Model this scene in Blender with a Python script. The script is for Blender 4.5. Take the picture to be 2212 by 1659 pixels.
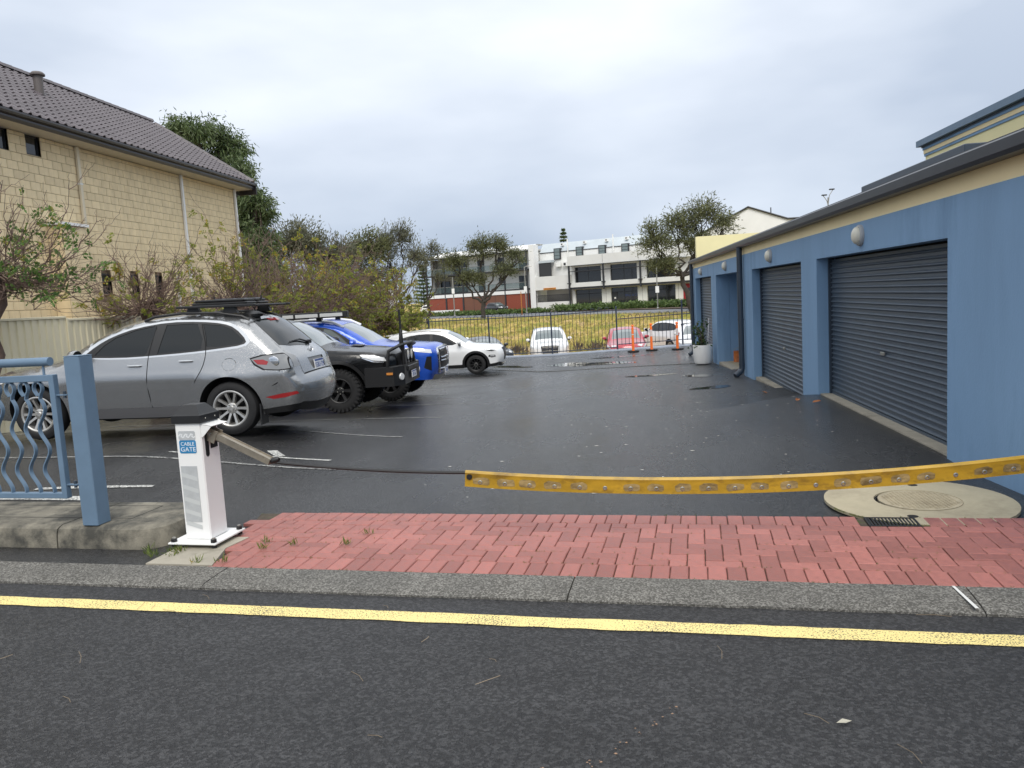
import bpy, bmesh, math, random
import numpy as np
from mathutils import Vector, Matrix
from mathutils.geometry import delaunay_2d_cdt
R_ = math.radians
for o in list(bpy.data.objects): bpy.data.objects.remove(o)
SC = bpy.context.scene; COL = SC.collection
# ---------------------------------------------------------------- camera
EYE = 1.6
cam = bpy.data.cameras.new('camera'); camo = bpy.data.objects.new('camera', cam); COL.objects.link(camo)
cam.sensor_width = 36; cam.lens = 1700 / 2212 * 36; cam.clip_start = .05; cam.clip_end = 20000
camo.matrix_world = Matrix(((0.99069, 0.04303, 0.12915, 0), (0.12350, 0.11509, -0.98565, 0), (-0.05728, 0.99242, 0.10870, EYE), (0, 0, 0, 1)))
SC.camera = camo
# ---------------------------------------------------------------- sky, sun, exposure
W = bpy.data.worlds.new('World'); SC.world = W; W.use_nodes = True
nt = W.node_tree; nt.nodes.clear()
def WN(t, **k):
    n = nt.nodes.new(t)
    for a, b in k.items(): setattr(n, a, b)
    return n
SUN_EL, SUN_AZ = R_(50), R_(170)
wo = WN('ShaderNodeOutputWorld'); bg = WN('ShaderNodeBackground'); bg2 = WN('ShaderNodeBackground'); add = WN('ShaderNodeMixShader')
sky = WN('ShaderNodeTexSky', sky_type='NISHITA', sun_disc=False, sun_elevation=SUN_EL, sun_rotation=SUN_AZ)
bg.inputs[1].default_value = .05
nt.links.new(sky.outputs[0], bg.inputs[0])
# the overcast layer: soft cloud sheets in world directions
tc = WN('ShaderNodeTexCoord'); mp = WN('ShaderNodeMapping'); mp.inputs['Scale'].default_value = (1.2, 1.2, 3.4)
nz = WN('ShaderNodeTexNoise'); nz.inputs['Scale'].default_value = 1.6; nz.inputs['Detail'].default_value = 5; nz.inputs['Roughness'].default_value = .45
mp.inputs['Location'].default_value = (.35, .2, .1)
cr = WN('ShaderNodeValToRGB')
cr.color_ramp.elements[0].position = .36; cr.color_ramp.elements[0].color = (.73, .785, .865, 1)
cr.color_ramp.elements[1].position = .66; cr.color_ramp.elements[1].color = (1.20, 1.205, 1.21, 1)
nt.links.new(tc.outputs['Generated'], mp.inputs[0]); nt.links.new(mp.outputs[0], nz.inputs[0]); nt.links.new(nz.outputs[0], cr.inputs[0])
# an overcast dome brightens evenly from the horizon to the zenith
sx = WN('ShaderNodeSeparateXYZ'); nt.links.new(tc.outputs['Generated'], sx.inputs[0])
dr = WN('ShaderNodeValToRGB'); e = dr.color_ramp.elements; e[0].position = 0; e[0].color = (.40, .445, .51, 1); e[1].position = 1; e[1].color = (.95, .95, .94, 1)
q = e.new(.22); q.color = (.53, .565, .62, 1); q = e.new(.45); q.color = (.72, .74, .765, 1)
nt.links.new(sx.outputs[2], dr.inputs[0])
ml = WN('ShaderNodeMix', data_type='RGBA', blend_type='MULTIPLY'); ml.inputs[0].default_value = 1
nt.links.new(cr.outputs[0], ml.inputs[6]); nt.links.new(dr.outputs[0], ml.inputs[7]); nt.links.new(ml.outputs[2], bg2.inputs[0]); bg2.inputs[1].default_value = .88
sky.air_density = .7; sky.dust_density = .2; sky.ozone_density = 1
add.inputs[0].default_value = .93; nt.links.new(bg.outputs[0], add.inputs[1]); nt.links.new(bg2.outputs[0], add.inputs[2]); nt.links.new(add.outputs[0], wo.inputs[0])
sun = bpy.data.lights.new('sun', 'SUN'); sun.energy = 1.35; sun.angle = R_(30); sun.color = (1, .95, .87)
suno = bpy.data.objects.new('sun', sun); COL.objects.link(suno)
suno.rotation_euler = Vector((-math.sin(SUN_AZ) * math.cos(SUN_EL), -math.cos(SUN_AZ) * math.cos(SUN_EL), -math.sin(SUN_EL))).to_track_quat('-Z', 'Y').to_euler()
vs = SC.view_settings; vs.view_transform = 'Standard'; vs.look = 'None'; vs.exposure = .8; vs.gamma = 1; vs.use_curve_mapping = False
SC.cycles.max_bounces = 6; SC.cycles.transparent_max_bounces = 8
rnd = random.Random(7)
# ---------------------------------------------------------------- helpers
def tag(o, label=None, cat=None, group=None, kind=None):
    if label: o['label'] = label
    if cat: o['category'] = cat
    if group: o['group'] = group
    if kind: o['kind'] = kind
    return o
def empty(name, loc=(0, 0, 0), rz=0, label=None, cat=None, group=None):
    o = bpy.data.objects.new(name, None); COL.objects.link(o); o.location = loc; o.rotation_euler = (0, 0, rz)
    o.empty_display_size = .1
    return tag(o, label, cat, group)
def link(name, me, m=None, parent=None, loc=None, rz=None):
    o = bpy.data.objects.new(name, me); COL.objects.link(o)
    if m is not None and not me.materials: me.materials.append(m)
    if parent: o.parent = parent
    if loc is not None: o.location = loc
    if rz is not None: o.rotation_euler = (0, 0, rz)
    return o
def copy_tree(o, parent=None):
    c = o.copy(); COL.objects.link(c); c.parent = parent
    for ch in o.children: copy_tree(ch, c)
    return c
class MB:
    def __init__(s): s.v = []; s.f = []
    def add(s, vs, fs):
        n = len(s.v); s.v += [tuple(p) for p in vs]; s.f += [tuple(i + n for i in q) for q in fs]; return s
    def box(s, x0, x1, y0, y1, z0, z1):
        return s.add([(x0, y0, z0), (x1, y0, z0), (x1, y1, z0), (x0, y1, z0), (x0, y0, z1), (x1, y0, z1), (x1, y1, z1), (x0, y1, z1)],
                     [(0, 3, 2, 1), (4, 5, 6, 7), (0, 1, 5, 4), (1, 2, 6, 5), (2, 3, 7, 6), (3, 0, 4, 7)])
    def obox(s, M, sx, sy, sz):
        c = [(-sx, -sy, -sz), (sx, -sy, -sz), (sx, sy, -sz), (-sx, sy, -sz), (-sx, -sy, sz), (sx, -sy, sz), (sx, sy, sz), (-sx, sy, sz)]
        return s.add([M @ Vector(p) for p in c], [(0, 3, 2, 1), (4, 5, 6, 7), (0, 1, 5, 4), (1, 2, 6, 5), (2, 3, 7, 6), (3, 0, 4, 7)])
    def bbox(s, x0, x1, y0, y1, z0, z1, b):            # box with chamfered edges
        vs = []
        for z, i in ((z0, b), (z0 + b, 0), (z1 - b, 0), (z1, b)):
            c = b if i == 0 else b
            e = i
            vs += [(x0 + e + c, y0 + e, z), (x1 - e - c, y0 + e, z), (x1 - e, y0 + e + c, z), (x1 - e, y1 - e - c, z), (x1 - e - c, y1 - e, z), (x0 + e + c, y1 - e, z), (x0 + e, y1 - e - c, z), (x0 + e, y0 + e + c, z)]
        fs = [tuple(range(7, -1, -1)), tuple(range(24, 32))]
        for k in range(3):
            for i in range(8): fs.append((k * 8 + i, k * 8 + (i + 1) % 8, k * 8 + 8 + (i + 1) % 8, k * 8 + 8 + i))
        return s.add(vs, fs)
    def prism(s, pts, z0, z1):
        n = len(pts)
        return s.add([(p[0], p[1], z0) for p in pts] + [(p[0], p[1], z1) for p in pts],
                     [tuple(range(n - 1, -1, -1)), tuple(range(n, 2 * n))] + [(i, (i + 1) % n, n + (i + 1) % n, n + i) for i in range(n)])
    def prismM(s, pts, d0, d1, M):                      # profile in local xy, extruded local z, then moved by M
        n = len(pts)
        return s.add([M @ Vector((p[0], p[1], d0)) for p in pts] + [M @ Vector((p[0], p[1], d1)) for p in pts],
                     [tuple(range(n - 1, -1, -1)), tuple(range(n, 2 * n))] + [(i, (i + 1) % n, n + (i + 1) % n, n + i) for i in range(n)])
    def tube(s, pts, r, n=8, caps=True):
        pts = [Vector(p) for p in pts]; k = len(pts)
        rs = r if isinstance(r, (list, tuple)) else [r] * k
        t0 = (pts[1] - pts[0]).normalized()
        up = Vector((0, 0, 1)) if abs(t0.z) < .9 else Vector((1, 0, 0))
        a = t0.cross(up).normalized(); b0 = len(s.v); vs = []
        for i in range(k):
            if i == 0: t = pts[1] - pts[0]
            elif i == k - 1: t = pts[-1] - pts[-2]
            else: t = (pts[i + 1] - pts[i]).normalized() + (pts[i] - pts[i - 1]).normalized()
            t.normalize(); a = (a - t * a.dot(t))
            if a.length < 1e-6: a = t.orthogonal()
            a.normalize(); c = t.cross(a)
            for j in range(n):
                q = 2 * math.pi * j / n; vs.append(pts[i] + (a * math.cos(q) + c * math.sin(q)) * rs[i])
        fs = [(i * n + j, i * n + (j + 1) % n, (i + 1) * n + (j + 1) % n, (i + 1) * n + j) for i in range(k - 1) for j in range(n)]
        if caps: fs += [tuple(range(n - 1, -1, -1)), tuple(range((k - 1) * n, k * n))]
        return s.add(vs, fs)
    def ribbon(s, pts, nrm, w, t):                      # flat bar: pts in order, broad side across nrm
        pts = [Vector(p) for p in pts]; nrm = Vector(nrm).normalized(); k = len(pts); vs = []
        for i in range(k):
            tt = (pts[min(i + 1, k - 1)] - pts[max(i - 1, 0)]).normalized(); c = tt.cross(nrm).normalized()
            for aa, bb in ((-1, -1), (1, -1), (1, 1), (-1, 1)): vs.append(pts[i] + nrm * (w / 2 * aa) + c * (t / 2 * bb))
        fs = [(i * 4 + j, i * 4 + (j + 1) % 4, i * 4 + 4 + (j + 1) % 4, i * 4 + 4 + j) for i in range(k - 1) for j in range(4)]
        return s.add(vs, fs + [(3, 2, 1, 0), tuple(range(k * 4 - 4, k * 4))])
    def lathe(s, prof, n=24, M=Matrix(), cap0=False, cap1=False):     # prof (r, z) round local z
        vs = [M @ Vector((r * math.cos(2 * math.pi * j / n), r * math.sin(2 * math.pi * j / n), z)) for r, z in prof for j in range(n)]
        k = len(prof)
        fs = [(i * n + j, i * n + (j + 1) % n, (i + 1) * n + (j + 1) % n, (i + 1) * n + j) for i in range(k - 1) for j in range(n)]
        if cap0: fs.append(tuple(range(n - 1, -1, -1)))
        if cap1: fs.append(tuple(range((k - 1) * n, k * n)))
        return s.add(vs, fs)
    def mesh(s, name, m=None, smooth=False):
        me = bpy.data.meshes.new(name); me.from_pydata(s.v, [], s.f); 
        if smooth: 
            me.shade_smooth()
            if smooth != 'full': me.set_sharp_from_angle(angle=R_(38))
        if m: me.materials.append(m)
        me.update(); return me
    def build(s, name, m, parent=None, smooth=False, loc=None, rz=None):
        return link(name, s.mesh(name, m, smooth), None, parent, loc, rz)
def qmesh(name, V, F, m, smooth=False):                 # numpy quads / tris
    me = bpy.data.meshes.new(name); V = np.asarray(V, np.float32); F = np.asarray(F, np.int32)
    k = F.shape[1]; me.vertices.add(len(V)); me.vertices.foreach_set('co', V.ravel())
    me.loops.add(F.size); me.loops.foreach_set('vertex_index', F.ravel())
    me.polygons.add(len(F)); me.polygons.foreach_set('loop_start', np.arange(0, F.size, k, dtype=np.int32))
    me.update(calc_edges=True); me.validate()
    if smooth: me.shade_smooth()
    if m: me.materials.append(m)
    return me
def text_mesh(name, txt, size, M, m, parent=None, ext=.002, ax='CENTER', space=1.0, sx=1.0):
    cu = bpy.data.curves.new(name, 'FONT'); cu.body = txt; cu.size = size; cu.extrude = ext; cu.align_x = ax; cu.align_y = 'CENTER'; cu.space_character = space
    cu.resolution_u = 3
    o = bpy.data.objects.new('tmp', cu); COL.objects.link(o)
    dg = bpy.context.evaluated_depsgraph_get(); me = bpy.data.meshes.new_from_object(o.evaluated_get(dg))
    bpy.data.objects.remove(o); bpy.data.curves.remove(cu)
    me.transform(Matrix.Scale(sx, 4, (1, 0, 0))); me.transform(M); me.materials.clear(); me.materials.append(m); me.name = name
    return link(name, me, None, parent)
# ---------------------------------------------------------------- materials
def mat(name, col, rough=.6, metal=0., var=0., vscale=3., bump=0., bscale=60., spec=.5, coat=0., dirt=None, emit=None, vdet=6, stretch=(1, 1, 1), rvar=0., bdist=.01):
    m = bpy.data.materials.new(name); m.use_nodes = True; t = m.node_tree; b = t.nodes['Principled BSDF']
    b.inputs['Base Color'].default_value = (*col, 1); b.inputs['Roughness'].default_value = rough; b.inputs['Metallic'].default_value = metal
    b.inputs['Specular IOR Level'].default_value = spec
    if coat: b.inputs['Coat Weight'].default_value = coat; b.inputs['Coat Roughness'].default_value = .04
    N = t.nodes.new; L = t.links.new
    if var or bump or dirt or rvar:
        tc = N('ShaderNodeTexCoord'); mp = N('ShaderNodeMapping'); mp.inputs['Scale'].default_value = stretch; L(tc.outputs['Object'], mp.inputs[0])
    last = None
    if var:
        n = N('ShaderNodeTexNoise'); n.inputs['Scale'].default_value = vscale; n.inputs['Detail'].default_value = vdet; n.inputs['Roughness'].default_value = .62; L(mp.outputs[0], n.inputs[0])
        r = N('ShaderNodeMapRange'); r.inputs[1].default_value = .3; r.inputs[2].default_value = .7; r.inputs[3].default_value = 1 - var; r.inputs[4].default_value = 1 + var; L(n.outputs[0], r.inputs[0])
        x = N('ShaderNodeMix'); x.data_type = 'RGBA'; x.blend_type = 'MULTIPLY'; x.inputs[0].default_value = 1; x.inputs[6].default_value = (*col, 1)
        cb = N('ShaderNodeCombineColor'); [L(r.outputs[0], cb.inputs[i]) for i in range(3)]; L(cb.outputs[0], x.inputs[7]); last = x.outputs[2]
        if rvar:
            q = N('ShaderNodeMapRange'); q.inputs[1].default_value = .3; q.inputs[2].default_value = .7; q.inputs[3].default_value = max(.02, rough - rvar); q.inputs[4].default_value = rough + rvar
            L(n.outputs[0], q.inputs[0]); L(q.outputs[0], b.inputs['Roughness'])
    if dirt:                                            # (colour, scale, threshold, softness)
        n = N('ShaderNodeTexNoise'); n.inputs['Scale'].default_value = dirt[1]; n.inputs['Detail'].default_value = 9; n.inputs['Roughness'].default_value = .68; L(mp.outputs[0], n.inputs[0])
        r = N('ShaderNodeMapRange'); r.inputs[1].default_value = dirt[2]; r.inputs[2].default_value = dirt[2] + dirt[3]; L(n.outputs[0], r.inputs[0])
        x = N('ShaderNodeMix'); x.data_type = 'RGBA'; L(r.outputs[0], x.inputs[0]); x.inputs[6].default_value = (*col, 1); x.inputs[7].default_value = (*dirt[0], 1)
        if last: L(last, x.inputs[6])
        last = x.outputs[2]
    if last: L(last, b.inputs['Base Color'])
    if bump:
        n = N('ShaderNodeTexNoise'); n.inputs['Scale'].default_value = bscale; n.inputs['Detail'].default_value = 4; L(mp.outputs[0], n.inputs[0])
        bp = N('ShaderNodeBump'); bp.inputs['Strength'].default_value = bump; bp.inputs['Distance'].default_value = bdist; L(n.outputs[0], bp.inputs['Height']); L(bp.outputs[0], b.inputs['Normal'])
    if emit: b.inputs['Emission Color'].default_value = (*emit, 1); b.inputs['Emission Strength'].default_value = 1
    return m
def jitter_mat(name, col, jit, rough=.7, hue=0., **k):   # colour differs a little from piece to piece
    m = mat(name, col, rough, **k); t = m.node_tree; b = t.nodes['Principled BSDF']; N = t.nodes.new; L = t.links.new
    oi = N('ShaderNodeObjectInfo'); r = N('ShaderNodeMapRange'); r.inputs[3].default_value = 1 - jit; r.inputs[4].default_value = 1 + jit; L(oi.outputs['Random'], r.inputs[0])
    h = N('ShaderNodeHueSaturation'); L(r.outputs[0], h.inputs['Value'])
    src = b.inputs['Base Color'].links[0].from_socket if b.inputs['Base Color'].links else None
    if src: L(src, h.inputs['Color'])
    else: h.inputs['Color'].default_value = (*col, 1)
    L(h.outputs[0], b.inputs['Base Color']); return m
def asphalt(name, base, agg, rough0, rough1, wet_scale, bump, patch=.25, fine=170., stretch=(1, 1, 1), spec=.5):
    m = bpy.data.materials.new(name); m.use_nodes = True; t = m.node_tree; b = t.nodes['Principled BSDF']; N = t.nodes.new; L = t.links.new
    tc = N('ShaderNodeTexCoord'); mp = N('ShaderNodeMapping'); mp.inputs['Scale'].default_value = stretch; L(tc.outputs['Object'], mp.inputs[0]); b.inputs['Specular IOR Level'].default_value = spec
    def noise(sc, det, ro=.6):
        n = N('ShaderNodeTexNoise'); n.inputs['Scale'].default_value = sc; n.inputs['Detail'].default_value = det; n.inputs['Roughness'].default_value = ro; L(mp.outputs[0], n.inputs[0]); return n
    def rng(src, a, bb, c, d):
        r = N('ShaderNodeMapRange'); r.inputs[1].default_value = a; r.inputs[2].default_value = bb; r.inputs[3].default_value = c; r.inputs[4].default_value = d; L(src, r.inputs[0]); return r.outputs[0]
    vo = N('ShaderNodeTexVoronoi'); vo.inputs['Scale'].default_value = fine; L(tc.outputs['Object'], vo.inputs[0])
    v2 = N('ShaderNodeTexVoronoi'); v2.inputs['Scale'].default_value = fine * .42; L(tc.outputs['Object'], v2.inputs[0])
    big = noise(wet_scale, 7, .6); mid = noise(3.1, 6)
    mx = N('ShaderNodeMix'); mx.data_type = 'RGBA'; mx.inputs[6].default_value = (*base, 1); mx.inputs[7].default_value = (*agg, 1)
    sep = N('ShaderNodeSeparateColor'); L(v2.outputs['Color'], sep.inputs[0]); L(rng(sep.outputs[0], .35, 1, 0, 1), mx.inputs[0])
    mul = N('ShaderNodeMix'); mul.data_type = 'RGBA'; mul.blend_type = 'MULTIPLY'; mul.inputs[0].default_value = 1; L(mx.outputs[2], mul.inputs[6])
    v = rng(big.outputs[0], .3, .7, 1 - patch, 1 + patch); v2_ = rng(mid.outputs[0], .3, .7, .86, 1.14)
    mm = N('ShaderNodeMath'); mm.operation = 'MULTIPLY'; L(v, mm.inputs[0]); L(v2_, mm.inputs[1])
    cb = N('ShaderNodeCombineColor'); [L(mm.outputs[0], cb.inputs[i]) for i in range(3)]; L(cb.outputs[0], mul.inputs[7]); L(mul.outputs[2], b.inputs['Base Color'])
    L(rng(big.outputs[0], .36, .64, rough0, rough1), b.inputs['Roughness'])
    bp = N('ShaderNodeBump'); bp.inputs['Strength'].default_value = bump; bp.inputs['Distance'].default_value = .012
    ad = N('ShaderNodeMath'); ad.operation = 'ADD'; L(vo.outputs['Distance'], ad.inputs[0]); L(v2.outputs['Distance'], ad.inputs[1]); L(ad.outputs[0], bp.inputs['Height']); L(bp.outputs[0], b.inputs['Normal'])
    return m
def worn_paint(name, col, wear=.5, fine=95., rough=.6):     # road paint worn through between the stones
    m = mat(name, col, rough); t = m.node_tree; b = t.nodes['Principled BSDF']; N = t.nodes.new; L = t.links.new
    tc = N('ShaderNodeTexCoord'); n = N('ShaderNodeTexNoise'); n.inputs['Scale'].default_value = fine; n.inputs['Detail'].default_value = 3; L(tc.outputs['Object'], n.inputs[0])
    n2 = N('ShaderNodeTexNoise'); n2.inputs['Scale'].default_value = 2.2; n2.inputs['Detail'].default_value = 5; L(tc.outputs['Object'], n2.inputs[0])
    a = N('ShaderNodeMath'); a.operation = 'MULTIPLY_ADD'; L(n2.outputs[0], a.inputs[0]); a.inputs[1].default_value = .28; L(n.outputs[0], a.inputs[2])
    r = N('ShaderNodeMapRange'); r.inputs[1].default_value = wear + .14; r.inputs[2].default_value = wear + .22; L(a.outputs[0], r.inputs[0])
    x = N('ShaderNodeMix'); x.data_type = 'RGBA'; L(r.outputs[0], x.inputs[0]); x.inputs[6].default_value = (*col, 1); x.inputs[7].default_value = (.045, .045, .048, 1); L(x.outputs[2], b.inputs['Base Color'])
    return m
M = {}
M['road'] = asphalt('road_asphalt', (.033, .033, .035), (.086, .086, .089), .42, .62, .55, .9, .12, 190, (.35, 1, 1), .4)
M['lot'] = asphalt('wet_asphalt', (.013, .013, .0135), (.044, .044, .045), .14, .40, .42, .45, .35, 170, (1, .32, 1), .6)
M['kerb'] = asphalt('weathered_kerb', (.085, .08, .07), (.27, .26, .235), .6, .85, 1.2, .5, .2, 300)
M['conc'] = mat('pale_concrete', (.34, .31, .25), .8, var=.16, vscale=4, bump=.3, bscale=90, dirt=((.16, .15, .115), 2.2, .52, .18))
M['isl'] = mat('stained_concrete', (.23, .21, .165), .85, var=.22, vscale=5, bump=.5, bscale=120, dirt=((.055, .053, .045), 2.0, .42, .16))
M['white'] = mat('white_powdercoat', (.80, .80, .79), .35, var=.03, vscale=2, dirt=((.60, .58, .54), 3, .60, .2))
M['blackp'] = mat('black_plastic', (.011, .011, .012), .45, bump=.1, bscale=300)
M['rubber'] = mat('tyre_rubber', (.011, .011, .012), .78, bump=.2, bscale=120, var=.2, vscale=9)
M['bluesteel'] = mat('blue_painted_steel', (.125, .195, .28), .5, var=.08, vscale=6, dirt=((.06, .11, .18), 25, .70, .05))
M['bluewall'] = mat('blue_render', (.215, .36, .55), .74, var=.09, vscale=1.3, bump=.25, bscale=130, dirt=((.155, .27, .425), 1.3, .50, .2), stretch=(1, 1, .22))
M['cream'] = mat('cream_render', (.93, .77, .45), .72, var=.04, vscale=2, bump=.1, bscale=150)
M['yell'] = mat('pale_yellow_render', (.86, .78, .44), .72, var=.04, vscale=1)
M['navy'] = mat('dark_blue_metal', (.035, .05, .072), .42, var=.1, vscale=4)
M['gutter'] = mat('charcoal_gutter', (.032, .034, .042), .35, var=.15, vscale=3)
M['shut'] = mat('steel_blue_shutter', (.062, .085, .115), .42, var=.10, vscale=2.5, dirt=((.13, .15, .17), 5, .66, .12), stretch=(1, .5, 3))
M['steel'] = mat('galvanised_steel', (.36, .35, .32), .42, .75, var=.15, vscale=10)
M['stain'] = mat('weathered_stainless', (.33, .29, .23), .4, .7, var=.22, vscale=14, dirt=((.16, .12, .08), 9, .6, .15))
M['paintw'] = mat('white_line_paint', (.66, .66, .64), .6, var=.1, vscale=30)
M['chrome'] = mat('chrome', (.75, .75, .76), .1, 1.)
M['alloy'] = mat('alloy_silver', (.50, .49, .47), .34, .75, var=.08, vscale=20)
M['dark'] = mat('dark_void', (.008, .008, .009), .9)
M['glassT'] = mat('tinted_car_glass', (.010, .012, .013), .05, spec=.45, bump=.05, bscale=90)
M['glassC'] = mat('sky_sheen_windscreen', (.12, .15, .155), .05, spec=1.0, coat=1.)  # pale grey base colour stands in for sky reflected in the windscreens
M['glassB'] = mat('dark_window_glass', (.016, .018, .020), .06, spec=.7)
M['red_lens'] = mat('red_lens', (.30, .012, .014), .12, coat=.6)
M['clear_lens'] = mat('clear_lens', (.62, .63, .64), .12, spec=.8, coat=.8)
M['plate'] = mat('plate_white', (.78, .79, .80), .4); M['plateblue'] = mat('plate_blue', (.02, .07, .28), .4)
M['orange'] = mat('orange_lens', (.55, .22, .05), .2)
# ground height of the sloping yard
def sstep(a, b, x):
    t = min(1, max(0, (x - a) / (b - a))); return t * t * (3 - 2 * t)
def gz(x, y):
    zl = 0 if y < 5.8 else max(.29 - .05 * y, -1.085)
    zr = 0 if y < 5.1 else -.0322 * (min(y, 33) - 5.1)
    t = min(1, max(0, (x + 2.7) / 6.1)); z = zl + (zr - zl) * t
    b = .20 * sstep(0, 3.0, -2.7 - x) * sstep(6, 8.5, y) * (1 - sstep(10.6, 14, y))
    r = sstep(1.0, 2.75, x) * sstep(6.6, 7.6, y) * (1 - sstep(11.8, 12.15, y))
    return (z + b) * (1 - r) + (-.034 if z < -.034 else z) * r
# ================================================================ GROUND
SA = -math.atan2(.105, .9945); E1 = Vector((math.cos(SA), math.sin(SA), 0)); E2 = Vector((-math.sin(SA), math.cos(SA), 0))
def st(p, q, z=0.): v = E1 * p + E2 * q; return (v.x, v.y, z)
SM = Matrix.Rotation(SA, 4, 'Z')
def sheet(name, pts, m, kind='structure', parent=None):
    o = link(name, MB().add(pts, [tuple(range(len(pts)))]).mesh(name, m), None, parent)
    return tag(o, kind=kind) if not parent else o
# terrain to the horizon: low car park, grass bank, flat beyond
def tz(x, y):
    if y < 37: return -2.35
    if y < 46: return -1.9
    k = -1.9 + 1.0 * sstep(46, 80 - .25 * x, y)
    w = sstep(46, 54, y) * (1 - sstep(72, 84, y))
    return k + w * (.22 * math.sin(x * .33 + y * .21) + .14 * math.sin(x * .71 - y * .4 + 1.3) + .3 * sstep(-6, -16, x) * 0)
xs = [-6000, -1200, -300, -120, -70] + [-50 + 1.2 * i for i in range(74)] + [45, 70, 120, 300, 1200, 6000]
ys = [-60, 36.9, 37.0] + [38 + .9 * i for i in range(62)] + [97, 105, 120, 140, 170, 260, 600, 2000, 8000]
V = [(x, y, tz(x, y)) for y in ys for x in xs]; nx = len(xs)
Fq = [(j * nx + i, j * nx + i + 1, (j + 1) * nx + i + 1, (j + 1) * nx + i) for j in range(len(ys) - 1) for i in range(nx - 1)]
m = bpy.data.materials.new('dry_grass_bank'); m.use_nodes = True; t = m.node_tree; b = t.nodes['Principled BSDF']; b.inputs['Roughness'].default_value = .95; b.inputs['Specular IOR Level'].default_value = .1
tc = t.nodes.new('ShaderNodeTexCoord'); mpn = t.nodes.new('ShaderNodeMapping'); mpn.inputs['Scale'].default_value = (1, .32, 1); t.links.new(tc.outputs['Object'], mpn.inputs[0])
def tn(sc, det=6):
    n = t.nodes.new('ShaderNodeTexNoise'); n.inputs['Scale'].default_value = sc; n.inputs['Detail'].default_value = det; n.inputs['Roughness'].default_value = .65; t.links.new(mpn.outputs[0], n.inputs[0]); return n.outputs[0]
def ramp(src, els):
    r = t.nodes.new('ShaderNodeValToRGB'); e = r.color_ramp.elements
    while len(e) < len(els): e.new(.5)
    for k, (p, c) in enumerate(els): e[k].position = p; e[k].color = (*c, 1)
    t.links.new(src, r.inputs[0]); return r.outputs[0]
g1 = ramp(tn(.42), [(.34, (.17, .20, .04)), (.45, (.29, .28, .065)), (.54, (.46, .34, .11)), (.66, (.50, .36, .21))])
g2 = ramp(tn(3.2), [(.3, (.55, .55, .55)), (.7, (1.3, 1.3, 1.3))])
mx = t.nodes.new('ShaderNodeMix'); mx.data_type = 'RGBA'; mx.blend_type = 'MULTIPLY'; mx.inputs[0].default_value = 1; t.links.new(g1, mx.inputs[6]); t.links.new(g2, mx.inputs[7])
sp = t.nodes.new('ShaderNodeSeparateXYZ'); t.links.new(tc.outputs['Object'], sp.inputs[0])
ad = t.nodes.new('ShaderNodeMath'); ad.operation = 'MULTIPLY_ADD'; t.links.new(tn(.25), ad.inputs[0]); ad.inputs[1].default_value = 26; t.links.new(sp.outputs[1], ad.inputs[2])
mr = t.nodes.new('ShaderNodeMapRange'); mr.inputs[1].default_value = 61; mr.inputs[2].default_value = 65; t.links.new(ad.outputs[0], mr.inputs[0])
sand = ramp(tn(1.6), [(.35, (.42, .31, .18)), (.6, (.62, .49, .32))])
mx2 = t.nodes.new('ShaderNodeMix'); mx2.data_type = 'RGBA'; t.links.new(mr.outputs[0], mx2.inputs[0]); t.links.new(sand, mx2.inputs[6]); t.links.new(mx.outputs[2], mx2.inputs[7]); t.links.new(mx2.outputs[2], b.inputs['Base Color'])
bp = t.nodes.new('ShaderNodeBump'); bp.inputs['Strength'].default_value = .8; bp.inputs['Distance'].default_value = .15; t.links.new(tn(5, 3), bp.inputs['Height']); t.links.new(bp.outputs[0], b.inputs['Normal'])
M['bank'] = m
tag(link('ground', qmesh('ground', V, Fq, m, True)), kind='structure')
# the street, its yellow edge line, the yard
sheet('road', [st(-70, -40, -.02), st(60, -40, -.02), st(60, 3.97, -.02), st(-70, 3.97, -.02)], M['road'])
mb = MB(); yr = random.Random(3)
n = 260; P0 = []; P1 = []
for i in range(n + 1):
    p = -16 + 26 * i / n; P0.append(st(p, 3.635 + yr.uniform(-.005, .005), -.0155)); P1.append(st(p, 3.755 + yr.uniform(-.005, .005), -.0155))
mb.add(P0 + P1, [(i, i + 1, n + 2 + i, n + 1 + i) for i in range(n)])
M['yline'] = worn_paint('worn_yellow_paint', (.80, .65, .26), .55, 120)
tag(mb.build('edge_line', M['yline']), kind='structure')
gx = [-40, -28, -20, -16, -13] + [-11.5 + .25 * i for i in range(59)] + [4.5, 6, 9, 14]
gv = [0, .3, .6, .9, 1.1, 1.3, 1.6, 2] + [2.2 + .2 * i for i in range(40)] + [10.5 + .5 * i for i in range(47)]
V = []
for v in gv:
    for x in gx:
        y0 = (4.28 - .105 * x) / .9945; y = min(y0 + v, 36.6); V.append((x, y, gz(x, y) - .012))
nx = len(gx); tag(link('parking_yard', qmesh('parking_yard', V, [(j * nx + i, j * nx + i + 1, (j + 1) * nx + i + 1, (j + 1) * nx + i) for j in range(len(gv) - 1) for i in range(nx - 1)], M['lot'], True)), kind='structure')
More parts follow.
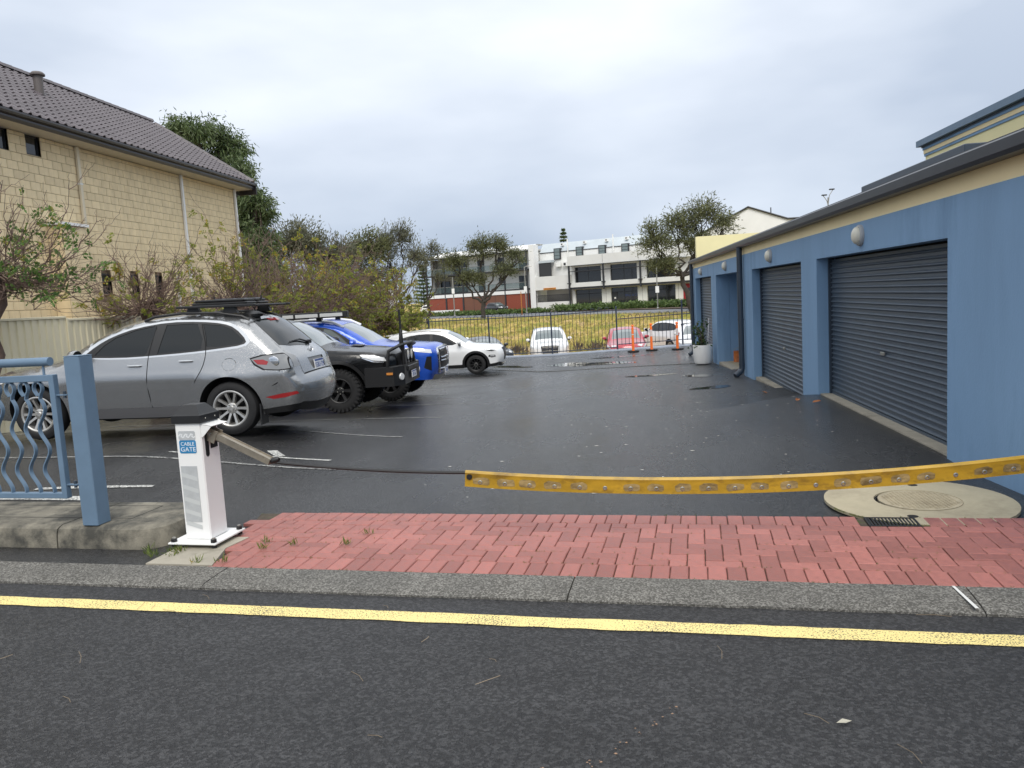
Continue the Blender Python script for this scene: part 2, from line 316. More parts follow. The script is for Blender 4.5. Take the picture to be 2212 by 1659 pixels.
# kerb: mountable concrete lengths with joints
kerb = tag(bpy.data.objects.new('kerb', None), kind='structure'); COL.objects.link(kerb)
jt = [-16, -13.6, -11.2, -8.9, -6.6, -4.75, -2.93, -.72, 1.28, 3.3, 5.4, 8, 10.4]
for a, c in zip(jt, jt[1:]):
    k = MB(); pr = random.Random(int(a * 100)); n = 10; rows = []
    for q, z in ((3.962, -.06), (3.964, -.008), (4.02, .004), (4.16, .012), (4.262, .014), (4.262, -.06)):
        rows.append([st(a + .004 + (c - a - .008) * i / n, q + (pr.uniform(-.004, .004) if 3.95 < q < 4.05 else 0), z + (pr.uniform(-.0015, .0015))) for i in range(n + 1)])
    vs = [p for r in rows for p in r]; n1 = n + 1
    fs = [(j * n1 + i, j * n1 + i + 1, (j + 1) * n1 + i + 1, (j + 1) * n1 + i) for j in range(5) for i in range(n)]
    fs += [tuple(j * n1 for j in range(6)), tuple(j * n1 + n for j in range(5, -1, -1))]
    k.add(vs, fs).build('kerb_length', M['kerb'], kerb, smooth=True)
M['wpaint'] = worn_paint('worn_white_paint', (.55, .55, .52), .50, 60)
MB().add([st(1.235, 3.97, .0175), st(1.252, 3.97, .0175), st(1.226, 4.25, .0205), st(1.212, 4.25, .0205)], [(0, 1, 2, 3)]).build('paint_mark', M['paintw'], kerb)
# pavers: two header courses with herringbone between
pav = tag(bpy.data.objects.new('paver_strip', None), kind='structure'); COL.objects.link(pav)
M['paver'] = jitter_mat('red_clay_paver', (.335, .125, .105), .2, .5, var=.16, vscale=22, bump=.45, bscale=160, dirt=((.16, .075, .06), 3.5, .60, .1), rvar=.14)
M['mortar'] = mat('mossy_joint', (.075, .058, .042), .95, var=.4, vscale=14, dirt=((.06, .085, .02), 5, .52, .06))
U = .1035; Q0 = 4.272; PL = lambda q: -3.03 - .33 * (q - Q0)
def brick_mesh(w, d, sd):
    r = random.Random(sd); j = .0022; b_ = .0045; m_ = MB(); e = lambda: r.uniform(-.0012, .0012)
    m_.add([(j, j, -.05), (w - j, j, -.05), (w - j, d - j, -.05), (j, d - j, -.05), (j + e(), j + e(), -b_), (w - j + e(), j + e(), -b_), (w - j + e(), d - j + e(), -b_), (j + e(), d - j + e(), -b_),
            (j + b_, j + b_, 0), (w - j - b_, j + b_, 0), (w - j - b_, d - j - b_, 0), (j + b_, d - j - b_, 0)],
           [(0, 1, 5, 4), (1, 2, 6, 5), (2, 3, 7, 6), (3, 0, 4, 7), (4, 5, 9, 8), (5, 6, 10, 9), (6, 7, 11, 10), (7, 4, 8, 11), (8, 9, 10, 11)])
    return m_.mesh('brick', M['paver'])
HV = [brick_mesh(U, 2 * U, s) for s in range(3)]; HH = [brick_mesh(2 * U, U, s + 5) for s in range(3)]; HS = [brick_mesh(U, U, s + 9) for s in range(2)]
br = random.Random(11); nb = 0; placed = []
def lay(me, p, q, w, d):
    if p + w * .5 < PL(q + d / 2) or p > 3.35: return
    if 1.02 < p + w / 2 < 1.36 and q > Q0 + 9.9 * U: return          # the drain cover takes their place
    placed.append((me, p, q, w, d)); return
def lay2(me, p, q):
    x, y, z = st(p, q); o = link('brick', me, None, pav, (x, y, .012 + br.uniform(-.002, .002)), SA + br.uniform(-.003, .003))
    o.rotation_euler = (br.uniform(-.006, .006), br.uniform(-.006, .006), o.rotation_euler.z)
p = -3.3
for i in range(66):
    lay(br.choice(HV), p + i * U, Q0, U, 2 * U); lay(br.choice(HV), p + i * U + .04, Q0 + 10 * U, U, 2 * U)
occ = set()
for r in range(0, 8):                                   # herringbone on the module grid
    for c in range(-40, 60):
        k = (c - r) % 4
        if k == 0:
            if (c, r) not in occ and (c + 1, r) not in occ: lay(br.choice(HH), c * U, Q0 + (2 + r) * U, 2 * U, U); occ |= {(c, r), (c + 1, r)}
        elif k == 3:
            if r < 7: 
                if (c, r) not in occ and (c, r + 1) not in occ: lay(br.choice(HV), c * U, Q0 + (2 + r) * U, U, 2 * U); occ |= {(c, r), (c, r + 1)}
for r in range(8):
    for c in range(-40, 60):
        if (c, r) not in occ: lay(br.choice(HS), c * U, Q0 + (2 + r) * U, U, U)
placed.sort(key=lambda a: (a[1] * .9945 + .105 * a[2]) ** 2 + (a[2] - .105 * a[1]) ** 2)
for a in placed[:298]: lay2(*a[:3])
far = MB()
for me, p, q, w_, d_ in placed[298:]:
    x, y, z = st(p, q, .012 + br.uniform(-.002, .002)); Mm = Matrix.Translation((x, y, z)) @ SM; far.add([Mm @ v.co for v in me.vertices], [tuple(f.vertices) for f in me.polygons])
M['paver2'] = mat('red_clay_paver_far', (.335, .125, .105), .5, var=.22, vscale=9, bump=.4, bscale=160, rvar=.14); far.build('brick_field', M['paver2'], pav)['kind'] = 'stuff'
sheet('joint_bed', [st(PL(Q0), Q0 - .003, -.001), st(10.4, Q0 - .003, -.001), st(10.4, Q0 + 12 * U + .004, -.001), st(PL(Q0 + 1.2) - .02, Q0 + 12 * U + .004, -.001)], M['mortar'], parent=pav)
# beyond the last of them the strip goes on out of the picture
sheet('paver_field', [st(3.5, Q0, .012), st(10.4, Q0, .012), st(10.4, Q0 + 12 * U, .012), st(3.5, Q0 + 12 * U, .012)], M['paver'], parent=pav)
# raised concrete island on the left, its end rounded
isl = tag(bpy.data.objects.new('kerb_island', None), kind='structure'); COL.objects.link(isl)
def isl_part(name, p0, p1, round_end, m, q0=4.62, q1=5.38, z1=.145, soft=.05):
    k = MB(); out = []
    r = .2
    if round_end:
        out = [(p0, q0)] + [(p1 - r + r * math.sin(a), q0 + r - r * math.cos(a)) for a in [math.pi / 2 * i / 7 for i in range(8)]] + [(p1 - r + r * math.cos(a), q1 - r + r * math.sin(a)) for a in [math.pi / 2 * i / 7 for i in range(8)]] + [(p0, q1)]
    else: out = [(p0, q0), (p1, q0), (p1, q1), (p0, q1)]
    cx = (p0 + p1) / 2; cq = (q0 + q1) / 2; rows = []
    for ins, z in ((0, -.05), (.006, .06), (.012, z1 - soft), (.022, z1 - soft * .4), (.05, z1 - .006), (.075, z1)):
        row = []
        for (pp, qq) in out:
            dq = ins if qq < cq else -ins; dp = 0
            if round_end and pp > p1 - r: dp = -ins * (pp - (p1 - r)) / r
            if round_end and qq > q0 + r and qq < q1 - r: dq = 0
            row.append(st(pp + dp, qq + (dq if abs(qq - cq) > .02 else 0), z))
        rows.append(row)
    n = len(out); vs = [v for rr in rows for v in rr]
    fs = [(j * n + i, j * n + (i + 1) % n, (j + 1) * n + (i + 1) % n, (j + 1) * n + i) for j in range(5) for i in range(n)] + [tuple(range(5 * n, 6 * n))]
    return k.add(vs, fs).build(name, m, isl, smooth=True)
isl_part('island_end', -4.55, -3.70, True, M['isl'])
isl_part('island_length', -6.8, -4.562, False, M['isl']); isl_part('island_length', -16, -6.812, False, M['isl'])
k = MB(); [k.box(-16, -4.1, q, q + .006, .1452, .1462) for q in (4.86, 5.2)]; 
k.box(-4.105, -4.098, 4.86, 5.205, .1452, .1462); k.v = [tuple(SM @ Vector(v)) for v in k.v]; k.build('island_groove', M['dark'], isl)
# pad under the bollard, moss and weeds
k = MB(); k.prism([(p_[0], p_[1]) for p_ in (st(-3.55, 4.28), st(-3.06, 4.28), st(-3.18, 4.62), st(-3.15, 4.86), st(-3.44, 4.86), st(-3.55, 4.6))], -.03, .018); k.build('bollard_pad', M['conc'], isl)
# manhole: concrete ring with a worn round cover, set in the yard
def disc(name, cx, cy, r0, r1, z, m, parent, n=64, dz=.004):
    k = MB(); k.lathe([(r0, z), (r0, z + dz), (r1, z + dz), (r1, z)] if r0 > 0 else [(1e-4, z + dz), (r1, z + dz), (r1, z)], n); o = k.build(name, m, parent, True); o.location = (cx, cy, 0); return o
mh = empty('manhole', (2.10, 5.78, 0), 0, 'round pale concrete manhole surround and worn cover beside the blue wall', 'manhole')
M['mh'] = mat('manhole_concrete', (.41, .36, .25), .8, var=.12, vscale=3, bump=.3, bscale=100, dirt=((.27, .23, .16), 1.6, .5, .2))
M['mhc'] = mat('manhole_cover', (.40, .345, .24), .75, var=.2, vscale=7, bump=.5, bscale=30, dirt=((.22, .18, .12), 4, .5, .2))
disc('surround', 0, 0, .285, .62, -.012, M['mh'], mh, dz=.02); disc('cover', .02, .02, 0, .272, -.012, M['mhc'], mh, dz=.016)
disc('gap', 0, 0, .27, .288, -.012, M['dark'], mh, dz=.008)
k = MB()
for i in range(-9, 10):
    for j in range(-9, 10):
        if math.hypot(i, j) < 9: k.box(.02 + i * .027 - .007, .02 + i * .027 + .007, .02 + j * .027 - .007, .02 + j * .027 + .007, .003, .008)
k.build('cover_studs', M['mhc'], mh)['kind'] = 'stuff'
for a in (1.3, 4.3): disc('lifting_hole', .44 * math.cos(a), .44 * math.sin(a), 0, .035, .008, M['dark'], mh, 16, .001)
dg_ = empty('drain_cover', st(1.19, Q0 + 11 * U, .0), SA, 'small black rectangular grate let into the back row of red pavers', 'drain')
k = MB(); k.box(-.155, .155, -.10, -.085, -.03, .012).box(-.155, .155, .085, .10, -.03, .012).box(-.155, -.14, -.085, .085, -.03, .012).box(.14, .155, -.085, .085, -.03, .012); k.build('frame', M['blackp'], dg_)
for i in range(13): MB().box(-.136 + i * .0212, -.124 + i * .0212, -.085, .085, -.02, .010).build('bar', M['blackp'], dg_)
MB().box(-.14, .14, -.085, .085, -.03, -.02).build('base', M['dark'], dg_)
# painted bay lines (lie on the slope) and the worn arrow on the left
def ground_strip(name, a, b_, w, m, n=26, dz=-.007, jag=.004, cut=None):
    a = Vector((*a, 0)); b_ = Vector((*b_, 0)); d = (b_ - a).normalized(); s_ = Vector((-d.y, d.x, 0)) * w / 2; r = random.Random(int(a.y * 91)); L_ = []; Rr = []
    for i in range(n + 1):
        c = a + (b_ - a) * i / n; p1 = c + s_ * (1 + r.uniform(-jag, jag) * 20); p2 = c - s_ * (1 + r.uniform(-jag, jag) * 20)
        L_.append((p1.x, p1.y, gz(p1.x, p1.y) + dz)); Rr.append((p2.x, p2.y, gz(p2.x, p2.y) + dz))
    return tag(MB().add(Rr + L_, [(i, i + 1, n + 2 + i, n + 1 + i) for i in range(n)]).build(name, m), kind='structure')
M['bay'] = worn_paint('worn_bay_paint', (.30, .30, .285), .47, 45)
for i, y in enumerate((7.95, 10.58, 13.18, 15.86, 18.51, 21.4, 24.1)):
    ground_strip('bay_line', (-9.6, y + .62), (-2.98, y), .06, M['bay'])
for i, y in enumerate((27.6, 30.2)): ground_strip('bay_line', (-9.6, y + .9), (-3.4, y + .3), .075, M['bay'])
for (a, b_, w) in (((-5.95, 6.45), (-4.72, 6.42), .10), ((-6.2, 6.72), (-4.9, 6.60), .13), ((-5.7, 6.95), (-4.5, 7.02), .07)): ground_strip('painted_letter_stroke', a, b_, w, M['wpaint'])
for (a, b_, w) in (((-3.98, 8.55), (-3.25, 8.52), .07), ((-4.15, 8.95), (-3.9, 8.62), .12), ((-5.2, 8.5), (-4.9, 8.45), .06)): ground_strip('painted_letter_stroke', a, b_, w, M['wpaint'])
# strip drain across the yard with its grating, and standing water
sd = tag(bpy.data.objects.new('strip_drain', None), kind='structure'); COL.objects.link(sd)
A_, B_ = Vector((-6.2, 30.9, 0)), Vector((2.42, 23.9, 0)); nd = 90
for i in range(nd):
    c = A_ + (B_ - A_) * (i + .5) / nd; o = MB().box(-.012, .012, -.06, .06, -.01, .006).build('grate_bar', M['steel'], sd) if i == 0 else link('grate_bar', bar_me, None, sd)
    if i == 0: bar_me = o.data
    o.location = (c.x, c.y, gz(c.x, c.y)); o.rotation_euler = (0, 0, math.atan2((B_ - A_).y, (B_ - A_).x))
o = ground_strip('drain_slot', A_[:2], B_[:2], .13, M['dark'], 40, -.009); o.parent = sd
M['water'] = mat('standing_water', (.03, .032, .034), .025, spec=.6)
def puddle(cx, cy, rx, ry, rot, sd_, n=40):
    r = random.Random(sd_); ph = [r.uniform(0, 6.28) for _ in range(4)]; pts = []
    for i in range(n):
        a = 2 * math.pi * i / n; k_ = 1 + .18 * math.sin(2 * a + ph[0]) + .14 * math.sin(3 * a + ph[1]) + .09 * math.sin(5 * a + ph[2]) + .05 * math.sin(9 * a + ph[3])
        x = rx * k_ * math.cos(a); y = ry * k_ * math.sin(a); X = cx + x * math.cos(rot) - y * math.sin(rot); Y = cy + x * math.sin(rot) + y * math.cos(rot); pts.append((X, Y, gz(X, Y) - .006))
    return tag(MB().add(pts, [tuple(range(n))]).build('puddle', M['water']), kind='structure')
puddle(-1.0, 29.3, 1.75, .75, -.72, 4); puddle(.9, 20.6, .55, .3, -.3, 8); puddle(-4.0, 30.6, .9, .35, -.5, 9); puddle(2.0, 19.2, .5, .22, -.9, 5); puddle(1.9, 15.9, .5, .22, .3, 6); puddle(.2, 31.6, 1.2, .3, -.4, 2)
# wall that holds the yard above the lower car park, with a pale plinth under the fence
FA, FB = Vector((-16, 36.35, 0)), Vector((7, 34.85, 0))
def fpt(x): return FA.y + (FB.y - FA.y) * (x - FA.x) / (FB.x - FA.x)
rw = empty('retaining_wall', (0, 0, 0), 0, 'pale low plinth wall under the loop-top fence along the yard end', 'wall')
k = MB(); fxs = [-16 + i for i in range(24)]
vs = []; 
for x in fxs:
    y = fpt(x); z = gz(x, y); vs += [(x, y - .08, z - .1), (x, y - .08, z + .05), (x, y + .12, z + .05), (x, y + .12, -2.4)]
k.add(vs, [(i * 4 + j, i * 4 + 4 + j, i * 4 + 5 + j, i * 4 + 1 + j) for i in range(23) for j in range(3)])
k.build('plinth', mat('pale_blue_plinth', (.42, .47, .56), .7, var=.1), rw)
# the far road across the bank, and its verges
Z2 = -.88
M['froad'] = mat('far_asphalt', (.13, .135, .15), .6, var=.08, vscale=.3); M['mulch'] = mat('brown_verge', (.11, .075, .055), .95, var=.3, vscale=1.2)
sheet('far_road', [(-110, 205, Z2), (-20.4, 112, Z2), (8.4, 82, Z2), (60, 28, Z2), (75, 28, Z2), (9.5, 95, Z2), (-24.5, 136, Z2), (-110, 232, Z2)], M['froad'])
sheet('verge', [(-110, 232.3, Z2 + .1), (-24.5, 136.3, Z2 + .1), (9.5, 95.3, Z2 + .1), (75, 28.3, Z2 + .1), (92, 28, Z2 + .1), (24, 108, Z2 + .1), (-26, 150, Z2 + .1), (-110, 240, Z2 + .1)], M['mulch'])
sheet('lower_parking', [(-16, 37.1, -1.86), (12, 37.1, -1.86), (12, 44, -1.86), (-16, 44, -1.86)], mat('sandy_parking', (.56, .44, .29), .9, var=.2, vscale=.8, dirt=((.40, .30, .18), .5, .5, .2)))
sheet('house_yard', [(-40, 2, .0), (-11.5, 7, .0), (-11.5, 36, -.9), (-40, 36, -.9)], M['mulch'])
# ================================================================ BLUE GARAGE BLOCK (right)
GX = 2.92
ga = empty('garage_block', (GX, 6, 0), 0, 'long blue rendered garage block with dark roller doors along the right', 'building')
def gpart(mb, name, m, smooth=False, parent=None):
    o = mb.build(name, m, ga, smooth); o.matrix_parent_inverse = Matrix.Translation((-GX, -6, 0)); return o
doors = [(7.35, 11.78, -.03), (12.70, 16.97, -.34), (18.19, 22.66, -.52), (23.74, 28.0, -.75)]
LT = 1.90
k = MB(); ends = [-4.0] + [v for d in doors for v in d[:2]] + [28.75]
for i in range(0, len(ends), 2): k.box(GX, GX + .35, ends[i], ends[i + 1], -1.3, LT)
k.box(GX, GX + .35, -4, 28.75, LT, 2.25); gpart(k, 'wall', M['bluewall'])
k = MB().box(GX + .012, GX + .33, -4, 28.74, 2.25, 2.515); gpart(k, 'cream_band', M['cream'])
k = MB().box(GX + .35, 9.5, 28.4, 28.7, -1.3, 2.5); gpart(k, 'end_wall', M['bluewall'])
# lintel undersides and threshold steps
for y0, y1, zf in doors:
    k = MB().box(GX + .03, GX + .40, y0 + .004, y1 - .004, zf - .5, zf); gpart(k, 'threshold', M['conc'])
k = MB().box(GX + .02, GX + .6, 7.36, 11.77, -.032, -.028); 
# gutter: rolled profile along the eave
prof = [(0, 0), (-.13, .0), (-.155, .03), (-.16, .11), (-.145, .125), (-.12, .125), (-.12, .10), (0, .10)]
k = MB(); n = len(prof)
k.add([(GX + .02 + px, y, 2.405 + pz) for y in (-4, 28.95) for px, pz in prof], [tuple(range(n)), tuple(range(2 * n - 1, n - 1, -1))] + [(i, n + i, n + (i + 1) % n, (i + 1) % n) for i in range(n)])
gpart(k, 'gutter', M['gutter'])
k = MB(); k.add([(GX - .09, y, 2.55) for y in (-4, 29.0)] + [(9.6, y, 2.92) for y in (-4, 29.0)] + [(GX - .09, y, 2.525) for y in (-4, 29.0)] + [(9.6, y, 2.89) for y in (-4, 29.0)], [(0, 2, 3, 1), (4, 5, 7, 6), (0, 1, 5, 4), (1, 3, 7, 5), (2, 0, 4, 6)])
gpart(k, 'roof', M['gutter'])
# the far parapet
k = MB().box(3.12, 12, 29.3, 29.6, 2.62, 3.40); gpart(k, 'end_parapet', M['yell'])
k = MB().box(3.12, 12, 29.3, 29.6, -1.3, 2.615); gpart(k, 'end_parapet_base', M['bluewall'])
# roller doors: one slat after another
for di, (y0, y1, zf) in enumerate(doors):
    if di == 2: continue
    rd = empty('roller_door', (GX + .2, (y0 + y1) / 2, zf)); rd.parent = ga; rd.matrix_parent_inverse = Matrix.Translation((-GX, -6, 0))
    hgt = LT - zf; ns = 28 if di == 0 else 29; ph = (hgt - .06) / ns; L = (y1 - y0) / 2 - .045
    pr = [(0, 0), (-.004, .06), (-.018, .16), (-.021, .26), (-.018, .36), (-.005, .46), (0, .52), (0, 1.0)]
    mbs = MB(); n = len(pr)
    mbs.add([(px, y, pz * ph) for y in (-L, L) for px, pz in pr], [(i, i + 1, n + i + 1, n + i) for i in range(n - 1)])
    mbs.add([(.003, -L, -.004), (.003, L, -.004), (.003, L, ph + .004), (.003, -L, ph + .004)], [(0, 1, 2, 3)])
    sm = mbs.mesh('slat', M['shut'], True)
    for i in range(ns): link('slat', sm, None, rd, (0, 0, i * ph + .03))
    MB().box(-.02, .02, -L, L, 0, .03).build('bottom_rail', M['shut'], rd)
    for s in (-1, 1): MB().box(-.045, .03, s * (L + .022) - .022, s * (L + .022) + .022, 0, hgt - .002).build('guide_rail', M['navy'], rd)
    MB().bbox(-.035, -.018, -.07, .07, .72 + .0, .76, .006).build('lock_plate', M['steel'], rd)
    MB().box(.06, .08, -L - .04, L + .04, -.01, hgt).build('door_back', M['dark'], rd)
# the open bay
k = MB(); y0, y1, zf = doors[2]
k.box(3.275, 6, y0 - .1, y0 - .002, zf, LT + .35).box(3.275, 6, y1 + .002, y1 + .1, zf, LT + .35).box(4.6, 4.7, y0, y1, zf, LT + .35); gpart(k, 'bay_wall', M['bluewall'])
k = MB().box(3.2, 4.6, y0, y1, zf - .1, zf + .002); gpart(k, 'bay_floor', mat('bay_floor', (.34, .29, .2), .8, var=.15, vscale=3))
k = MB().box(3.275, 6, y0, y1, LT + .35, LT + .4); gpart(k, 'bay_ceiling', M['bluewall'])
ot = empty('tin_can', (3.42, 22.35, doors[2][2]), 0, 'rusty orange tin standing on the floor of the open garage bay', 'tin')
MB().lathe([(.12, 0), (.125, .01), (.12, .02), (.12, .29), (.125, .3), (.115, .305), (.02, .3)], 20, cap0=True).build('body', mat('orange_tin', (.45, .13, .03), .5, var=.4, vscale=9), ot, True)
MB().tube([(-.12, 0, .25), (-.09, 0, .36), (0, 0, .40), (.09, 0, .36), (.12, 0, .25)], .005, 6).build('handle', M['steel'], ot)
# round bulkhead lights
M['opal'] = mat('opal_diffuser', (.72, .69, .58), .4, var=.04); M['lrim'] = mat('grey_light_rim', (.42, .43, .44), .5)
lw = ['nearest round bulkhead light on the blue wall above the widest roller door', 'round bulkhead light above the second nearest roller door', 'round bulkhead light above the open garage bay', 'farthest round bulkhead light above the end roller door']
for y, lb in zip((9.74, 15.0, 20.65, 26.1), lw):
    e = empty('wall_light', (GX, y, 2.09), 0, lb, 'wall light', 'bulkhead lights on the garage wall'); Mr = Matrix.Rotation(-math.pi / 2, 4, 'Y')
    MB().lathe([(.123, .0), (.123, .028), (.115, .04), (.102, .045)], 28, Mr, True).build('base', M['lrim'], e, True)
    MB().lathe([(.104, .04), (.10, .06), (.086, .08), (.06, .096), (.03, .104), (.001, .106)], 28, Mr).build('diffuser', M['opal'], e, True)
    for a in (.6, 2.2, 3.8, 5.4): MB().lathe([(.007, .05), (.006, .054), (.001, .054)], 8, Matrix.Translation((0, .112 * math.cos(a), .112 * math.sin(a))) @ Mr).build('screw', M['steel'], e)
# downpipes
for y, nm, zb in ((18.0, 'dark blue round downpipe between the open bay and the middle roller door', gz(2.8, 18)), (28.5, 'dark blue downpipe at the far corner of the garage block', gz(2.8, 28.5))):
    e = empty('downpipe', (GX - .085, y, zb), 0, nm, 'downpipe'); h = 2.42 - zb
    MB().tube([(0, 0, .16), (0, 0, h)], .062, 14).build('pipe', M['navy'], e, True); MB().tube([(.0, 0, .2), (-.01, 0, .14), (-.06, -.03, .09), (-.16, -.08, .02)], .066, 14).build('shoe', M['navy'], e, True)
    for z in (.25, 1.25, 2.1): MB().lathe([(.066, z), (.068, z), (.068, z + .03), (.064, z + .03)], 14).build('clip', M['navy'], e, True)
# low dark panel on the roof and the tall parapet behind
e = empty('roof_panel', (4.3, 10.9, 2.765), 0, 'long flat dark panel lying on the garage roof behind the gutter', 'panel')
MB().bbox(-.5, .5, -1.75, 1.75, .10, .19, .01).build('panel', M['navy'], e); MB().box(-.45, .45, -1.6, -1.5, -.1, .10).box(-.45, .45, 1.5, 1.6, -.1, .10).build('legs', M['navy'], e)
e = empty('parapet_building', (6, 12, 0), 0, 'cream and blue banded parapet rising above the garage roof at right', 'building')
X0, Y1 = 6.0, 16.1
MB().box(X0, X0 + 6, -4, Y1, 2.9, 3.80).build('panel_wall', M['yell'], e).matrix_parent_inverse = Matrix.Translation((-6, -12, 0))
def pb(name, x, z0, z1, m, ye=0.): o = MB().box(X0 - x, X0 + 6, -4, Y1 + ye, z0, z1).build(name, m, e); o.matrix_parent_inverse = Matrix.Translation((-6, -12, 0))
pb('blue_string_course', .02, 3.80, 3.845, M['bluewall'], .015); pb('cream_string_course', .03, 3.845, 3.915, M['cream'], .02); pb('blue_frieze', .045, 3.915, 3.96, M['bluewall'], .03); pb('cornice_painted_shade', .06, 3.96, 3.99, M['navy'], .05); pb('cornice', .13, 3.99, 4.10, M['bluesteel'], .12)  # the navy strip paints in the shade below the cornice
# ================================================================ BRICK HOUSE (left)
HX = -13.75
ho = empty('brick_house', (HX, 20, 0), 0, 'two-storey pale limestone-brick house with dark tiled roof behind the fence', 'house')
HI = Matrix.Translation((-HX, -20, 0))
def hp(mb, name, m, smooth=False, parent=None):
    o = mb.build(name, m, ho, smooth); o.matrix_parent_inverse = HI; return o
M['mort'] = mat('mortar', (.36, .28, .175), .95, var=.15, vscale=3)
M['block'] = jitter_mat('limestone_brick', (.79, .65, .415), .09, .88, var=.12, vscale=6, bump=.35, bscale=55, stretch=(1, 1, .25), dirt=((.64, .51, .30), 1.3, .60, .15))
WY0, WY1, WZ1 = 8.0, 28.62, 6.18
hp(MB().box(HX - 7, HX - .11, WY0, WY1 - .012, -.5, WZ1 + .1), 'wall', M['mort'])
wins = [(17.84, 18.33, 5.70, WZ1), (16.9, 17.27, 5.68, WZ1), (15.9, 16.3, 5.68, WZ1), (20.14, 20.56, 2.33, 2.91), (21.47, 21.84, 2.33, 2.91), (22.71, 23.1, 2.33, 2.91)]
BL, BH = .345, .206; jn = .0055
def clipspans(y0, y1, z0, z1):
    sp = [(y0, y1)]
    for (a, c, d, e_) in wins:
        if z1 > d + .02 and z0 < e_ - .02:
            ns_ = []
            for s0, s1 in sp:
                if s1 <= a or s0 >= c: ns_.append((s0, s1)); continue
                if s0 < a - .02: ns_.append((s0, a))
                if s1 > c + .02: ns_.append((c, s1))
            sp = ns_
    return sp
bk = []; mo = MB()
rows = int((WZ1 + .3) / BH) + 1
for r in range(rows):
    z0 = -.3 + r * BH; z1 = min(z0 + BH, WZ1)
    for s0, s1 in clipspans(WY0, WY1 - .012, z0, z1): mo.box(HX - .109, HX - .012, s0, s1, z0, z1 - .0005)
    y = WY0 - (BL / 2 if r % 2 else 0)
    while y < WY1:
        a, c = max(y, WY0), min(y + BL, WY1)
        if c - a > .03:
            for s0, s1 in clipspans(a, c, z0, z1): bk.append((s0, s1, z0, z1))
        y += BL
hp(mo, 'mortar_bed', M['mort'])
vis = [b_ for b_ in bk if b_[0] > 15.5 and b_[2] > 1.7]
vis.sort(key=lambda b_: (b_[0] ** 2 + 190))
near = set(vis[:300]); br = random.Random(5); cache = {}
jo = MB()
def block_geo(mb, w, h, d=.012):
    j = jn; c = .005
    mb.add([(-d, j, j), (-d, w - j, j), (-d, w - j, h - j), (-d, j, h - j), (-c * .5, j, j), (-c * .5, w - j, j), (-c * .5, w - j, h - j), (-c * .5, j, h - j), (0, j + c, j + c), (0, w - j - c, j + c), (0, w - j - c, h - j - c), (0, j + c, h - j - c)],
           [(0, 1, 5, 4), (1, 2, 6, 5), (2, 3, 7, 6), (3, 0, 4, 7), (4, 5, 9, 8), (5, 6, 10, 9), (6, 7, 11, 10), (7, 4, 8, 11), (8, 9, 10, 11)])
for b_ in bk:
    s0, s1, z0, z1 = b_
    if b_ in near:
        key = (round(s1 - s0, 2), round(z1 - z0, 2))
        if key not in cache: mb = MB(); block_geo(mb, s1 - s0, z1 - z0); cache[key] = mb.mesh('brick', M['block'])
        o = link('brick', cache[key], None, ho, (HX + br.uniform(-.003, .003), s0, z0)); o.matrix_parent_inverse = HI
    else:
        mb = MB(); block_geo(mb, s1 - s0, z1 - z0); dx = br.uniform(-.003, .003); jo.add([(HX + v[0] + dx, s0 + v[1], z0 + v[2]) for v in mb.v], mb.f)
M['block2'] = mat('limestone_brick_far', (.79, .65, .415), .88, var=.12, vscale=4, bump=.3, bscale=55, stretch=(1, 1, .5), dirt=((.64, .51, .30), 1.3, .60, .15))
hp(jo, 'brick_field', M['block2'])['kind'] = 'stuff'
M['wframe'] = mat('black_window_frame', (.015, .015, .017), .4)
for (a, c, d, e_) in wins:
    w = hp(MB().box(HX - .10, HX - .06, a, a + .04, d, e_).box(HX - .10, HX - .06, c - .04, c, d, e_).box(HX - .10, HX - .06, a + .04, c - .04, d, d + .04).box(HX - .10, HX - .06, a + .04, c - .04, e_ - .04, e_), 'window', M['wframe'])
    g = MB().box(HX - .085, HX - .08, a + .04, c - .04, d + .04, e_ - .04).build('pane', M['glassB'], w)
    hp(MB().box(HX - .10, HX - .0125, a - .012, a, d, e_).box(HX - .10, HX - .0125, c, c + .012, d, e_).box(HX - .10, HX - .0125, a, c, d - .012, d), 'window_reveal', M['block2'])
# downpipes, pier, eave, roof
for y, z0 in ((19.62, 4.1), (24.7, -.3), (28.40, -.3)):
    hp(MB().bbox(HX + .012, HX + .085, y - .05, y + .05, z0, WZ1, .008), 'downpipe', M['white'] if y > 20 else mat('cream_downpipe', (.70, .62, .47), .5))
    hp(MB().box(HX + .008, HX + .09, y - .055, y + .055, 5.2, 5.24), 'pipe_clip', M['white'])
hp(MB().bbox(HX + .012, HX + .085, 23.85, 23.93, 1.2, 2.9, .008), 'downpipe', M['white'])
hp(MB().box(HX + .004, HX + .40, 18.22, 19.12, -.3, 4.02), 'pier', M['mort'])
jo = MB(); pr_ = random.Random(9)
for r in range(21):
    z0 = -.3 + r * BH; z1 = min(z0 + BH, 4.02); 
    for s0, s1 in (((18.22, 18.55), (18.55, 18.9), (18.9, 19.12)) if r % 2 else ((18.22, 18.39), (18.39, 18.73), (18.73, 19.12))):
        mb = MB(); block_geo(mb, s1 - s0, z1 - z0, .008); jo.add([(HX + .408 + v[0], s0 + v[1], z0 + v[2]) for v in mb.v], mb.f)
    mb = MB(); block_geo(mb, .392, z1 - z0, .008); jo.add([(HX + .006 + v[1], 18.212 - v[0], z0 + v[2]) for v in mb.v], [tuple(reversed(f_)) for f_ in mb.f])
hp(jo, 'pier_brick', M['block2'])['kind'] = 'stuff'
hp(MB().box(HX + .006, HX + .46, 18.16, 19.18, 4.03, 4.10), 'pier_cap', M['white'])
EX = -13.2; M['soffit'] = mat('cream_soffit', (.66, .61, .50), .7)
hp(MB().box(HX - .1, EX, WY0, 28.86, 6.19, 6.21), 'soffit', M['soffit'])
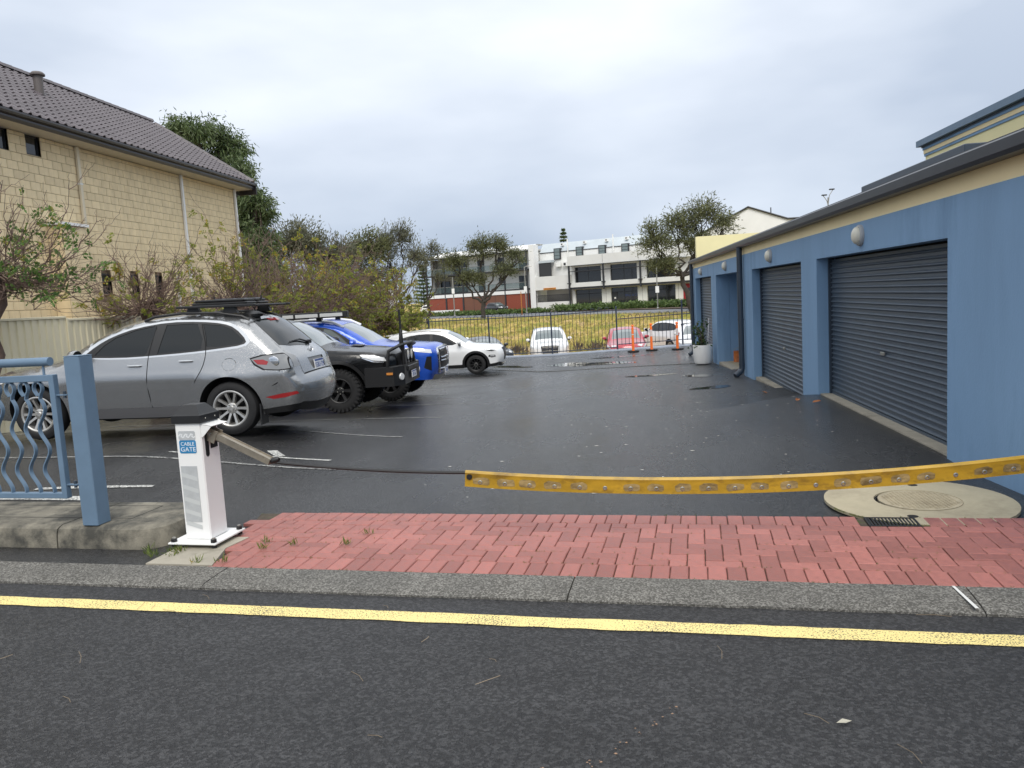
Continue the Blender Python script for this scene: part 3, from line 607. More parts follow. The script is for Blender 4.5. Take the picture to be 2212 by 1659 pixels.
prof = [(-.02, 0), (.0, -.02), (.03, -.02), (.05, .05), (.05, .09), (.07, .11), (.115, .125), (.125, .17), (.12, .21), (.10, .22), (.09, .20), (-.02, .20)]
k = MB(); n = len(prof); k.add([(EX + px, y, 6.21 + pz) for y in (WY0, 28.9) for px, pz in prof], [tuple(range(n - 1, -1, -1)), tuple(range(n, 2 * n))] + [(i, (i + 1) % n, n + (i + 1) % n, n + i) for i in range(n)])
M['hgut'] = mat('brown_black_gutter', (.026, .023, .026), .3); hp(k, 'gutter', M['hgut'])
hp(MB().add([(EX - .55, 28.9, 6.02), (EX + .13, 28.9, 6.02), (EX + .13, 28.9, 6.44), (EX - .2, 28.9, 6.5), (EX - .55, 28.9, 6.3), (EX - .55, 28.94, 6.02), (EX + .13, 28.94, 6.02), (EX + .13, 28.94, 6.44), (EX - .2, 28.94, 6.5), (EX - .55, 28.94, 6.3)], [(0, 1, 2, 3, 4), (9, 8, 7, 6, 5), (0, 5, 6, 1), (1, 6, 7, 2), (2, 7, 8, 3), (3, 8, 9, 4)]), 'barge_end', M['hgut'])
RX, RZ = -17.05, 9.01; ex, ez = EX + .06, 6.43
sl = Vector((RX - ex, 0, RZ - ez)); SLn = sl.length; su = sl / SLn; sn = Vector((-su.z, 0, su.x)); sn = sn if sn.z > 0 else -sn
roof = empty('roof', (0, 0, 0)); roof.parent = ho; roof.matrix_parent_inverse = HI
k = MB(); base = [(ex, WY0, ez - .06), (ex, 28.9, ez - .06), (RX, 28.9, RZ - .06), (RX, WY0, RZ - .06), (2 * RX - ex, WY0, ez - .06), (2 * RX - ex, 28.9, ez - .06)]
k.add(base, [(0, 1, 2, 3), (3, 2, 5, 4)]); k.build('roof_deck', M['hgut'], roof)
hp(MB().add([(HX, 28.60, 6.19), (2 * RX - HX, 28.60, 6.19), (RX, 28.60, RZ - .1)], [(0, 1, 2)]), 'gable', M['block2'])
M['tile'] = jitter_mat('dark_roof_tile', (.088, .074, .082), .14, .38, var=.16, vscale=8, bump=.12, bscale=50)
TW, TC = .30, .33; nrow = int(SLn / TC) + 1; TCs = SLn / nrow
def tile_geo(mb, o_, tw=TW):                              # one double-roll tile with a thick front edge
    prf = [(0, 0), (.02, .005), (.05, .038), (.085, .05), (.12, .038), (.15, .008), (.19, .0), (.25, .0), (.30, .0)]
    vs = []
    for s_, lift in ((0, .030), (TCs * 1.08, .004)):
        for py, pz in prf: p_ = o_ + su * s_ + sn * (pz + lift); vs.append((p_.x, p_.y + py, p_.z))
    for py, pz in prf: p_ = o_ + sn * (pz + .004); vs.append((p_.x, p_.y + py, p_.z))
    n = len(prf); mb.add(vs, [(i + 1, i, n + i, n + i + 1) for i in range(n - 1)] + [(i, i + 1, 2 * n + i + 1, 2 * n + i) for i in range(n - 1)])
mb = MB(); tile_geo(mb, Vector((0, 0, 0))); tme = mb.mesh('tile', M['tile'], True)
tl = []
for r in range(nrow):
    ny = int((28.9 - WY0) / TW)
    for c in range(ny): tl.append((r, 28.9 - (c + 1) * TW))
tl.sort(key=lambda q: -( (28.9 - q[1]) if q[1] > 17.2 + q[0] * .25 else -1) * 0 + abs(q[1] - 19.5) + q[0] * .1)
jo = MB(); tr = random.Random(2); M['tile2'] = mat('dark_roof_tile_far', (.088, .074, .082), .38, var=.2, vscale=3, bump=.12, bscale=50)
for i, (r, y) in enumerate(tl):
    o_ = Vector((ex, y, ez)) + su * (r * TCs)
    if i < 300: link('roof_tile', tme, None, roof, o_ + sn * tr.uniform(-.003, .003))
    else: tile_geo(jo, o_ + sn * tr.uniform(-.003, .003))
jo.build('roof_tile_field', M['tile2'], roof, True)['kind'] = 'stuff'
for i in range(48):
    y = 28.9 - (i + 1) * .42
    if y < WY0: break
    if i == 0: rc = MB().add([(x_, yy, z_) for yy, f_ in ((0, 1.), (.44, 1.14)) for x_, z_ in ((-.16 * f_, -.06), (-.11 * f_, .04 * f_), (0, .075 * f_), (.11 * f_, .04 * f_), (.16 * f_, -.06))], [(j, j + 1, 6 + j, 5 + j) for j in range(4)] + [(4, 3, 2, 1, 0), (5, 6, 7, 8, 9)]).mesh('ridge_cap', M['tile'], True)
    link('ridge_cap', rc, None, roof, (RX, y, RZ + .06))
for r in range(int(SLn / .4)):
    o_ = Vector((ex, 28.86, ez + .05)) + su * (r * .4); 
    if r == 0: 
        vc = MB(); vc.tube([(0, 0, 0), tuple(su * .43)], [.085, .075], 8); vcm = vc.mesh('verge_cap', M['tile'], True)
    link('verge_cap', vcm, None, roof, o_)
v_ = empty('roof_vent', (-15.4, 20.75, 8.05)); v_.parent = ho; v_.matrix_parent_inverse = HI
M['vent'] = mat('brown_vent', (.11, .095, .09), .5)
MB().lathe([(.12, -.35), (.12, .38)], 18).build('pipe', M['vent'], v_, True); MB().lathe([(.19, .38), (.19, .42), (.14, .47), (.001, .48)], 18, cap0=True).build('cowl', M['vent'], v_, True)
# ================================================================ PALE STEEL FENCE ALONG THE LEFT
M['fence'] = mat('cream_steel_sheet', (.85, .77, .55), .5, var=.05, vscale=2, dirt=((.7, .63, .44), 1.2, .62, .2), stretch=(1, 1, .4))
fx = -11.22; pj = [7.94, 10.33, 12.72, 15.12, 17.5, 19.9, 22.3, 24.7, 27.1, 29.5, 31.9]
sf = empty('sheet_fence', (fx, 12, 0), 0, 'cream ribbed steel sheet fence below the brick house', 'fence'); FI = Matrix.Translation((-fx, -12, 0))
for a, c in zip(pj, pj[1:]):
    z1 = 1.745 - (a - 8) * .006 if a > 13 else 1.755; zb = -1.4
    pts = []; y = a + .04; 
    while y < c - .05:
        pts += [(0, y), (0, y + .085), (-.028, y + .105), (-.028, y + .165), (0, y + .185)]; y += .197
    pts = [p_ for p_ in pts if p_[1] < c - .035] + [(0, c - .035)]; n = len(pts); k = MB()
    k.add([(fx + px, py, zb) for px, py in pts] + [(fx + px, py, z1 - .02) for px, py in pts], [(i, i + 1, n + i + 1, n + i) for i in range(n - 1)])
    k.build('sheet', M['fence'], sf).matrix_parent_inverse = FI
    MB().bbox(fx - .045, fx + .02, a + .03, c - .03, z1 - .05, z1, .006).build('top_rail', M['fence'], sf).matrix_parent_inverse = FI
    MB().bbox(fx - .045, fx + .028, a - .028, a + .028, zb, z1 + .012, .006).build('post', M['fence'], sf).matrix_parent_inverse = FI
# ================================================================ FAR BUILDINGS
FAo = Matrix.Translation((-14.6, 140, 0)) @ Matrix.Rotation(R_(-26), 4, 'Z')      # local x along the street, -y towards the yard
def FE(name, s, label, cat, group=None):
    e = empty(name, FAo @ Vector((s, 0, -.9)), R_(-26), label, cat, group); e['o'] = s; return e
def fp(e, name, m, boxes, smooth=False):                # boxes (s0,s1, z0,z1, front, back) front = distance towards the yard
    k = MB(); s_ = e['o']
    for (a, c, z0, z1, f0, f1) in boxes: k.box(a - s_, c - s_, -f0, -f1, z0 + .9, z1 + .9)
    return k.build(name, m, e, smooth)
M['wr'] = mat('white_render', (.80, .80, .78), .8, var=.05, vscale=.5); M['wr2'] = mat('offwhite_render', (.70, .70, .67), .8, var=.06, vscale=.5)
M['zinc'] = mat('zinc_roof', (.50, .55, .58), .45, .1, var=.06, vscale=.6); M['frame'] = mat('charcoal_frame', (.03, .032, .037), .5); M['taupe'] = mat('taupe_wall', (.30, .29, .27), .8)
M['rbrick'] = mat('red_brick', (.25, .062, .036), .85, var=.2, vscale=6, bump=.3, bscale=14, stretch=(1, 1, 4)); M['brown'] = mat('brown_panel', (.17, .075, .048), .75, var=.06)
M['balg'] = mat('pale_window_glass', (.16, .20, .20), .08, spec=.8)
def clear_glass(name, tint, k):
    m = mat(name, tint, .06, spec=.6); t = m.node_tree; tr = t.nodes.new('ShaderNodeBsdfTransparent'); tr.inputs[0].default_value = (.86, .9, .9, 1); mx = t.nodes.new('ShaderNodeMixShader'); mx.inputs[0].default_value = k
    t.links.new(t.nodes['Principled BSDF'].outputs[0], mx.inputs[1]); t.links.new(tr.outputs[0], mx.inputs[2]); t.links.new(mx.outputs[0], t.nodes['Material Output'].inputs[0]); return m
M['balc'] = clear_glass('balcony_glass', (.14, .18, .18), .78); M['redp'] = mat('red_door', (.30, .012, .016), .5)
ap = FE('apartment_block', -11, 'flats with balconies over a red brick base behind the spreading tree', 'building')
fp(ap, 'roof', M['wr'], [(-22.2, .8, 9.75, 10.0, .8, -10)]); k = MB()
k.add([(-11.2, -.6, 10.9), (11.8, -.6, 10.9), (11.0, 4, 11.9), (-10.4, 4, 11.9), (11.0, 9, 11.9), (-10.4, 9, 11.9)], [(0, 1, 2, 3), (3, 2, 4, 5)]); k.build('roof_slope', M['wr'], ap)
fp(ap, 'fascia', M['frame'], [(-22.3, .9, 9.62, 9.76, 1.0, -.2)])
fp(ap, 'back_wall', M['wr'], [(-13.5, .6, -1, 9.6, -1.4, -8)]); fp(ap, 'recess_wall', M['taupe'], [(-21.2, -13.52, 2.2, 9.6, -1.6, -8)])
for z in (6.45, 3.0): fp(ap, 'balcony_floor', M['frame'], [(-22.2, .6, z - .15, z + .12, .9, -1.4)])
for z in (6.6, 3.15):
    for a, c in ((-22.1, -18), (-17.9, -13.7), (-13.6, -9.2), (-9.1, -4.4), (-4.3, .5)):
        g = fp(ap, 'balustrade', M['balc'], [(a, c, z + .05, z + 1.05, .84, .81)]); fp(ap, 'handrail', M['steel'], [(a, c, z + 1.05, z + 1.11, .86, .78)])
for s in (-22.2, -17.9, -13.65, -4.3, .5): fp(ap, 'post', M['frame'], [(s, s + .22, -.9 if s in (-4.3, .5) else 2.3, 9.65, .95, .72)])
for a, c, z0, z1 in ((-2.4, -.7, 6.6, 8.75), (-6.9, -5.7, 7.6, 8.95), (-2.5, -.9, 3.1, 5.45), (-6.9, -5.5, 4.0, 5.4), (-11.5, -10, 6.6, 8.8), (-11.5, -10, 3.1, 5.3)):
    w = fp(ap, 'window', M['frame'], [(a, c, z0, z1, -1.3, -1.38)]); fp(ap, 'pane', M['glassB'], [(a + .1, (a + c) / 2 - .04, z0 + .1, z1 - .1, -1.27, -1.29), ((a + c) / 2 + .04, c - .1, z0 + .1, z1 - .1, -1.27, -1.29)])
for a, c, z0 in ((-20.6, -18.3, 3.15), (-17.4, -14.2, 3.15), (-17.4, -14.2, 6.6)): w = fp(ap, 'window', M['frame'], [(a, c, z0, z0 + 2.3, -1.5, -1.58)]); fp(ap, 'pane', M['glassB'], [(a + .1, c - .1, z0 + .1, z0 + 2.2, -1.45, -1.49)])
fp(ap, 'white_band', M['wr'], [(-22.1, .55, 2.25, 2.86, .92, -.4)])
for a, c, mm in ((-22.1, -17.85, 'rbrick'), (-17.5, -13.85, 'rbrick'), (-13.5, -9.0, 'brown'), (-8.75, -4.35, 'brown'), (-4.05, .5, 'rbrick')): fp(ap, 'base_panel', M[mm], [(a, c, -1.2, 2.24, .8, -.4)])
for s in (-17.82, -13.82, -8.97): fp(ap, 'base_post', M['frame'], [(s, s + .3, -1.2, 2.24, .9, .5)])
fp(ap, 'panel_joint', M['frame'], [(s, s + .04, -1, 2.2, .82, .7) for s in (-11.3, -6.5)])
fp(ap, 'garden_wall', M['wr'], [(-22.3, -13.7, -1.3, 0.0, 2.4, 2.1)]); fp(ap, 'side_wall', M['taupe'], [(-22.1, -21.3, -1.2, 9.6, -.6, -8)])
of = FE('office_building', 15, 'long white rendered office building with zinc roof and big dark windows', 'building')
fp(of, 'pier', M['wr'], [(.95, 2.0, -1.2, 10.6, .6, -1)])
k = MB(); k.add([(a - 15, y, z + .9) for a in (1.6, 33) for y, z in ((2.2, 9.15), (3.4, 10.75), (9, 11.0))], [(0, 3, 4, 1), (1, 4, 5, 2)]); k.build('mansard_roof', M['zinc'], of)
for i in range(26): fp(of, 'roof_seam', M['zinc'], []) if 0 else None
fp(of, 'upper_wall', M['wr'], [(1.6, 33, 4, 9.1, -2.2, -9)]); fp(of, 'eave', M['frame'], [(1.6, 33, 9.08, 9.2, -2.1, -2.6)])
for s0, s1, z0, z1 in ((4.6, 5.95, 7.8, 9.75), (9.0, 10.35, 8.05, 9.68), (13.35, 14.7, 8.0, 9.58), (17.6, 18.95, 7.9, 9.5)):
    fp(of, 'dormer', M['frame'], [(s0, s1, z0, z1, -1.95, -3.2)]); fp(of, 'pane', M['glassT'] if 0 else M['balg'], [(s0 + .17, s1 - .17, z0 + .15 + i * (z1 - z0 - .2) / 3, z0 + .08 + (i + 1) * (z1 - z0 - .2) / 3, -1.9, -1.94) for i in range(3)])
for s in (6.0, 10.4, 14.6, 18.3): fp(of, 'roof_vent', M['wr'], [(s - .25, s + .25, 10.15, 10.6, -2.5, -3.4)]); fp(of, 'vent_grille', M['frame'], [(s - .12, s + .12, 10.3, 10.5, -2.47, -2.49)])
for s in (7.4, 16.1): fp(of, 'rain_pipe', M['wr'], [(s - .08, s + .08, 4.2, 11.2, -1.95, -2.1)])
fp(of, 'terrace_wall', M['wr2'], [(1.9, 8.95, 2.62, 4.95, .5, -.3)]); fp(of, 'terrace_floor', M['wr2'], [(1.9, 8.95, 2.62, 2.8, -.3, -2.2)])
fp(of, 'shade_screen', M['frame'], [(1.9, 4.5, 4.9, 7.35, -1.0, -1.1)]); fp(of, 'screen_head', M['zinc'], [(1.9, 4.6, 7.35, 7.75, -.9, -2)])
for s in (5.6, 6.9, 8.25):
    fp(of, 'air_conditioner', M['wr'], [(s - .45, s + .45, 6.55, 7.25, -1.6, -2.1)]); 
    if s > 6: fp(of, 'fan_grille', M['frame'], [(s - .22, s + .2, 6.68, 7.12, -1.57, -1.59)])
fp(of, 'sign_board', mat('orange_sign', (.62, .24, .03), .5), [(3.66, 6.1, 2.62, 2.95, .62, .52)])
text_mesh('sign_letters', 'E WE CLEARWAY C', .26, Matrix.Translation((4.88 - 15, -.63, 2.785 + .9)) @ Matrix.Rotation(math.pi / 2, 4, 'X'), M['frame'], of, .004)
fp(of, 'carport_wall', M['taupe'], [(1.9, 8.7, -1.2, 2.6, -3.5, -3.7)]); fp(of, 'dwarf_wall', M['wr2'], [(1.9, 8.7, -1.3, .5, .2, -.1)])
for i in range(38): fp(of, 'gate_bar', M['frame'], [(2.05 + i * .175, 2.11 + i * .175, .5, 1.75, .1, .04)])
fp(of, 'gate_rail', M['frame'], [(2, 8.6, .56, .62, .12, .02), (2, 8.6, 1.66, 1.72, .12, .02)]); fp(of, 'post', M['frame'], [(1.75, 2.0, -1.2, 2.6, .5, .2), (8.62, 8.8, -1.2, 2.6, .5, .2)])
fp(of, 'parapet', M['wr2'], [(8.9, 33, 6.42, 7.98, 1.1, -.4)]); fp(of, 'parapet_joint', M['frame'], [(15.5, 15.54, 6.5, 7.9, 1.11, 1.0), (21.9, 21.94, 6.5, 7.9, 1.11, 1.0)])
fp(of, 'front_wall', M['wr2'], [(9.0, 9.6, -1.3, 6.42, 0, -1), (14.62, 16.3, -1.3, 6.42, 0, -1), (21.12, 22.77, -1.3, 6.42, 0, -1), (27.6, 33, -1.3, 6.42, 0, -1), (9.6, 33, 2.3, 3.4, -.02, -1), (9.6, 33, 6.1, 6.42, -.02, -1)])
fp(of, 'balcony_slab', M['wr2'], [(9.2, 15.4, 2.75, 3.5, 1.1, 0), (15.75, 22.0, 2.75, 3.5, 1.1, 0), (22.35, 33, 2.75, 3.5, 1.1, 0)])
fp(of, 'slab_edge', M['frame'], [(9.1, 33, 2.42, 2.74, 1.0, 0)]); 
for s in (9.05, 15.5, 22.1): fp(of, 'column', M['frame'], [(s, s + .26, 2.2, 6.42, 1.3, 1.05)]); fp(of, 'column_bracket', M['frame'], [(s - .2, s + .46, 3.35, 3.5, 1.4, 1.0)])
fp(of, 'sun_bar', M['frame'], [(9.1, 30, 5.35, 5.47, 1.35, 1.25), (9.1, 30, 6.3, 6.4, 1.35, 1.1)])
for s0, s1, n_ in ((9.6, 14.62, 2), (16.3, 21.12, 2), (22.77, 27.6, 3)):
    fp(of, 'window', M['frame'], [(s0, s1, 3.4, 6.1, -.3, -.36)]); q = (s1 - s0) / n_
    fp(of, 'pane', M['glassB'], [(s0 + i * q + .06, s0 + (i + 1) * q - .06, 3.46, 5.3, -.26, -.28) for i in range(n_)] + [(s0 + i * q + .06, s0 + (i + 1) * q - .06, 5.42, 6.04, -.26, -.28) for i in range(n_)])
    fp(of, 'window', M['frame'], [(s0, s1, -1.2, 2.3, -.3, -.36)])
    fp(of, 'pane', M['glassB'], [(s0 + i * q + .06, s0 + (i + 1) * q - .06, z0, z1, -.26, -.28) for i in range(n_) for z0, z1 in ((-1.1, -.1), (0, 1.5), (1.6, 2.24))])
fp(of, 'entry_door', M['frame'], [(16.3, 17.4, -1.1, 1.5, -.2, -.25)]); fp(of, 'notice', M['wr'], [(16.8, 17.1, .45, .75, -.17, -.19)])
text_mesh('window_lettering', 'BALL & CO', .5, Matrix.Translation((20.0 - 15, .25, .95 + .9)) @ Matrix.Rotation(math.pi / 2, 4, 'X'), mat('blue_lettering', (.03, .06, .2), .4), of, .004)
fp(of, 'red_door', M['redp'], [(28.9, 30.9, -1.2, 2.25, .05, -.2)]); fp(of, 'pane', M['glassB'], [(29.4, 30.2, 0, 1.6, .08, .06)])
fp(of, 'panel_joint', M['frame'], [(s, s + .03, -1.2, 2.3, .01, -.1) for s in (15.4, 21.95, 28.1)] + [(14.62, 16.3, -.1, -.07, .01, -.1), (21.12, 22.77, -.1, -.07, .01, -.1), (27.6, 28.9, -.1, -.07, .01, -.1)])
# white gabled hall behind the garage block
gh = empty('white_gable_hall', (14.5, 82, -.9), R_(-8), 'tall white gabled wall rising behind the garage roof at right', 'building')
k = MB(); pts = [(-6, 0, 0), (9, 0, 0), (9, 0, 8.5), (3.1, 0, 8.62), (-.6, 0, 10.05), (-3.6, 0, 8.6), (-6, 0, 7.3)]; n = len(pts)
k.add(pts + [(a, 14, c) for a, b_, c in pts], [tuple(range(n)), tuple(range(2 * n - 1, n - 1, -1))] + [(i, n + i, n + (i + 1) % n, (i + 1) % n) for i in range(n)]); k.build('wall', M['wr'], gh)
k = MB(); k.tube([(-6.2, -.1, 7.3), (-3.6, -.1, 8.66), (-.6, -.1, 10.12), (3.1, -.1, 8.69), (9, -.1, 8.57)], .1, 6); k.build('barge_trim', M['frame'], gh); MB().box(1.5, 1.6, 0, .1, 9.2, 9.9).build('vent_pipe', M['frame'], gh); k = MB().add([(3.6, 1, 8.6), (7, 1, 8.55), (7, 1, 9.2), (7, 3, 9.2), (3.6, 3, 8.6)], [(0, 1, 2), (0, 2, 3, 4)]); k.build('roof_panel', M['balg'], gh)
# small distant houses seen between the trees on the left
for (x, y, w, h, lb) in ((-55, 165, 12, 6, 'pale house roof glimpsed behind the bare trees left of the flats'), (-38.5, 190, 16, 3.4, 'low white shed wall beyond the white four-wheel drive')):
    e = empty('distant_house', (x, y, -.9), R_(-20), lb, 'house'); MB().box(-w / 2, w / 2, 0, 8, 0, h).build('wall', M['wr2'], e)
    MB().add([(-w / 2 - .4, -.5, h), (w / 2 + .4, -.5, h), (w / 2 + .4, 4, h + 2), (-w / 2 - .4, 4, h + 2), (w / 2 + .4, 8.5, h), (-w / 2 - .4, 8.5, h)], [(0, 1, 2, 3), (3, 2, 4, 5)]).build('roof', M['zinc'], e)
    for i in range(3): MB().box(-w / 2 + 1.5 + i * 3.2, -w / 2 + 3 + i * 3.2, -.05, .05, 1, 2.2).build('window', M['glassB'], e)
# ================================================================ CARS
def chaikin(p, it=2, closed=False):
    p = [np.array(q, float) for q in p]
    for _ in range(it):
        o = [] if closed else [p[0]]
        rng = range(len(p)) if closed else range(len(p) - 1)
        for i in rng:
            a, b = p[i], p[(i + 1) % len(p)]; o += [a * .75 + b * .25, a * .25 + b * .75]
        if not closed: o.append(p[-1]); o.pop(1) if False else None
        p = o
    return np.array(p)
def inpoly(P, poly):
    x, y = P[:, 0], P[:, 1]; r = np.zeros(len(P), bool); n = len(poly)
    for i in range(n):
        x0, y0 = poly[i]; x1, y1 = poly[(i + 1) % n]
        if y0 == y1: continue
        c = ((y0 > y) != (y1 > y)) & (x < (x1 - x0) * (y - y0) / (y1 - y0) + x0); r ^= c
    return r
def dense(poly, step, closed=True):
    o = []; n = len(poly)
    for i in range(n if closed else n - 1):
        a = np.array(poly[i]); b = np.array(poly[(i + 1) % n]); k = max(1, int(np.linalg.norm(b - a) / step))
        o += [a + (b - a) * j / k for j in range(k)]
    if not closed: o.append(np.array(poly[-1]))
    return np.array(o)
def cdt(polys, lines, grid):
    vs = []; es = []
    for pl in polys:
        b = len(vs); n = len(pl); vs += [Vector((float(p[0]), float(p[1]))) for p in pl]; es += [(b + i, b + (i + 1) % n) for i in range(n)]
    for pl in lines:
        b = len(vs); n = len(pl); vs += [Vector((float(p[0]), float(p[1]))) for p in pl]; es += [(b + i, b + i + 1) for i in range(n - 1)]
    vs += [Vector((float(p[0]), float(p[1]))) for p in grid]
    r = delaunay_2d_cdt(vs, es, [], 0, 1e-4)
    return np.array([tuple(v) for v in r[0]]), np.array([f for f in r[2] if len(f) == 3])
def strip_line(pl, w):                                  # a polyline turned into a thin closed band
    pl = np.array(pl, float); t = np.gradient(pl, axis=0); t /= np.linalg.norm(t, axis=1)[:, None] + 1e-9; n = np.stack([-t[:, 1], t[:, 0]], 1) * w / 2
    return np.concatenate([pl + n, (pl - n)[::-1]])
def rrect(x0, x1, y0, y1, r=.02):
    return [(x0 + r, y0), (x1 - r, y0), (x1, y0 + r), (x1, y1 - r), (x1 - r, y1), (x0 + r, y1), (x0, y1 - r), (x0, y0 + r)]
class Car:
    """side outline in metres: x runs back from the nose, z up from the road"""
    def __init__(s, name, label, L, Wd, sil, sill, axles, wr, ra, belt, roofz, tum=.78, group=None, r=.085, bul=None, fr=(.9, .2), rr=(.7, .14), it=2, wz=None):
        s.e = empty(name, (0, 0, 0), 0, label, 'car', group); s.L = L; s.W = Wd; s.sill = sill; s.ax = axles; s.wr = wr; s.ra = ra; s.belt = belt; s.roofz = roofz; s.tum = tum; s.r = r; s.fr = fr; s.rr = rr
        c = chaikin(sil, it); s.sil = dense(c, .05, False); s.bul = bul or []
        d = np.linalg.norm(np.diff(s.sil, axis=0), axis=1); s.S = np.concatenate([[0], np.cumsum(d)]); s.side = []; s.top = []; s.wz = wz or wr
        t = np.gradient(s.sil, axis=0); k = np.ones(5) / 5
        t = np.stack([np.convolve(np.pad(t[:, i], 2, mode='edge'), k, 'valid') for i in (0, 1)], 1); t /= np.linalg.norm(t, axis=1)[:, None]; s.N = np.stack([-t[:, 1], t[:, 0]], 1)
    def X(s, x): return s.L / 2 - x
    def wbase(s, x, z):
        x = np.asarray(x, float); z = np.asarray(z, float); zs = s.sill; zb = s.belt; h = s.W / 2
        lo = np.clip((z - zs) / max(.3, zb - .27 - zs), 0, 1); f = .90 + .10 * np.sin(lo * math.pi / 2)
        up = np.clip((z - (zb - .26)) / .26, 0, 1); f = f - .045 * up ** 1.5
        f = f + .010 * np.exp(-((z - (zb - .22)) / .045) ** 2) - .012 * np.exp(-((z - (zs + .30)) / .14) ** 2)
        tm = np.clip((z - zb) / (s.roofz - zb), 0, 1.15); f = f - (.955 - s.tum) * tm ** 1.25 * 1.0
        a = np.clip((s.fr[0] - x) / s.fr[0], 0, 1.2); f = f * (1 - s.fr[1] * a ** 2.4)
        a = np.clip((x - (s.L - s.rr[0])) / s.rr[0], 0, 1.2); f = f * (1 - s.rr[1] * a ** 2.2)
        for ax in s.ax:                                  # swelling round the wheels
            d = np.hypot(x - ax, (z - s.wz) * 1.0); f = f + .016 * np.exp(-((d - s.ra) / .12) ** 2) 
        return h * f
    def w(s, x, z, edge=False):
        w0 = s.wbase(x, z)
        if edge: return w0 - s.r
        P = np.stack([np.asarray(x), np.asarray(z)], 1); A = s.sil[:-1]; B = s.sil[1:]; AB = B - A; l2 = (AB ** 2).sum(1) + 1e-12; d = np.full(len(P), 9.)
        for c in range(0, len(P), 800):
            q = P[c:c + 800, None, :] - A[None]; t = np.clip((q * AB[None]).sum(2) / l2[None], 0, 1); d[c:c + 800] = np.sqrt(((q - t[..., None] * AB[None]) ** 2).sum(2)).min(1)
        u = np.clip(1 - d / s.r, 0, 1); return w0 - s.r * (1 - np.sqrt(np.maximum(0, 1 - u ** 2)))
    def sat(s, x, z): return s.S[np.argmin((s.sil[:, 0] - x) ** 2 + (s.sil[:, 1] - z) ** 2)]
    def region(s, name, poly, m, off=0., it=0, label=None, both=True): s.side.append((name, np.array(chaikin(poly, it, True) if it else poly, float), m, off, label))
    def seam(s, pts, w=.012, m=None, off=-.004, name='panel_gap', it=1): s.side.append((name, strip_line(dense(chaikin(pts, it), .06, False), w), m or M['dark'], off, None))
    def tregion(s, name, poly, m, off=0., it=0): s.top.append((name, np.array([(s.sat(*p[:2]), p[2]) for p in poly], float), m, off, it))
    def bulge(s, S):
        if not s.bul: return 0 * S
        ks = [s.sat(*b[:2]) for b in s.bul]; return np.interp(S, ks, [b[2] for b in s.bul])
    def tp(s, S, T):
        x = np.interp(S, s.S, s.sil[:, 0]); z = np.interp(S, s.S, s.sil[:, 1]); nx = np.interp(S, s.S, s.N[:, 0]); nz = np.interp(S, s.S, s.N[:, 1]); w = s.w(x, z, True); b = s.bulge(S) * (1 - np.abs(T) ** 2.3)
        return np.stack([s.L / 2 - (x + nx * b), T * w, z + nz * b], 1)
    def build(s, paint):
        arcs = []
        bot = [s.sil[-1]]; 
        out = [tuple(p) for p in s.sil]
        lower = [(s.sil[-1][0], s.sil[-1][1])]
        for ax in sorted(s.ax, reverse=True):
            c = (ax, s.wz); z0 = s.sill if ax != 0 else s.sill
            a0 = math.asin(max(-1, min(1, (s.sill - c[1]) / s.ra)))
            arcs.append([(c[0] + s.ra * math.cos(a), c[1] + s.ra * math.sin(a)) for a in np.linspace(a0, math.pi - a0, 26)])
            lower += arcs[-1]
        lower.append((s.sil[0][0], s.sil[0][1]))
        outline = np.array(out + lower[1:-1]); outline = dense(outline, .05)
        x0, x1 = s.sil[:, 0].min(), s.sil[:, 0].max(); z0, z1 = outline[:, 1].min(), outline[:, 1].max()
        g = np.array([(x, z) for x in np.arange(x0, x1, .075) for z in np.arange(z0, z1, .06)]); g = g[inpoly(g, outline)]
        polys = [outline] + [dense(p, .05) for _, p, *_ in s.side]
        V, F = cdt(polys, [], g)
        c = V[F].mean(1); ins = inpoly(c, outline); F = F[ins]; c = c[ins]; lab = np.zeros(len(F), int)
        for i, (_, p, *_r) in enumerate(s.side): lab[inpoly(c, p)] = i + 1
        w = s.w(V[:, 0], V[:, 1])
        def emit(name, FF, off, m, sides=(1, -1), par=None, label=None):
            if len(FF) == 0: return
            VV = []; F2 = []; n = 0; us, inv = np.unique(FF, return_inverse=True); FF = inv.reshape(-1, 3)
            for sd in sides:
                VV.append(np.stack([s.L / 2 - V[us, 0], sd * (w[us] + off), V[us, 1]], 1)); f = FF + n
                a = VV[-1][FF]; nn = np.cross(a[:, 1] - a[:, 0], a[:, 2] - a[:, 0])[:, 1] * sd
                f = np.where((nn < 0)[:, None], f[:, ::-1], f); F2.append(f); n += len(us)
            o = link(name, qmesh(name, np.concatenate(VV), np.concatenate(F2), m, True), None, s.e)
            if label: o['label'] = label
            return o
        body = [(V, F[lab == 0])]
        merged = {}
        for i, (nm, p, m, off, lb) in enumerate(s.side):
            for sd in (1, -1): emit(nm, F[lab == i + 1], off, m, (sd,), None, lb)
        # crosswise skin: nose, bonnet, screen, roof, tail
        S1 = s.S[-1]; outl = dense([(0, -1), (S1, -1), (S1, 1), (0, 1)], .055)
        gg = np.array([(a, b) for a in np.arange(.05, S1, .075) for b in np.linspace(-.93, .93, 21)])
        tops = [(nm, (chaikin(p, it, True) if it else p), m, off) for nm, p, m, off, it in s.top]
        V2, F2 = cdt([outl] + [dense(p, .05) for _, p, *_ in tops], [], gg); c2 = V2[F2].mean(1); lab2 = np.zeros(len(F2), int)
        for i, (_, p, *_r) in enumerate(tops): lab2[inpoly(c2, p)] = i + 1
        P2 = s.tp(V2[:, 0], np.clip(V2[:, 1], -1, 1))
        nrm = s.tp(V2[:, 0], np.clip(V2[:, 1], -1, 1)) * 0; nrm[:, 0] = -np.interp(V2[:, 0], s.S, s.N[:, 0]); nrm[:, 2] = np.interp(V2[:, 0], s.S, s.N[:, 1])
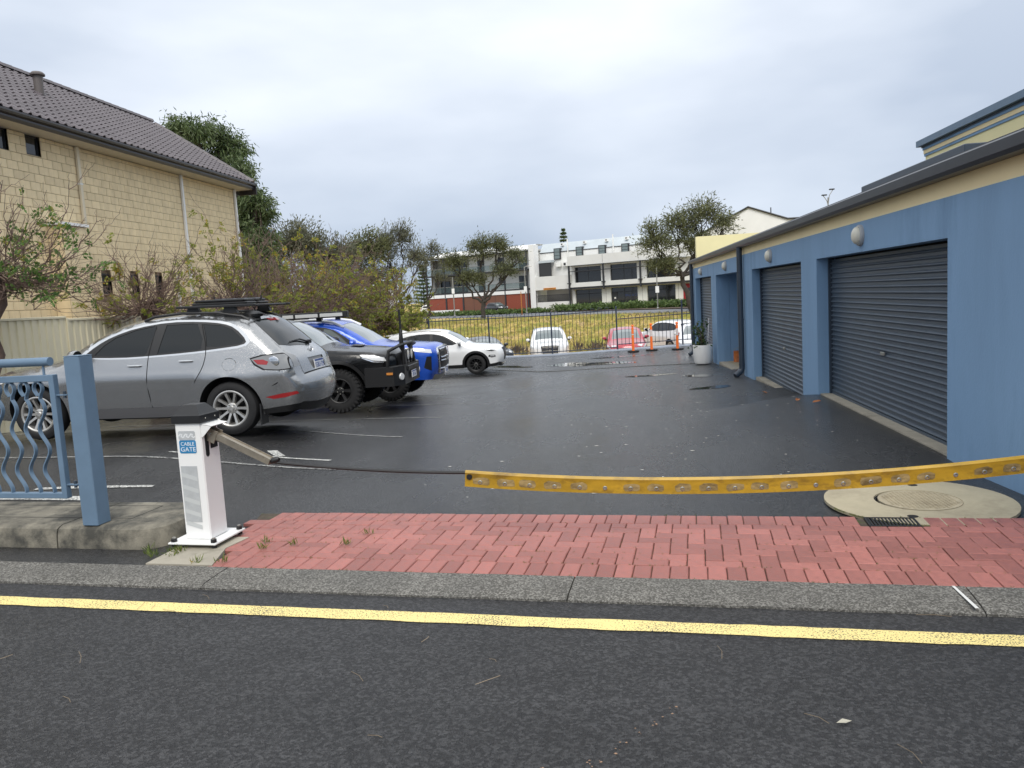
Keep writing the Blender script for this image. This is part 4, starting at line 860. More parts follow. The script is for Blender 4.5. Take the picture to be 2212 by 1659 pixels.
        for i, (nm, p, m, off) in enumerate(tops):
            FF = F2[lab2 == i + 1]
            if len(FF) == 0: continue
            us, inv = np.unique(FF, return_inverse=True); link(nm, qmesh(nm, P2[us] + nrm[us] * off, inv.reshape(-1, 3), m, True), None, s.e)
        # body mesh: both sides + skin joined, edges shared closely enough to shade as one
        FB = F[lab == 0]; VV = [np.stack([s.L / 2 - V[:, 0], sd * w, V[:, 1]], 1) for sd in (1, -1)]; n = len(V)
        fl = FB; a = VV[0][fl]; nn = np.cross(a[:, 1] - a[:, 0], a[:, 2] - a[:, 0])[:, 1]; fl = np.where((nn < 0)[:, None], fl[:, ::-1], fl)
        FT = F2[lab2 == 0]; a = P2[FT]; nn = (np.cross(a[:, 1] - a[:, 0], a[:, 2] - a[:, 0]) * nrm[FT[:, 0]]).sum(1); FT = np.where((nn < 0)[:, None], FT[:, ::-1], FT)
        AV = np.concatenate(VV + [P2]); AF = np.concatenate([fl, fl[:, ::-1] + n, FT + 2 * n])
        me = qmesh('body', AV, AF, paint, False); bm = bmesh.new(); bm.from_mesh(me); bmesh.ops.remove_doubles(bm, verts=bm.verts, dist=.012); bm.to_mesh(me); bm.free()
        me.shade_smooth(); me.set_sharp_from_angle(angle=R_(50))
        s.body = link('body', me, None, s.e)
        # wheel arches, floor
        for ax in s.ax:
            for sd in (1, -1):
                k = MB(); a0 = math.asin((s.sill - s.wz) / s.ra) if abs(s.sill - s.wz) < s.ra else -.2; n_ = 18; vs = []
                for i in range(n_ + 1):
                    a = a0 + (math.pi - 2 * a0) * i / n_; x = ax + s.ra * math.cos(a); z = s.wz + s.ra * math.sin(a)
                    wo_ = float(s.w(np.array([x]), np.array([z]))[0]); vs += [(s.L / 2 - x, sd * wo_, z), (s.L / 2 - x, sd * (s.W / 2 - .36), z)]
                vs.append((s.L / 2 - ax, sd * (s.W / 2 - .36), s.wz))
                k.add(vs, [(2 * i, 2 * i + 1, 2 * i + 3, 2 * i + 2) for i in range(n_)] + [(2 * i + 1, len(vs) - 1, 2 * i + 3) for i in range(n_)]); k.build('wheel_arch', M['dark'], s.e)
        k = MB(); xf, xr = s.sil[0][0] + .15, s.sil[-1][0] - .15; k.box(s.L / 2 - xr, s.L / 2 - xf, -s.W / 2 + .38, s.W / 2 - .38, s.sill - .03, s.sill + .12)
        if len(s.ax) == 2: k.box(s.L / 2 - (s.ax[1] - s.ra - .03), s.L / 2 - (s.ax[0] + s.ra + .03), -s.W / 2 + .14, s.W / 2 - .14, s.sill - .02, s.sill + .04)
        k.build('underbody', M['dark'], s.e)
        return s.e
    def wheels(s, tw=.23, rim_r=.24, style='spoke', n=10, rim=None, chunky=False, cap=True):
        r = s.wr; Mx = Matrix.Rotation(-math.pi / 2, 4, 'X')   # lathe axis z -> outward y
        tp = [(rim_r + .005, -.10), (r - .05, -tw / 2 + .005), (r - .018, -tw / 2 + .02), (r - .004, -tw / 2 + .05), (r, 0), (r - .004, tw / 2 - .05), (r - .018, tw / 2 - .02), (r - .05, tw / 2 - .005), (r - .09, tw / 2 + .004), (rim_r + .012, tw / 2 - .006), (rim_r, tw / 2 - .02)]
        tme = MB().lathe(tp, 44, Mx)
        if chunky:
            for i in range(30):
                for q, sg in ((0, 1), (.5, -1)):
                    a = 2 * math.pi * (i + q) / 30; tme.obox(Mx @ Matrix.Rotation(a, 4, 'Z') @ Matrix.Translation((r - .004, 0, sg * tw * .25)) @ Matrix.Rotation(.4 * sg, 4, 'X'), .016, .024, tw * .22)
                    tme.obox(Mx @ Matrix.Rotation(a, 4, 'Z') @ Matrix.Translation((r - .035, 0, sg * (tw / 2 - .008))), .03, .018, .012)
        tme = tme.mesh('tyre', M['rubber'], True)
        rm = rim or M['alloy']; k = MB(); k.lathe([(rim_r + .002, tw / 2 - .03), (rim_r + .008, tw / 2 - .008), (rim_r - .006, tw / 2 - .004), (rim_r - .022, tw / 2 - .012), (rim_r - .028, tw / 2 - .05), (rim_r - .04, -.06)], 40, Mx)
        zf = tw / 2 - .022
        for i in range(n):
            a = 2 * math.pi * i / n
            if style == 'pair': a = 2 * math.pi * (i // 2) / (n // 2) + (.16 if i % 2 else -.16)
            w0, w1 = (.022, .017) if style == 'slim' else (.030, .022) if style != 'thin' else (.016, .013)
            if style == 'y': w0, w1 = .024, .03
            R2 = Mx @ Matrix.Rotation(a, 4, 'Z')
            pts = [(.05, -w0 * .8, zf - .03), (.05, w0 * .8, zf - .03), (rim_r * .6, w1 * .75, zf - .012), (rim_r - .018, w1 * 1.15, zf + .002), (rim_r - .018, -w1 * 1.15, zf + .002), (rim_r * .6, -w1 * .75, zf - .012)]
            k.add([R2 @ Vector(p) for p in pts] + [R2 @ Vector((p[0], p[1] * 1.25, p[2] - .045)) for p in pts], [(0, 5, 4, 3, 2, 1), (0, 1, 7, 6), (1, 2, 8, 7), (2, 3, 9, 8), (3, 4, 10, 9), (4, 5, 11, 10), (5, 0, 6, 11)])
        k.lathe([(.078, zf - .06), (.075, zf - .028), (.06, zf - .02), (.001, zf - .02)], 24, Mx); rme = k.mesh('wheel', rm, True)
        for v in range(0): pass
        bk = MB().lathe([(rim_r - .02, -.02), (.001, -.02)], 28, Mx).mesh('brake_disc', M['dark'])
        cp = MB().lathe([(.034, zf - .022), (.034, zf - .008), (.028, zf - .002), (.001, zf - .002)], 20, Mx).mesh('hub_cap', rm, True)
        for ax in s.ax:
            for sd in (1, -1):
                o = link('wheel', rme, None, s.e, (s.L / 2 - ax, sd * (s.W / 2 - tw / 2 - .025), s.wr)); o.rotation_euler = (0, 0, 0 if sd > 0 else math.pi)
                link('tyre', tme, None, o); link('brake_disc', bk, None, o); link('hub_cap', cp, None, o)
                for j in range(5):
                    if j == 0 and 'lugm' not in s.__dict__: s.lugm = MB().lathe([(.011, zf - .022), (.011, zf - .012), (.001, zf - .01)], 8, Mx).mesh('wheel_nut', M['steel'])
                    if cap: a = 2 * math.pi * j / 5 + .3; link('wheel_nut', s.lugm, None, o, (Mx @ Vector((.055 * math.cos(a), .055 * math.sin(a), 0))))
    def part(s, name, mb, m, smooth=True, label=None):
        o = mb.build(name, m, s.e, smooth)
        if label: o['label'] = label
        return o
    def mirror(s, xm, zb, m, m2=None, l=.2, h=.13, out=.02):
        for sd in (1, -1):
            w = float(s.w(np.array([xm]), np.array([zb]))[0]); k = MB(); x = s.L / 2 - xm; y = sd * (w + out + l / 2)
            pts = []
            k.lathe([(.001, -.5), (.30, -.46), (.46, -.30), (.5, -.05), (.5, .12), (.42, .2), (.001, .2)], 16, Matrix.Translation((x, y, zb + .1)) @ Matrix.Diagonal((.17, l * 1.0, h * 1.0, 1)) @ Matrix.Rotation(-math.pi / 2, 4, 'Y'))
            o = s.part('mirror', k, m); k = MB(); k.box(x - .03, x + .04, min(y, sd * w), max(y, sd * w), zb - .01, zb + .05); k.build('mirror_arm', M['blackp'], o)
            k = MB().lathe([(.44, 0), (.001, 0)], 16, Matrix.Translation((x - .036, y, zb + .1)) @ Matrix.Diagonal((.17, l, h, 1)) @ Matrix.Rotation(-math.pi / 2, 4, 'Y')); k.build('mirror_glass', M['glassT'], o)
    def handles(s, pts, m, l=.19):
        for (x, z) in pts:
            for sd in (1, -1):
                w = float(s.w(np.array([x]), np.array([z]))[0]); k = MB(); X_ = s.L / 2 - x
                k.tube([(X_ + l / 2, sd * (w - .005), z), (X_ + l / 2 - .02, sd * (w + .028), z), (X_ - l / 2 + .02, sd * (w + .028), z), (X_ - l / 2, sd * (w - .005), z)], [.012, .015, .015, .012], 8); s.part('door_handle', k, m)
    def plate(s, P, yaw, pitch, txt, blue_top=True, sz=(.372, .134)):
        Mt = Matrix.Translation(P) @ Matrix.Rotation(yaw, 4, 'Z') @ Matrix.Rotation(math.pi / 2 + pitch, 4, 'X')
        k = MB(); k.obox(Mt, sz[0] / 2, sz[1] / 2, .004); p = k.build('number_plate', M['plate'], s.e)
        if blue_top: k = MB(); k.obox(Mt @ Matrix.Translation((0, sz[1] * .37, .0042)), sz[0] / 2 - .01, sz[1] * .1, .001); k.build('plate_band', M['plateblue'], p)
        text_mesh('plate_text', txt, .105, Mt @ Matrix.Translation((0, -.018, .006)), M['plateblue'], p, .001, sx=.82)
    def place(s, x, y, z, rz, pitch=0., scale=1.):
        s.e.location = (x, y, z); s.e.rotation_euler = (0, pitch, rz); s.e.scale = (scale,) * 3
def paint(name, col, metal=.0, rough=.28, drops=0., coat=.8):
    m = mat(name, col, rough, metal, coat=coat, spec=.5 if coat > .5 else .25)
    if drops:
        t = m.node_tree; N = t.nodes.new; L = t.links.new; tc = N('ShaderNodeTexCoord'); v = N('ShaderNodeTexNoise'); v.inputs['Scale'].default_value = 130; v.inputs['Detail'].default_value = 1; L(tc.outputs['Object'], v.inputs[0])
        r = N('ShaderNodeMapRange'); r.inputs[1].default_value = .6; r.inputs[2].default_value = .68; L(v.outputs[0], r.inputs[0])
        bp = N('ShaderNodeBump'); bp.inputs['Strength'].default_value = drops; bp.inputs['Distance'].default_value = .004; L(r.outputs[0], bp.inputs['Height']); L(bp.outputs[0], t.nodes['Principled BSDF'].inputs['Coat Normal']); L(bp.outputs[0], t.nodes['Principled BSDF'].inputs['Normal'])
    return m
def ring_poly(ax, wz, r0, r1, a0=-.35, n=28):
    A = np.linspace(a0, math.pi - a0, n); return [(ax + r1 * math.cos(a), wz + r1 * math.sin(a)) for a in A] + [(ax + r0 * math.cos(a), wz + r0 * math.sin(a)) for a in A[::-1]]
P_silver = paint('silver_paint', (.37, .375, .38), .85, .24, .25); P_black = paint('black_paint', (.006, .0063, .007), .0, .2, .12, .4); P_blue = paint('blue_paint', (.012, .085, .52), .15, .25, .1); P_white = paint('white_paint', (.80, .81, .82), 0, .25); P_red = paint('red_paint', (.42, .045, .065), .1, .28); P_white2 = paint('pearl_white_paint', (.76, .77, .78), 0, .28); P_dark = paint('charcoal_paint', (.03, .032, .036), .2, .3)
# ---------------------------------------------------------------- silver wagon, nose to the left, tail towards us
s = Car('silver_crossover', 'wet silver crossover with roof rack parked behind the white cable bollard', 4.68, 1.87,
    [(.10, .30), (.02, .45), (0, .62), (.06, .76), (.28, .86), (.7, .955), (1.1, 1.02), (1.32, 1.06), (1.75, 1.32), (2.1, 1.48), (2.5, 1.575), (2.95, 1.615), (3.4, 1.60), (3.75, 1.565), (3.93, 1.53), (4.15, 1.32), (4.42, 1.07), (4.52, 1.0), (4.555, .86), (4.585, .75), (4.64, .68), (4.67, .58), (4.64, .42), (4.55, .30)], .27, (.96, 3.71), .365, .435, 1.03, 1.6, .735, r=.10,
    bul=[(.02, .45, .13), (.06, .76, .16), (.4, .88, .08), (1.2, 1.03, .06), (1.6, 1.24, .13), (2.1, 1.48, .10), (2.6, 1.58, .05), (3.6, 1.58, .045), (3.93, 1.53, .05), (4.2, 1.28, .09), (4.5, 1.0, .07), (4.6, .7, .09), (4.65, .5, .10)], fr=(1.0, .2), rr=(.8, .15))
TRIM = mat('bright_trim', (.66, .67, .68), .22, .85)
win = [(1.66, 1.115), (1.86, 1.27), (2.08, 1.385), (2.4, 1.485), (2.85, 1.545), (3.3, 1.535), (3.62, 1.50), (3.80, 1.435), (3.98, 1.26), (3.93, 1.205), (3.6, 1.17), (3.2, 1.135), (2.6, 1.105), (2.2, 1.095)]
s.region('window_trim', [(x + dx, z + dz) for (x, z), (dx, dz) in zip(win, [(-.07, -.012), (-.05, .03), (-.02, .03), (0, .028), (0, .026), (0, .026), (.02, .03), (.05, .02), (.06, .0), (.02, -.03), (0, -.026), (0, -.024), (0, -.022), (0, -.022)])], TRIM, .002, 1)
s.region('pillar_black', win, M['blackp'], .001, 1)
GL = M['glassT']
s.region('front_side_window', [(1.84, 1.14), (1.97, 1.27), (2.12, 1.365), (2.40, 1.455), (2.66, 1.50), (2.70, 1.48), (2.585, 1.15), (2.56, 1.125), (2.2, 1.118)], GL, -.006)
s.region('rear_side_window', [(2.735, 1.132), (2.83, 1.505), (3.20, 1.512), (3.27, 1.50), (3.36, 1.30), (3.345, 1.175), (3.31, 1.165)], GL, -.006)
s.region('quarter_window', [(3.42, 1.20), (3.40, 1.33), (3.345, 1.50), (3.60, 1.475), (3.77, 1.41), (3.935, 1.265), (3.90, 1.225), (3.6, 1.195)], GL, -.006)
s.region('mirror_sail', [(1.73, 1.125), (1.80, 1.19), (1.86, 1.205), (1.81, 1.125)], M['blackp'], .003)
s.seam([(2.69, 1.5), (2.615, 1.12), (2.60, 1.0), (2.585, .7), (2.60, .45), (2.63, .30)]); s.seam([(3.33, 1.5), (3.42, 1.19), (3.40, 1.0), (3.33, .85), (3.24, .72)]); s.seam([(1.62, 1.06), (1.55, .9), (1.52, .6), (1.50, .32)]); s.seam([(4.12, .635), (4.34, .66), (4.40, .72), (4.41, .86), (4.38, .87)], .010)
s.region('fuel_flap_gap', [(3.74 + .10 * math.cos(a) * 1, .955 + .085 * math.sin(a)) for a in np.linspace(0, 2 * math.pi, 30)[:-1]], M['dark'], -.003); s.region('fuel_flap', [(3.74 + .093 * math.cos(a), .955 + .079 * math.sin(a)) for a in np.linspace(0, 2 * math.pi, 30)[:-1]], P_silver, .0)
tl_side = [(4.04, 1.015), (4.20, 1.055), (4.40, 1.065), (4.47, 1.06), (4.53, .875), (4.40, .865), (4.22, .88), (4.10, .95)]
s.region('tail_light_seal', [(x + (.012 if x > 4.3 else -.02), z + (.014 if z > .97 else -.014)) for x, z in tl_side], M['dark'], .001, 0); M['smoke'] = mat('smoked_lens', (.20, .205, .21), .08, spec=.7, coat=.8); s.region('tail_light', tl_side, M['smoke'], .003, 0); s.region('tail_light_red', [(4.07, 1.005), (4.20, 1.005), (4.27, .975), (4.25, .935), (4.13, .945)], M['red_lens'], .005)
s.region('sill_cladding', [(1.44, .27), (1.46, .40), (3.22, .42), (3.24, .27)], mat('grey_cladding', (.10, .10, .105), .5), .004)
s.region('rear_fog_light', [(4.20, .505), (4.40, .54), (4.60, .565), (4.62, .53), (4.45, .49), (4.30, .475)], M['red_lens'], .004)
s.region('bumper_lower', [(4.16, .27), (4.14, .34), (4.3, .36), (4.66, .40), (4.68, .25)], M['blackp'], .002)
s.region('headlight', [(.16, .80), (.3, .86), (.62, .90), (.60, .85), (.40, .77), (.2, .74)], M['clear_lens'], .003)
s.tregion('windscreen', [(1.40, 1.10, -.84), (1.40, 1.10, .84), (2.02, 1.45, .86), (2.02, 1.45, -.86)], M['glassC'], -.004)
s.tregion('tailgate_gap', [(3.93, 1.52, -.93), (3.93, 1.52, .93), (4.40, 1.06, .93), (4.50, 1.0, .80), (4.56, .74, .76), (4.56, .74, -.76), (4.50, 1.0, -.80), (4.40, 1.06, -.93)], M['dark'], -.003)
s.tregion('tailgate', [(3.935, 1.52, -.92), (3.935, 1.52, .92), (4.40, 1.06, .92), (4.495, 1.0, .788), (4.555, .75, .748), (4.555, .75, -.748), (4.495, 1.0, -.788), (4.40, 1.06, -.92)], P_silver, .0)
s.tregion('rear_window', [(3.97, 1.49, -.88), (3.97, 1.49, .88), (4.30, 1.18, .88), (4.38, 1.095, .6), (4.40, 1.08, 0), (4.38, 1.095, -.6), (4.30, 1.18, -.88)], M['glassT'], .003)
s.tregion('high_brake_light', [(3.965, 1.495, -.3), (3.965, 1.495, .3), (4.0, 1.465, .27), (4.0, 1.465, -.27)], M['red_lens'], .006)
s.tregion('number_plate_recess', [(4.515, .95, -.42), (4.515, .95, .42), (4.555, .80, .34), (4.555, .80, -.34)], mat('recess_grey', (.2, .2, .205), .35, .3), -.012)
s.tregion('tail_light_inner', [(4.41, 1.06, -.99), (4.41, 1.06, -.93), (4.49, 1.0, -.80), (4.54, .89, -.78), (4.54, .89, -.99)], M['smoke'], .003); s.tregion('tail_light_inner', [(4.41, 1.06, .99), (4.41, 1.06, .93), (4.49, 1.0, .80), (4.54, .89, .78), (4.54, .89, .99)], M['smoke'], .003)
s.tregion('bumper_lower', [(4.66, .41, -1), (4.66, .41, 1), (4.55, .30, 1), (4.55, .30, -1)], M['blackp'], .001)
s.tregion('grille', [(.03, .45, -.5), (.03, .45, .5), (.03, .68, .55), (.03, .68, -.55)], M['blackp'], .002)
s.build(P_silver); s.wheels(.235, .24, 'slim', 10); s.mirror(1.66, 1.06, P_silver); s.handles([(2.42, .985), (3.14, 1.025)], TRIM)
def tail_pt(c, x, z, t, out=.0): 
    S = np.array([c.sat(x, z)]); p = c.tp(S, np.array([t]))[0]; return Vector((p[0] - out, p[1], p[2]))
pp = tail_pt(s, 4.54, .86, 0, .012); s.plate(pp, -math.pi / 2, R_(-7), '1GBU·729')
s.plate_ = 1
k = MB(); 
Mb = Matrix.Translation(tail_pt(s, 4.47, 1.035, 0, .012)) @ Matrix.Rotation(-math.pi / 2, 4, 'Z') @ Matrix.Rotation(math.pi / 2 - .3, 4, 'X')
k.tube([Mb @ Vector((.052 * math.cos(a), .042 * math.sin(a), .0)) for a in np.linspace(0, 2 * math.pi, 25)], .007, 6); k.tube([Mb @ Vector(p) for p in ((-.05, .012, 0), (-.02, .01, .002), (0, -.016, .003), (.02, .01, .002), (.05, .012, 0))], .006, 6); s.part('badge', k, M['chrome'])
k = MB(); W_ = [tail_pt(s, 4.39, 1.10, -.25, .03), tail_pt(s, 4.34, 1.15, .1, .035), tail_pt(s, 4.33, 1.16, .55, .03)]; k.tube(W_, [.014, .012, .006], 6); k.lathe([(.035, -.02), (.03, .03), (.001, .035)], 12, Matrix.Translation(W_[0])); s.part('rear_wiper', k, M['blackp'])
for t in (-.62, .62):
    P_ = tail_pt(s, 4.6, .34, t, -.06); k = MB().lathe([(.035, -.12), (.04, .03), (.033, .03), (.03, -.1)], 16, Matrix.Translation(P_) @ Matrix.Rotation(-math.pi / 2, 4, 'Y')); s.part('exhaust_tip', k, M['chrome'])
for sd in (1, -1):
    k = MB(); x = s.X(4.13); k.box(x - .01, x + .01, sd * .70, sd * .92, .14, .42); s.part('mud_flap', k, M['blackp'], False)
    w_ = float(s.w(np.array([4.33]), np.array([.97]))[0]); k = MB().lathe([(.001, .004), (.05, .004), (.075, 0), (.08, -.01)], 20, Matrix.Translation((s.X(4.33), sd * (w_ + .004), .965)) @ Matrix.Rotation(-sd * math.pi / 2, 4, 'X')); s.part('tail_lamp_bowl', k, M['chrome'])
# roof spoiler pod, rails, platform rack and recovery boards
k = MB(); k.lathe([(.001, .0), (.08, .01), (.10, .05), (.05, .09), (.001, .10)], 14, Matrix.Translation((s.X(3.86), .3, 1.56)) @ Matrix.Diagonal((1.6, 1.3, .9, 1))); s.part('aerial_pod', k, M['blackp'])
k = MB().tube([(s.X(3.78), -.05, 1.6), (s.X(3.62), -.12, 1.80)], [.008, .004], 6); s.part('aerial', k, M['blackp'])
for sd in (1, -1):
    k = MB().tube([(s.X(2.45), sd * .60, 1.57), (s.X(2.6), sd * .61, 1.62), (s.X(3.0), sd * .61, 1.655), (s.X(3.5), sd * .60, 1.64), (s.X(3.82), sd * .58, 1.585), (s.X(3.92), sd * .57, 1.53)], .019, 8); s.part('roof_rail', k, M['blackp'])
s.e.location = (0, 0, 0)
rk = empty('roof_platform', (0, 0, 0), 0, 'flat black roof platform carrying two stacked recovery boards on the silver crossover', 'roof rack')
k = MB(); 
for y in (-.62, .62): k.bbox(s.X(4.04), s.X(2.93), y - .03, y + .03, 1.715, 1.75, .008)
k.build('side_rail', M['blackp'], rk)
for i in range(6): MB().bbox(s.X(4.0) + i * .2, s.X(4.0) + i * .2 + .06, -.59, .59, 1.72, 1.742, .006).build('slat', M['blackp'], rk)
for x in (3.14, 3.66):
    for y in (-.56, .56): k = MB(); k.add([(s.X(x) - .11, y - .03, 1.63), (s.X(x) + .11, y - .03, 1.63), (s.X(x) + .07, y - .03, 1.718), (s.X(x) - .07, y - .03, 1.718), (s.X(x) - .11, y + .03, 1.63), (s.X(x) + .11, y + .03, 1.63), (s.X(x) + .07, y + .03, 1.718), (s.X(x) - .07, y + .03, 1.718)], [(0, 1, 2, 3), (7, 6, 5, 4), (0, 4, 5, 1), (1, 5, 6, 2), (2, 6, 7, 3), (3, 7, 4, 0)]); k.build('foot', M['blackp'], rk)
for i, z in enumerate((1.752, 1.79)):
    k = MB(); x0, x1 = s.X(3.80), s.X(3.0); k.bbox(x0 + .04 * i, x1 - .04 * i, -.42, -.08, z, z + .035, .012).bbox(x0 + .04 * i, x1 - .04 * i, .0, .34, z, z + .035, .012)
    k.build('recovery_board', M['blackp'], rk)
for j in range(4): MB().bbox(s.X(3.72) + j * .165, s.X(3.72) + j * .165 + .13, -.36, -.14, 1.818, 1.84, .008).build('board_rib', M['gutter'], rk)
for x in (3.05, 3.76): MB().tube([(s.X(x), -.25, 1.75), (s.X(x), -.25, 1.87)], .012, 6).build('board_pin', M['blackp'], rk)
yaw_s = math.pi + R_(1.65); zs_ = .018
def put(c, fwd_rear_x, fwd_rear_y, z, yaw, which=1, sc=1., pitch=0.):        # place so that the tyre on the near side stands at the point
    lx = c.X(c.ax[which]) * sc; ly = c.W / 2 * sc; 
    sd = 1 if math.cos(yaw) < 0 else -1
    v = Matrix.Rotation(yaw, 3, 'Z') @ Vector((lx, sd * ly, 0)); c.place(fwd_rear_x - v.x, fwd_rear_y - v.y, z, yaw, pitch, sc)
put(s, -5.09, 9.81, .0, yaw_s, 1, 1.0, R_(-.8)); rk.location = s.e.location; rk.rotation_euler = s.e.rotation_euler; rk.scale = s.e.scale
# ---------------------------------------------------------------- black utility with bull bar, nose to the right
def glass_side(c, win, parts, trim=None):
    if trim: c.region('window_trim', trim, TRIM, .002, 1)
    c.region('pillar_black', win, M['blackp'], .001, 1)
    for nm, p in parts: c.region(nm, p, M['glassT'], -.006)
u = Car('black_utility', 'black utility with bull bar, spotlights and chunky tyres beside the silver crossover', 5.2, 1.82,
    [(.10, .50), (.03, .62), (0, .8), (.03, .98), (.12, 1.07), (.5, 1.13), (1.0, 1.17), (1.32, 1.20), (1.7, 1.46), (2.05, 1.68), (2.3, 1.755), (2.8, 1.785), (3.3, 1.775), (3.62, 1.73), (3.72, 1.3), (3.74, 1.18), (4.4, 1.18), (5.1, 1.18), (5.18, 1.14), (5.19, .8), (5.15, .55)], .46, (.98, 3.98), .41, .50, 1.16, 1.77, .76, r=.09, bul=[(.03, .6, .12), (.03, .95, .14), (.3, 1.1, .06), (1.3, 1.2, .05), (1.7, 1.46, .10), (2.2, 1.73, .06), (3.3, 1.77, .04), (3.72, 1.3, .02), (5.1, 1.18, .0), (5.19, .8, .03)], fr=(1.0, .17), rr=(.4, .06), wz=.43)
u.seam([(3.4, 1.2), (3.38, .8), (3.30, .5)]); u.seam([(2.45, 1.66), (2.42, 1.2), (2.38, .8), (2.4, .48)]); u.seam([(1.55, 1.22), (1.52, .9), (1.5, .5)]); u.seam([(3.74, 1.2), (3.73, .5)], .02)
glass_side(u, [(1.62, 1.24), (1.9, 1.46), (2.2, 1.65), (2.8, 1.70), (3.4, 1.69), (3.58, 1.6), (3.6, 1.3), (3.5, 1.23), (2.4, 1.21)], [('front_side_window', [(1.78, 1.25), (2.0, 1.47), (2.22, 1.62), (2.4, 1.64), (2.4, 1.25)]), ('rear_side_window', [(2.5, 1.25), (2.5, 1.65), (3.35, 1.64), (3.42, 1.27)])])
u.region('arch_flare', ring_poly(.98, .43, .50, .565), M['blackp'], .03); u.region('arch_flare', ring_poly(3.98, .43, .50, .565), M['blackp'], .03)
u.region('headlight', [(.06, .93), (.1, 1.0), (.3, 1.06), (.55, 1.08), (.5, 1.03), (.3, .96)], M['clear_lens'], .003); u.region('headlight_rim', [(.06, .92), (.3, .95), (.52, 1.03), (.5, 1.01), (.3, .925), (.06, .9)], M['chrome'], .004)
u.tregion('windscreen', [(1.38, 1.24, -.86), (1.38, 1.24, .86), (2.08, 1.69, .88), (2.08, 1.69, -.88)], M['glassC'], -.004)
u.tregion('grille', [(.03, .62, -.6), (.03, .62, .6), (.03, 1.0, .66), (.03, 1.0, -.66)], M['blackp'], .003); u.tregion('bonnet_scoop', [(.7, 1.15, -.3), (.7, 1.15, .3), (.95, 1.165, .26), (.95, 1.165, -.26)], M['blackp'], .02)
u.build(P_black); u.wheels(.28, .235, 'y', 6, M['blackp'], True); u.mirror(1.62, 1.2, P_black, l=.24, h=.17); u.handles([(2.2, 1.05), (3.15, 1.05)], M['blackp'])
k = MB(); X0 = u.X(0)
bb = MB(); bb.add([(X0 - .45, sd * .95, z) for sd in (1, -1) for z in (.46, .82)] + [(X0 + .10, sd * .93, z) for sd in (1, -1) for z in (.46, .82)] + [(X0 + .24, sd * .62, z) for sd in (1, -1) for z in (.46, .82)],
    [(0, 1, 5, 4), (2, 6, 7, 3), (4, 5, 9, 8), (6, 10, 11, 7), (8, 9, 11, 10), (1, 3, 7, 5), (5, 7, 11, 9), (0, 4, 6, 2), (4, 8, 10, 6)]); u.part('bull_bar_bumper', bb, M['blackp'], False)
for sd in (1, -1):
    u.part('bull_bar_tube', MB().tube([(X0 + .16, sd * .34, .78), (X0 + .17, sd * .34, 1.18), (X0 + .16, sd * .36, 1.215), (X0 + .12, sd * .86, 1.17), (X0 + .02, sd * .885, 1.12), (X0 - .02, sd * .89, .8)], .033, 10), M['blackp'])
    u.part('bull_bar_upright', MB().tube([(X0 + .22, sd * .36, .74), (X0 + .20, sd * .33, 1.0), (X0 + .08, sd * .32, 1.22)], .028, 8), M['blackp'])
    u.part('fog_light', MB().lathe([(.001, .02), (.06, .018), (.07, 0), (.075, -.03)], 16, Matrix.Translation((X0 + .20, sd * .72, .62)) @ Matrix.Rotation(sd * .45, 4, 'Z') @ Matrix.Rotation(math.pi / 2, 4, 'Y')), M['clear_lens'])
    u.part('indicator', MB().obox(Matrix.Translation((X0 + .03, sd * .945, .70)) @ Matrix.Rotation(sd * .1, 4, 'Z'), .06, .008, .022), M['orange'], False)
    sp = u.part('spotlight', MB().lathe([(.001, -.09), (.08, -.085), (.10, -.06), (.112, .0), (.112, .015), (.10, .018)], 22, Matrix.Translation((X0 + .20, sd * .14, 1.0)) @ Matrix.Rotation(math.pi / 2, 4, 'Y')), M['blackp'])
    MB().lathe([(.10, .016), (.06, .022), (.001, .024)], 22, Matrix.Translation((X0 + .20, sd * .14, 1.0)) @ Matrix.Rotation(math.pi / 2, 4, 'Y')).build('spotlight_lens', M['clear_lens'], sp, True)
    MB().box(X0 + .17, X0 + .21, sd * .14 - .02, sd * .14 + .02, .80, .92).build('spotlight_bracket', M['blackp'], sp)
u.part('bull_bar_tube', MB().tube([(X0 + .165, -.36, 1.215), (X0 + .17, .36, 1.215)], .033, 10), M['blackp']); u.part('bull_bar_centre', MB().bbox(X0 + .22, X0 + .27, -.42, .42, .70, .80, .015), M['blackp'], False)
u.plate((X0 + .285, -.05, .62), math.pi / 2, R_(0), '1K·716')
ae = empty('whip_aerial', (0, 0, 0), 0, 'thick black whip aerial standing on the bull bar of the black utility', 'aerial')
MB().lathe([(.04, 0), (.045, .1), (.03, .28), (.022, .3)], 12, Matrix.Translation((X0 + .14, -.33, 1.2)), True).build('base_spring', M['blackp'], ae, True); MB().tube([(X0 + .14, -.33, 1.45), (X0 + .14, -.33, 1.88)], [.024, .018], 10).build('whip', M['blackp'], ae, True)
put(u, -5.32, 14.67, -.44, R_(1.2), 0, 1.03, R_(0)); ae.location = u.e.location; ae.rotation_euler = u.e.rotation_euler; ae.scale = u.e.scale
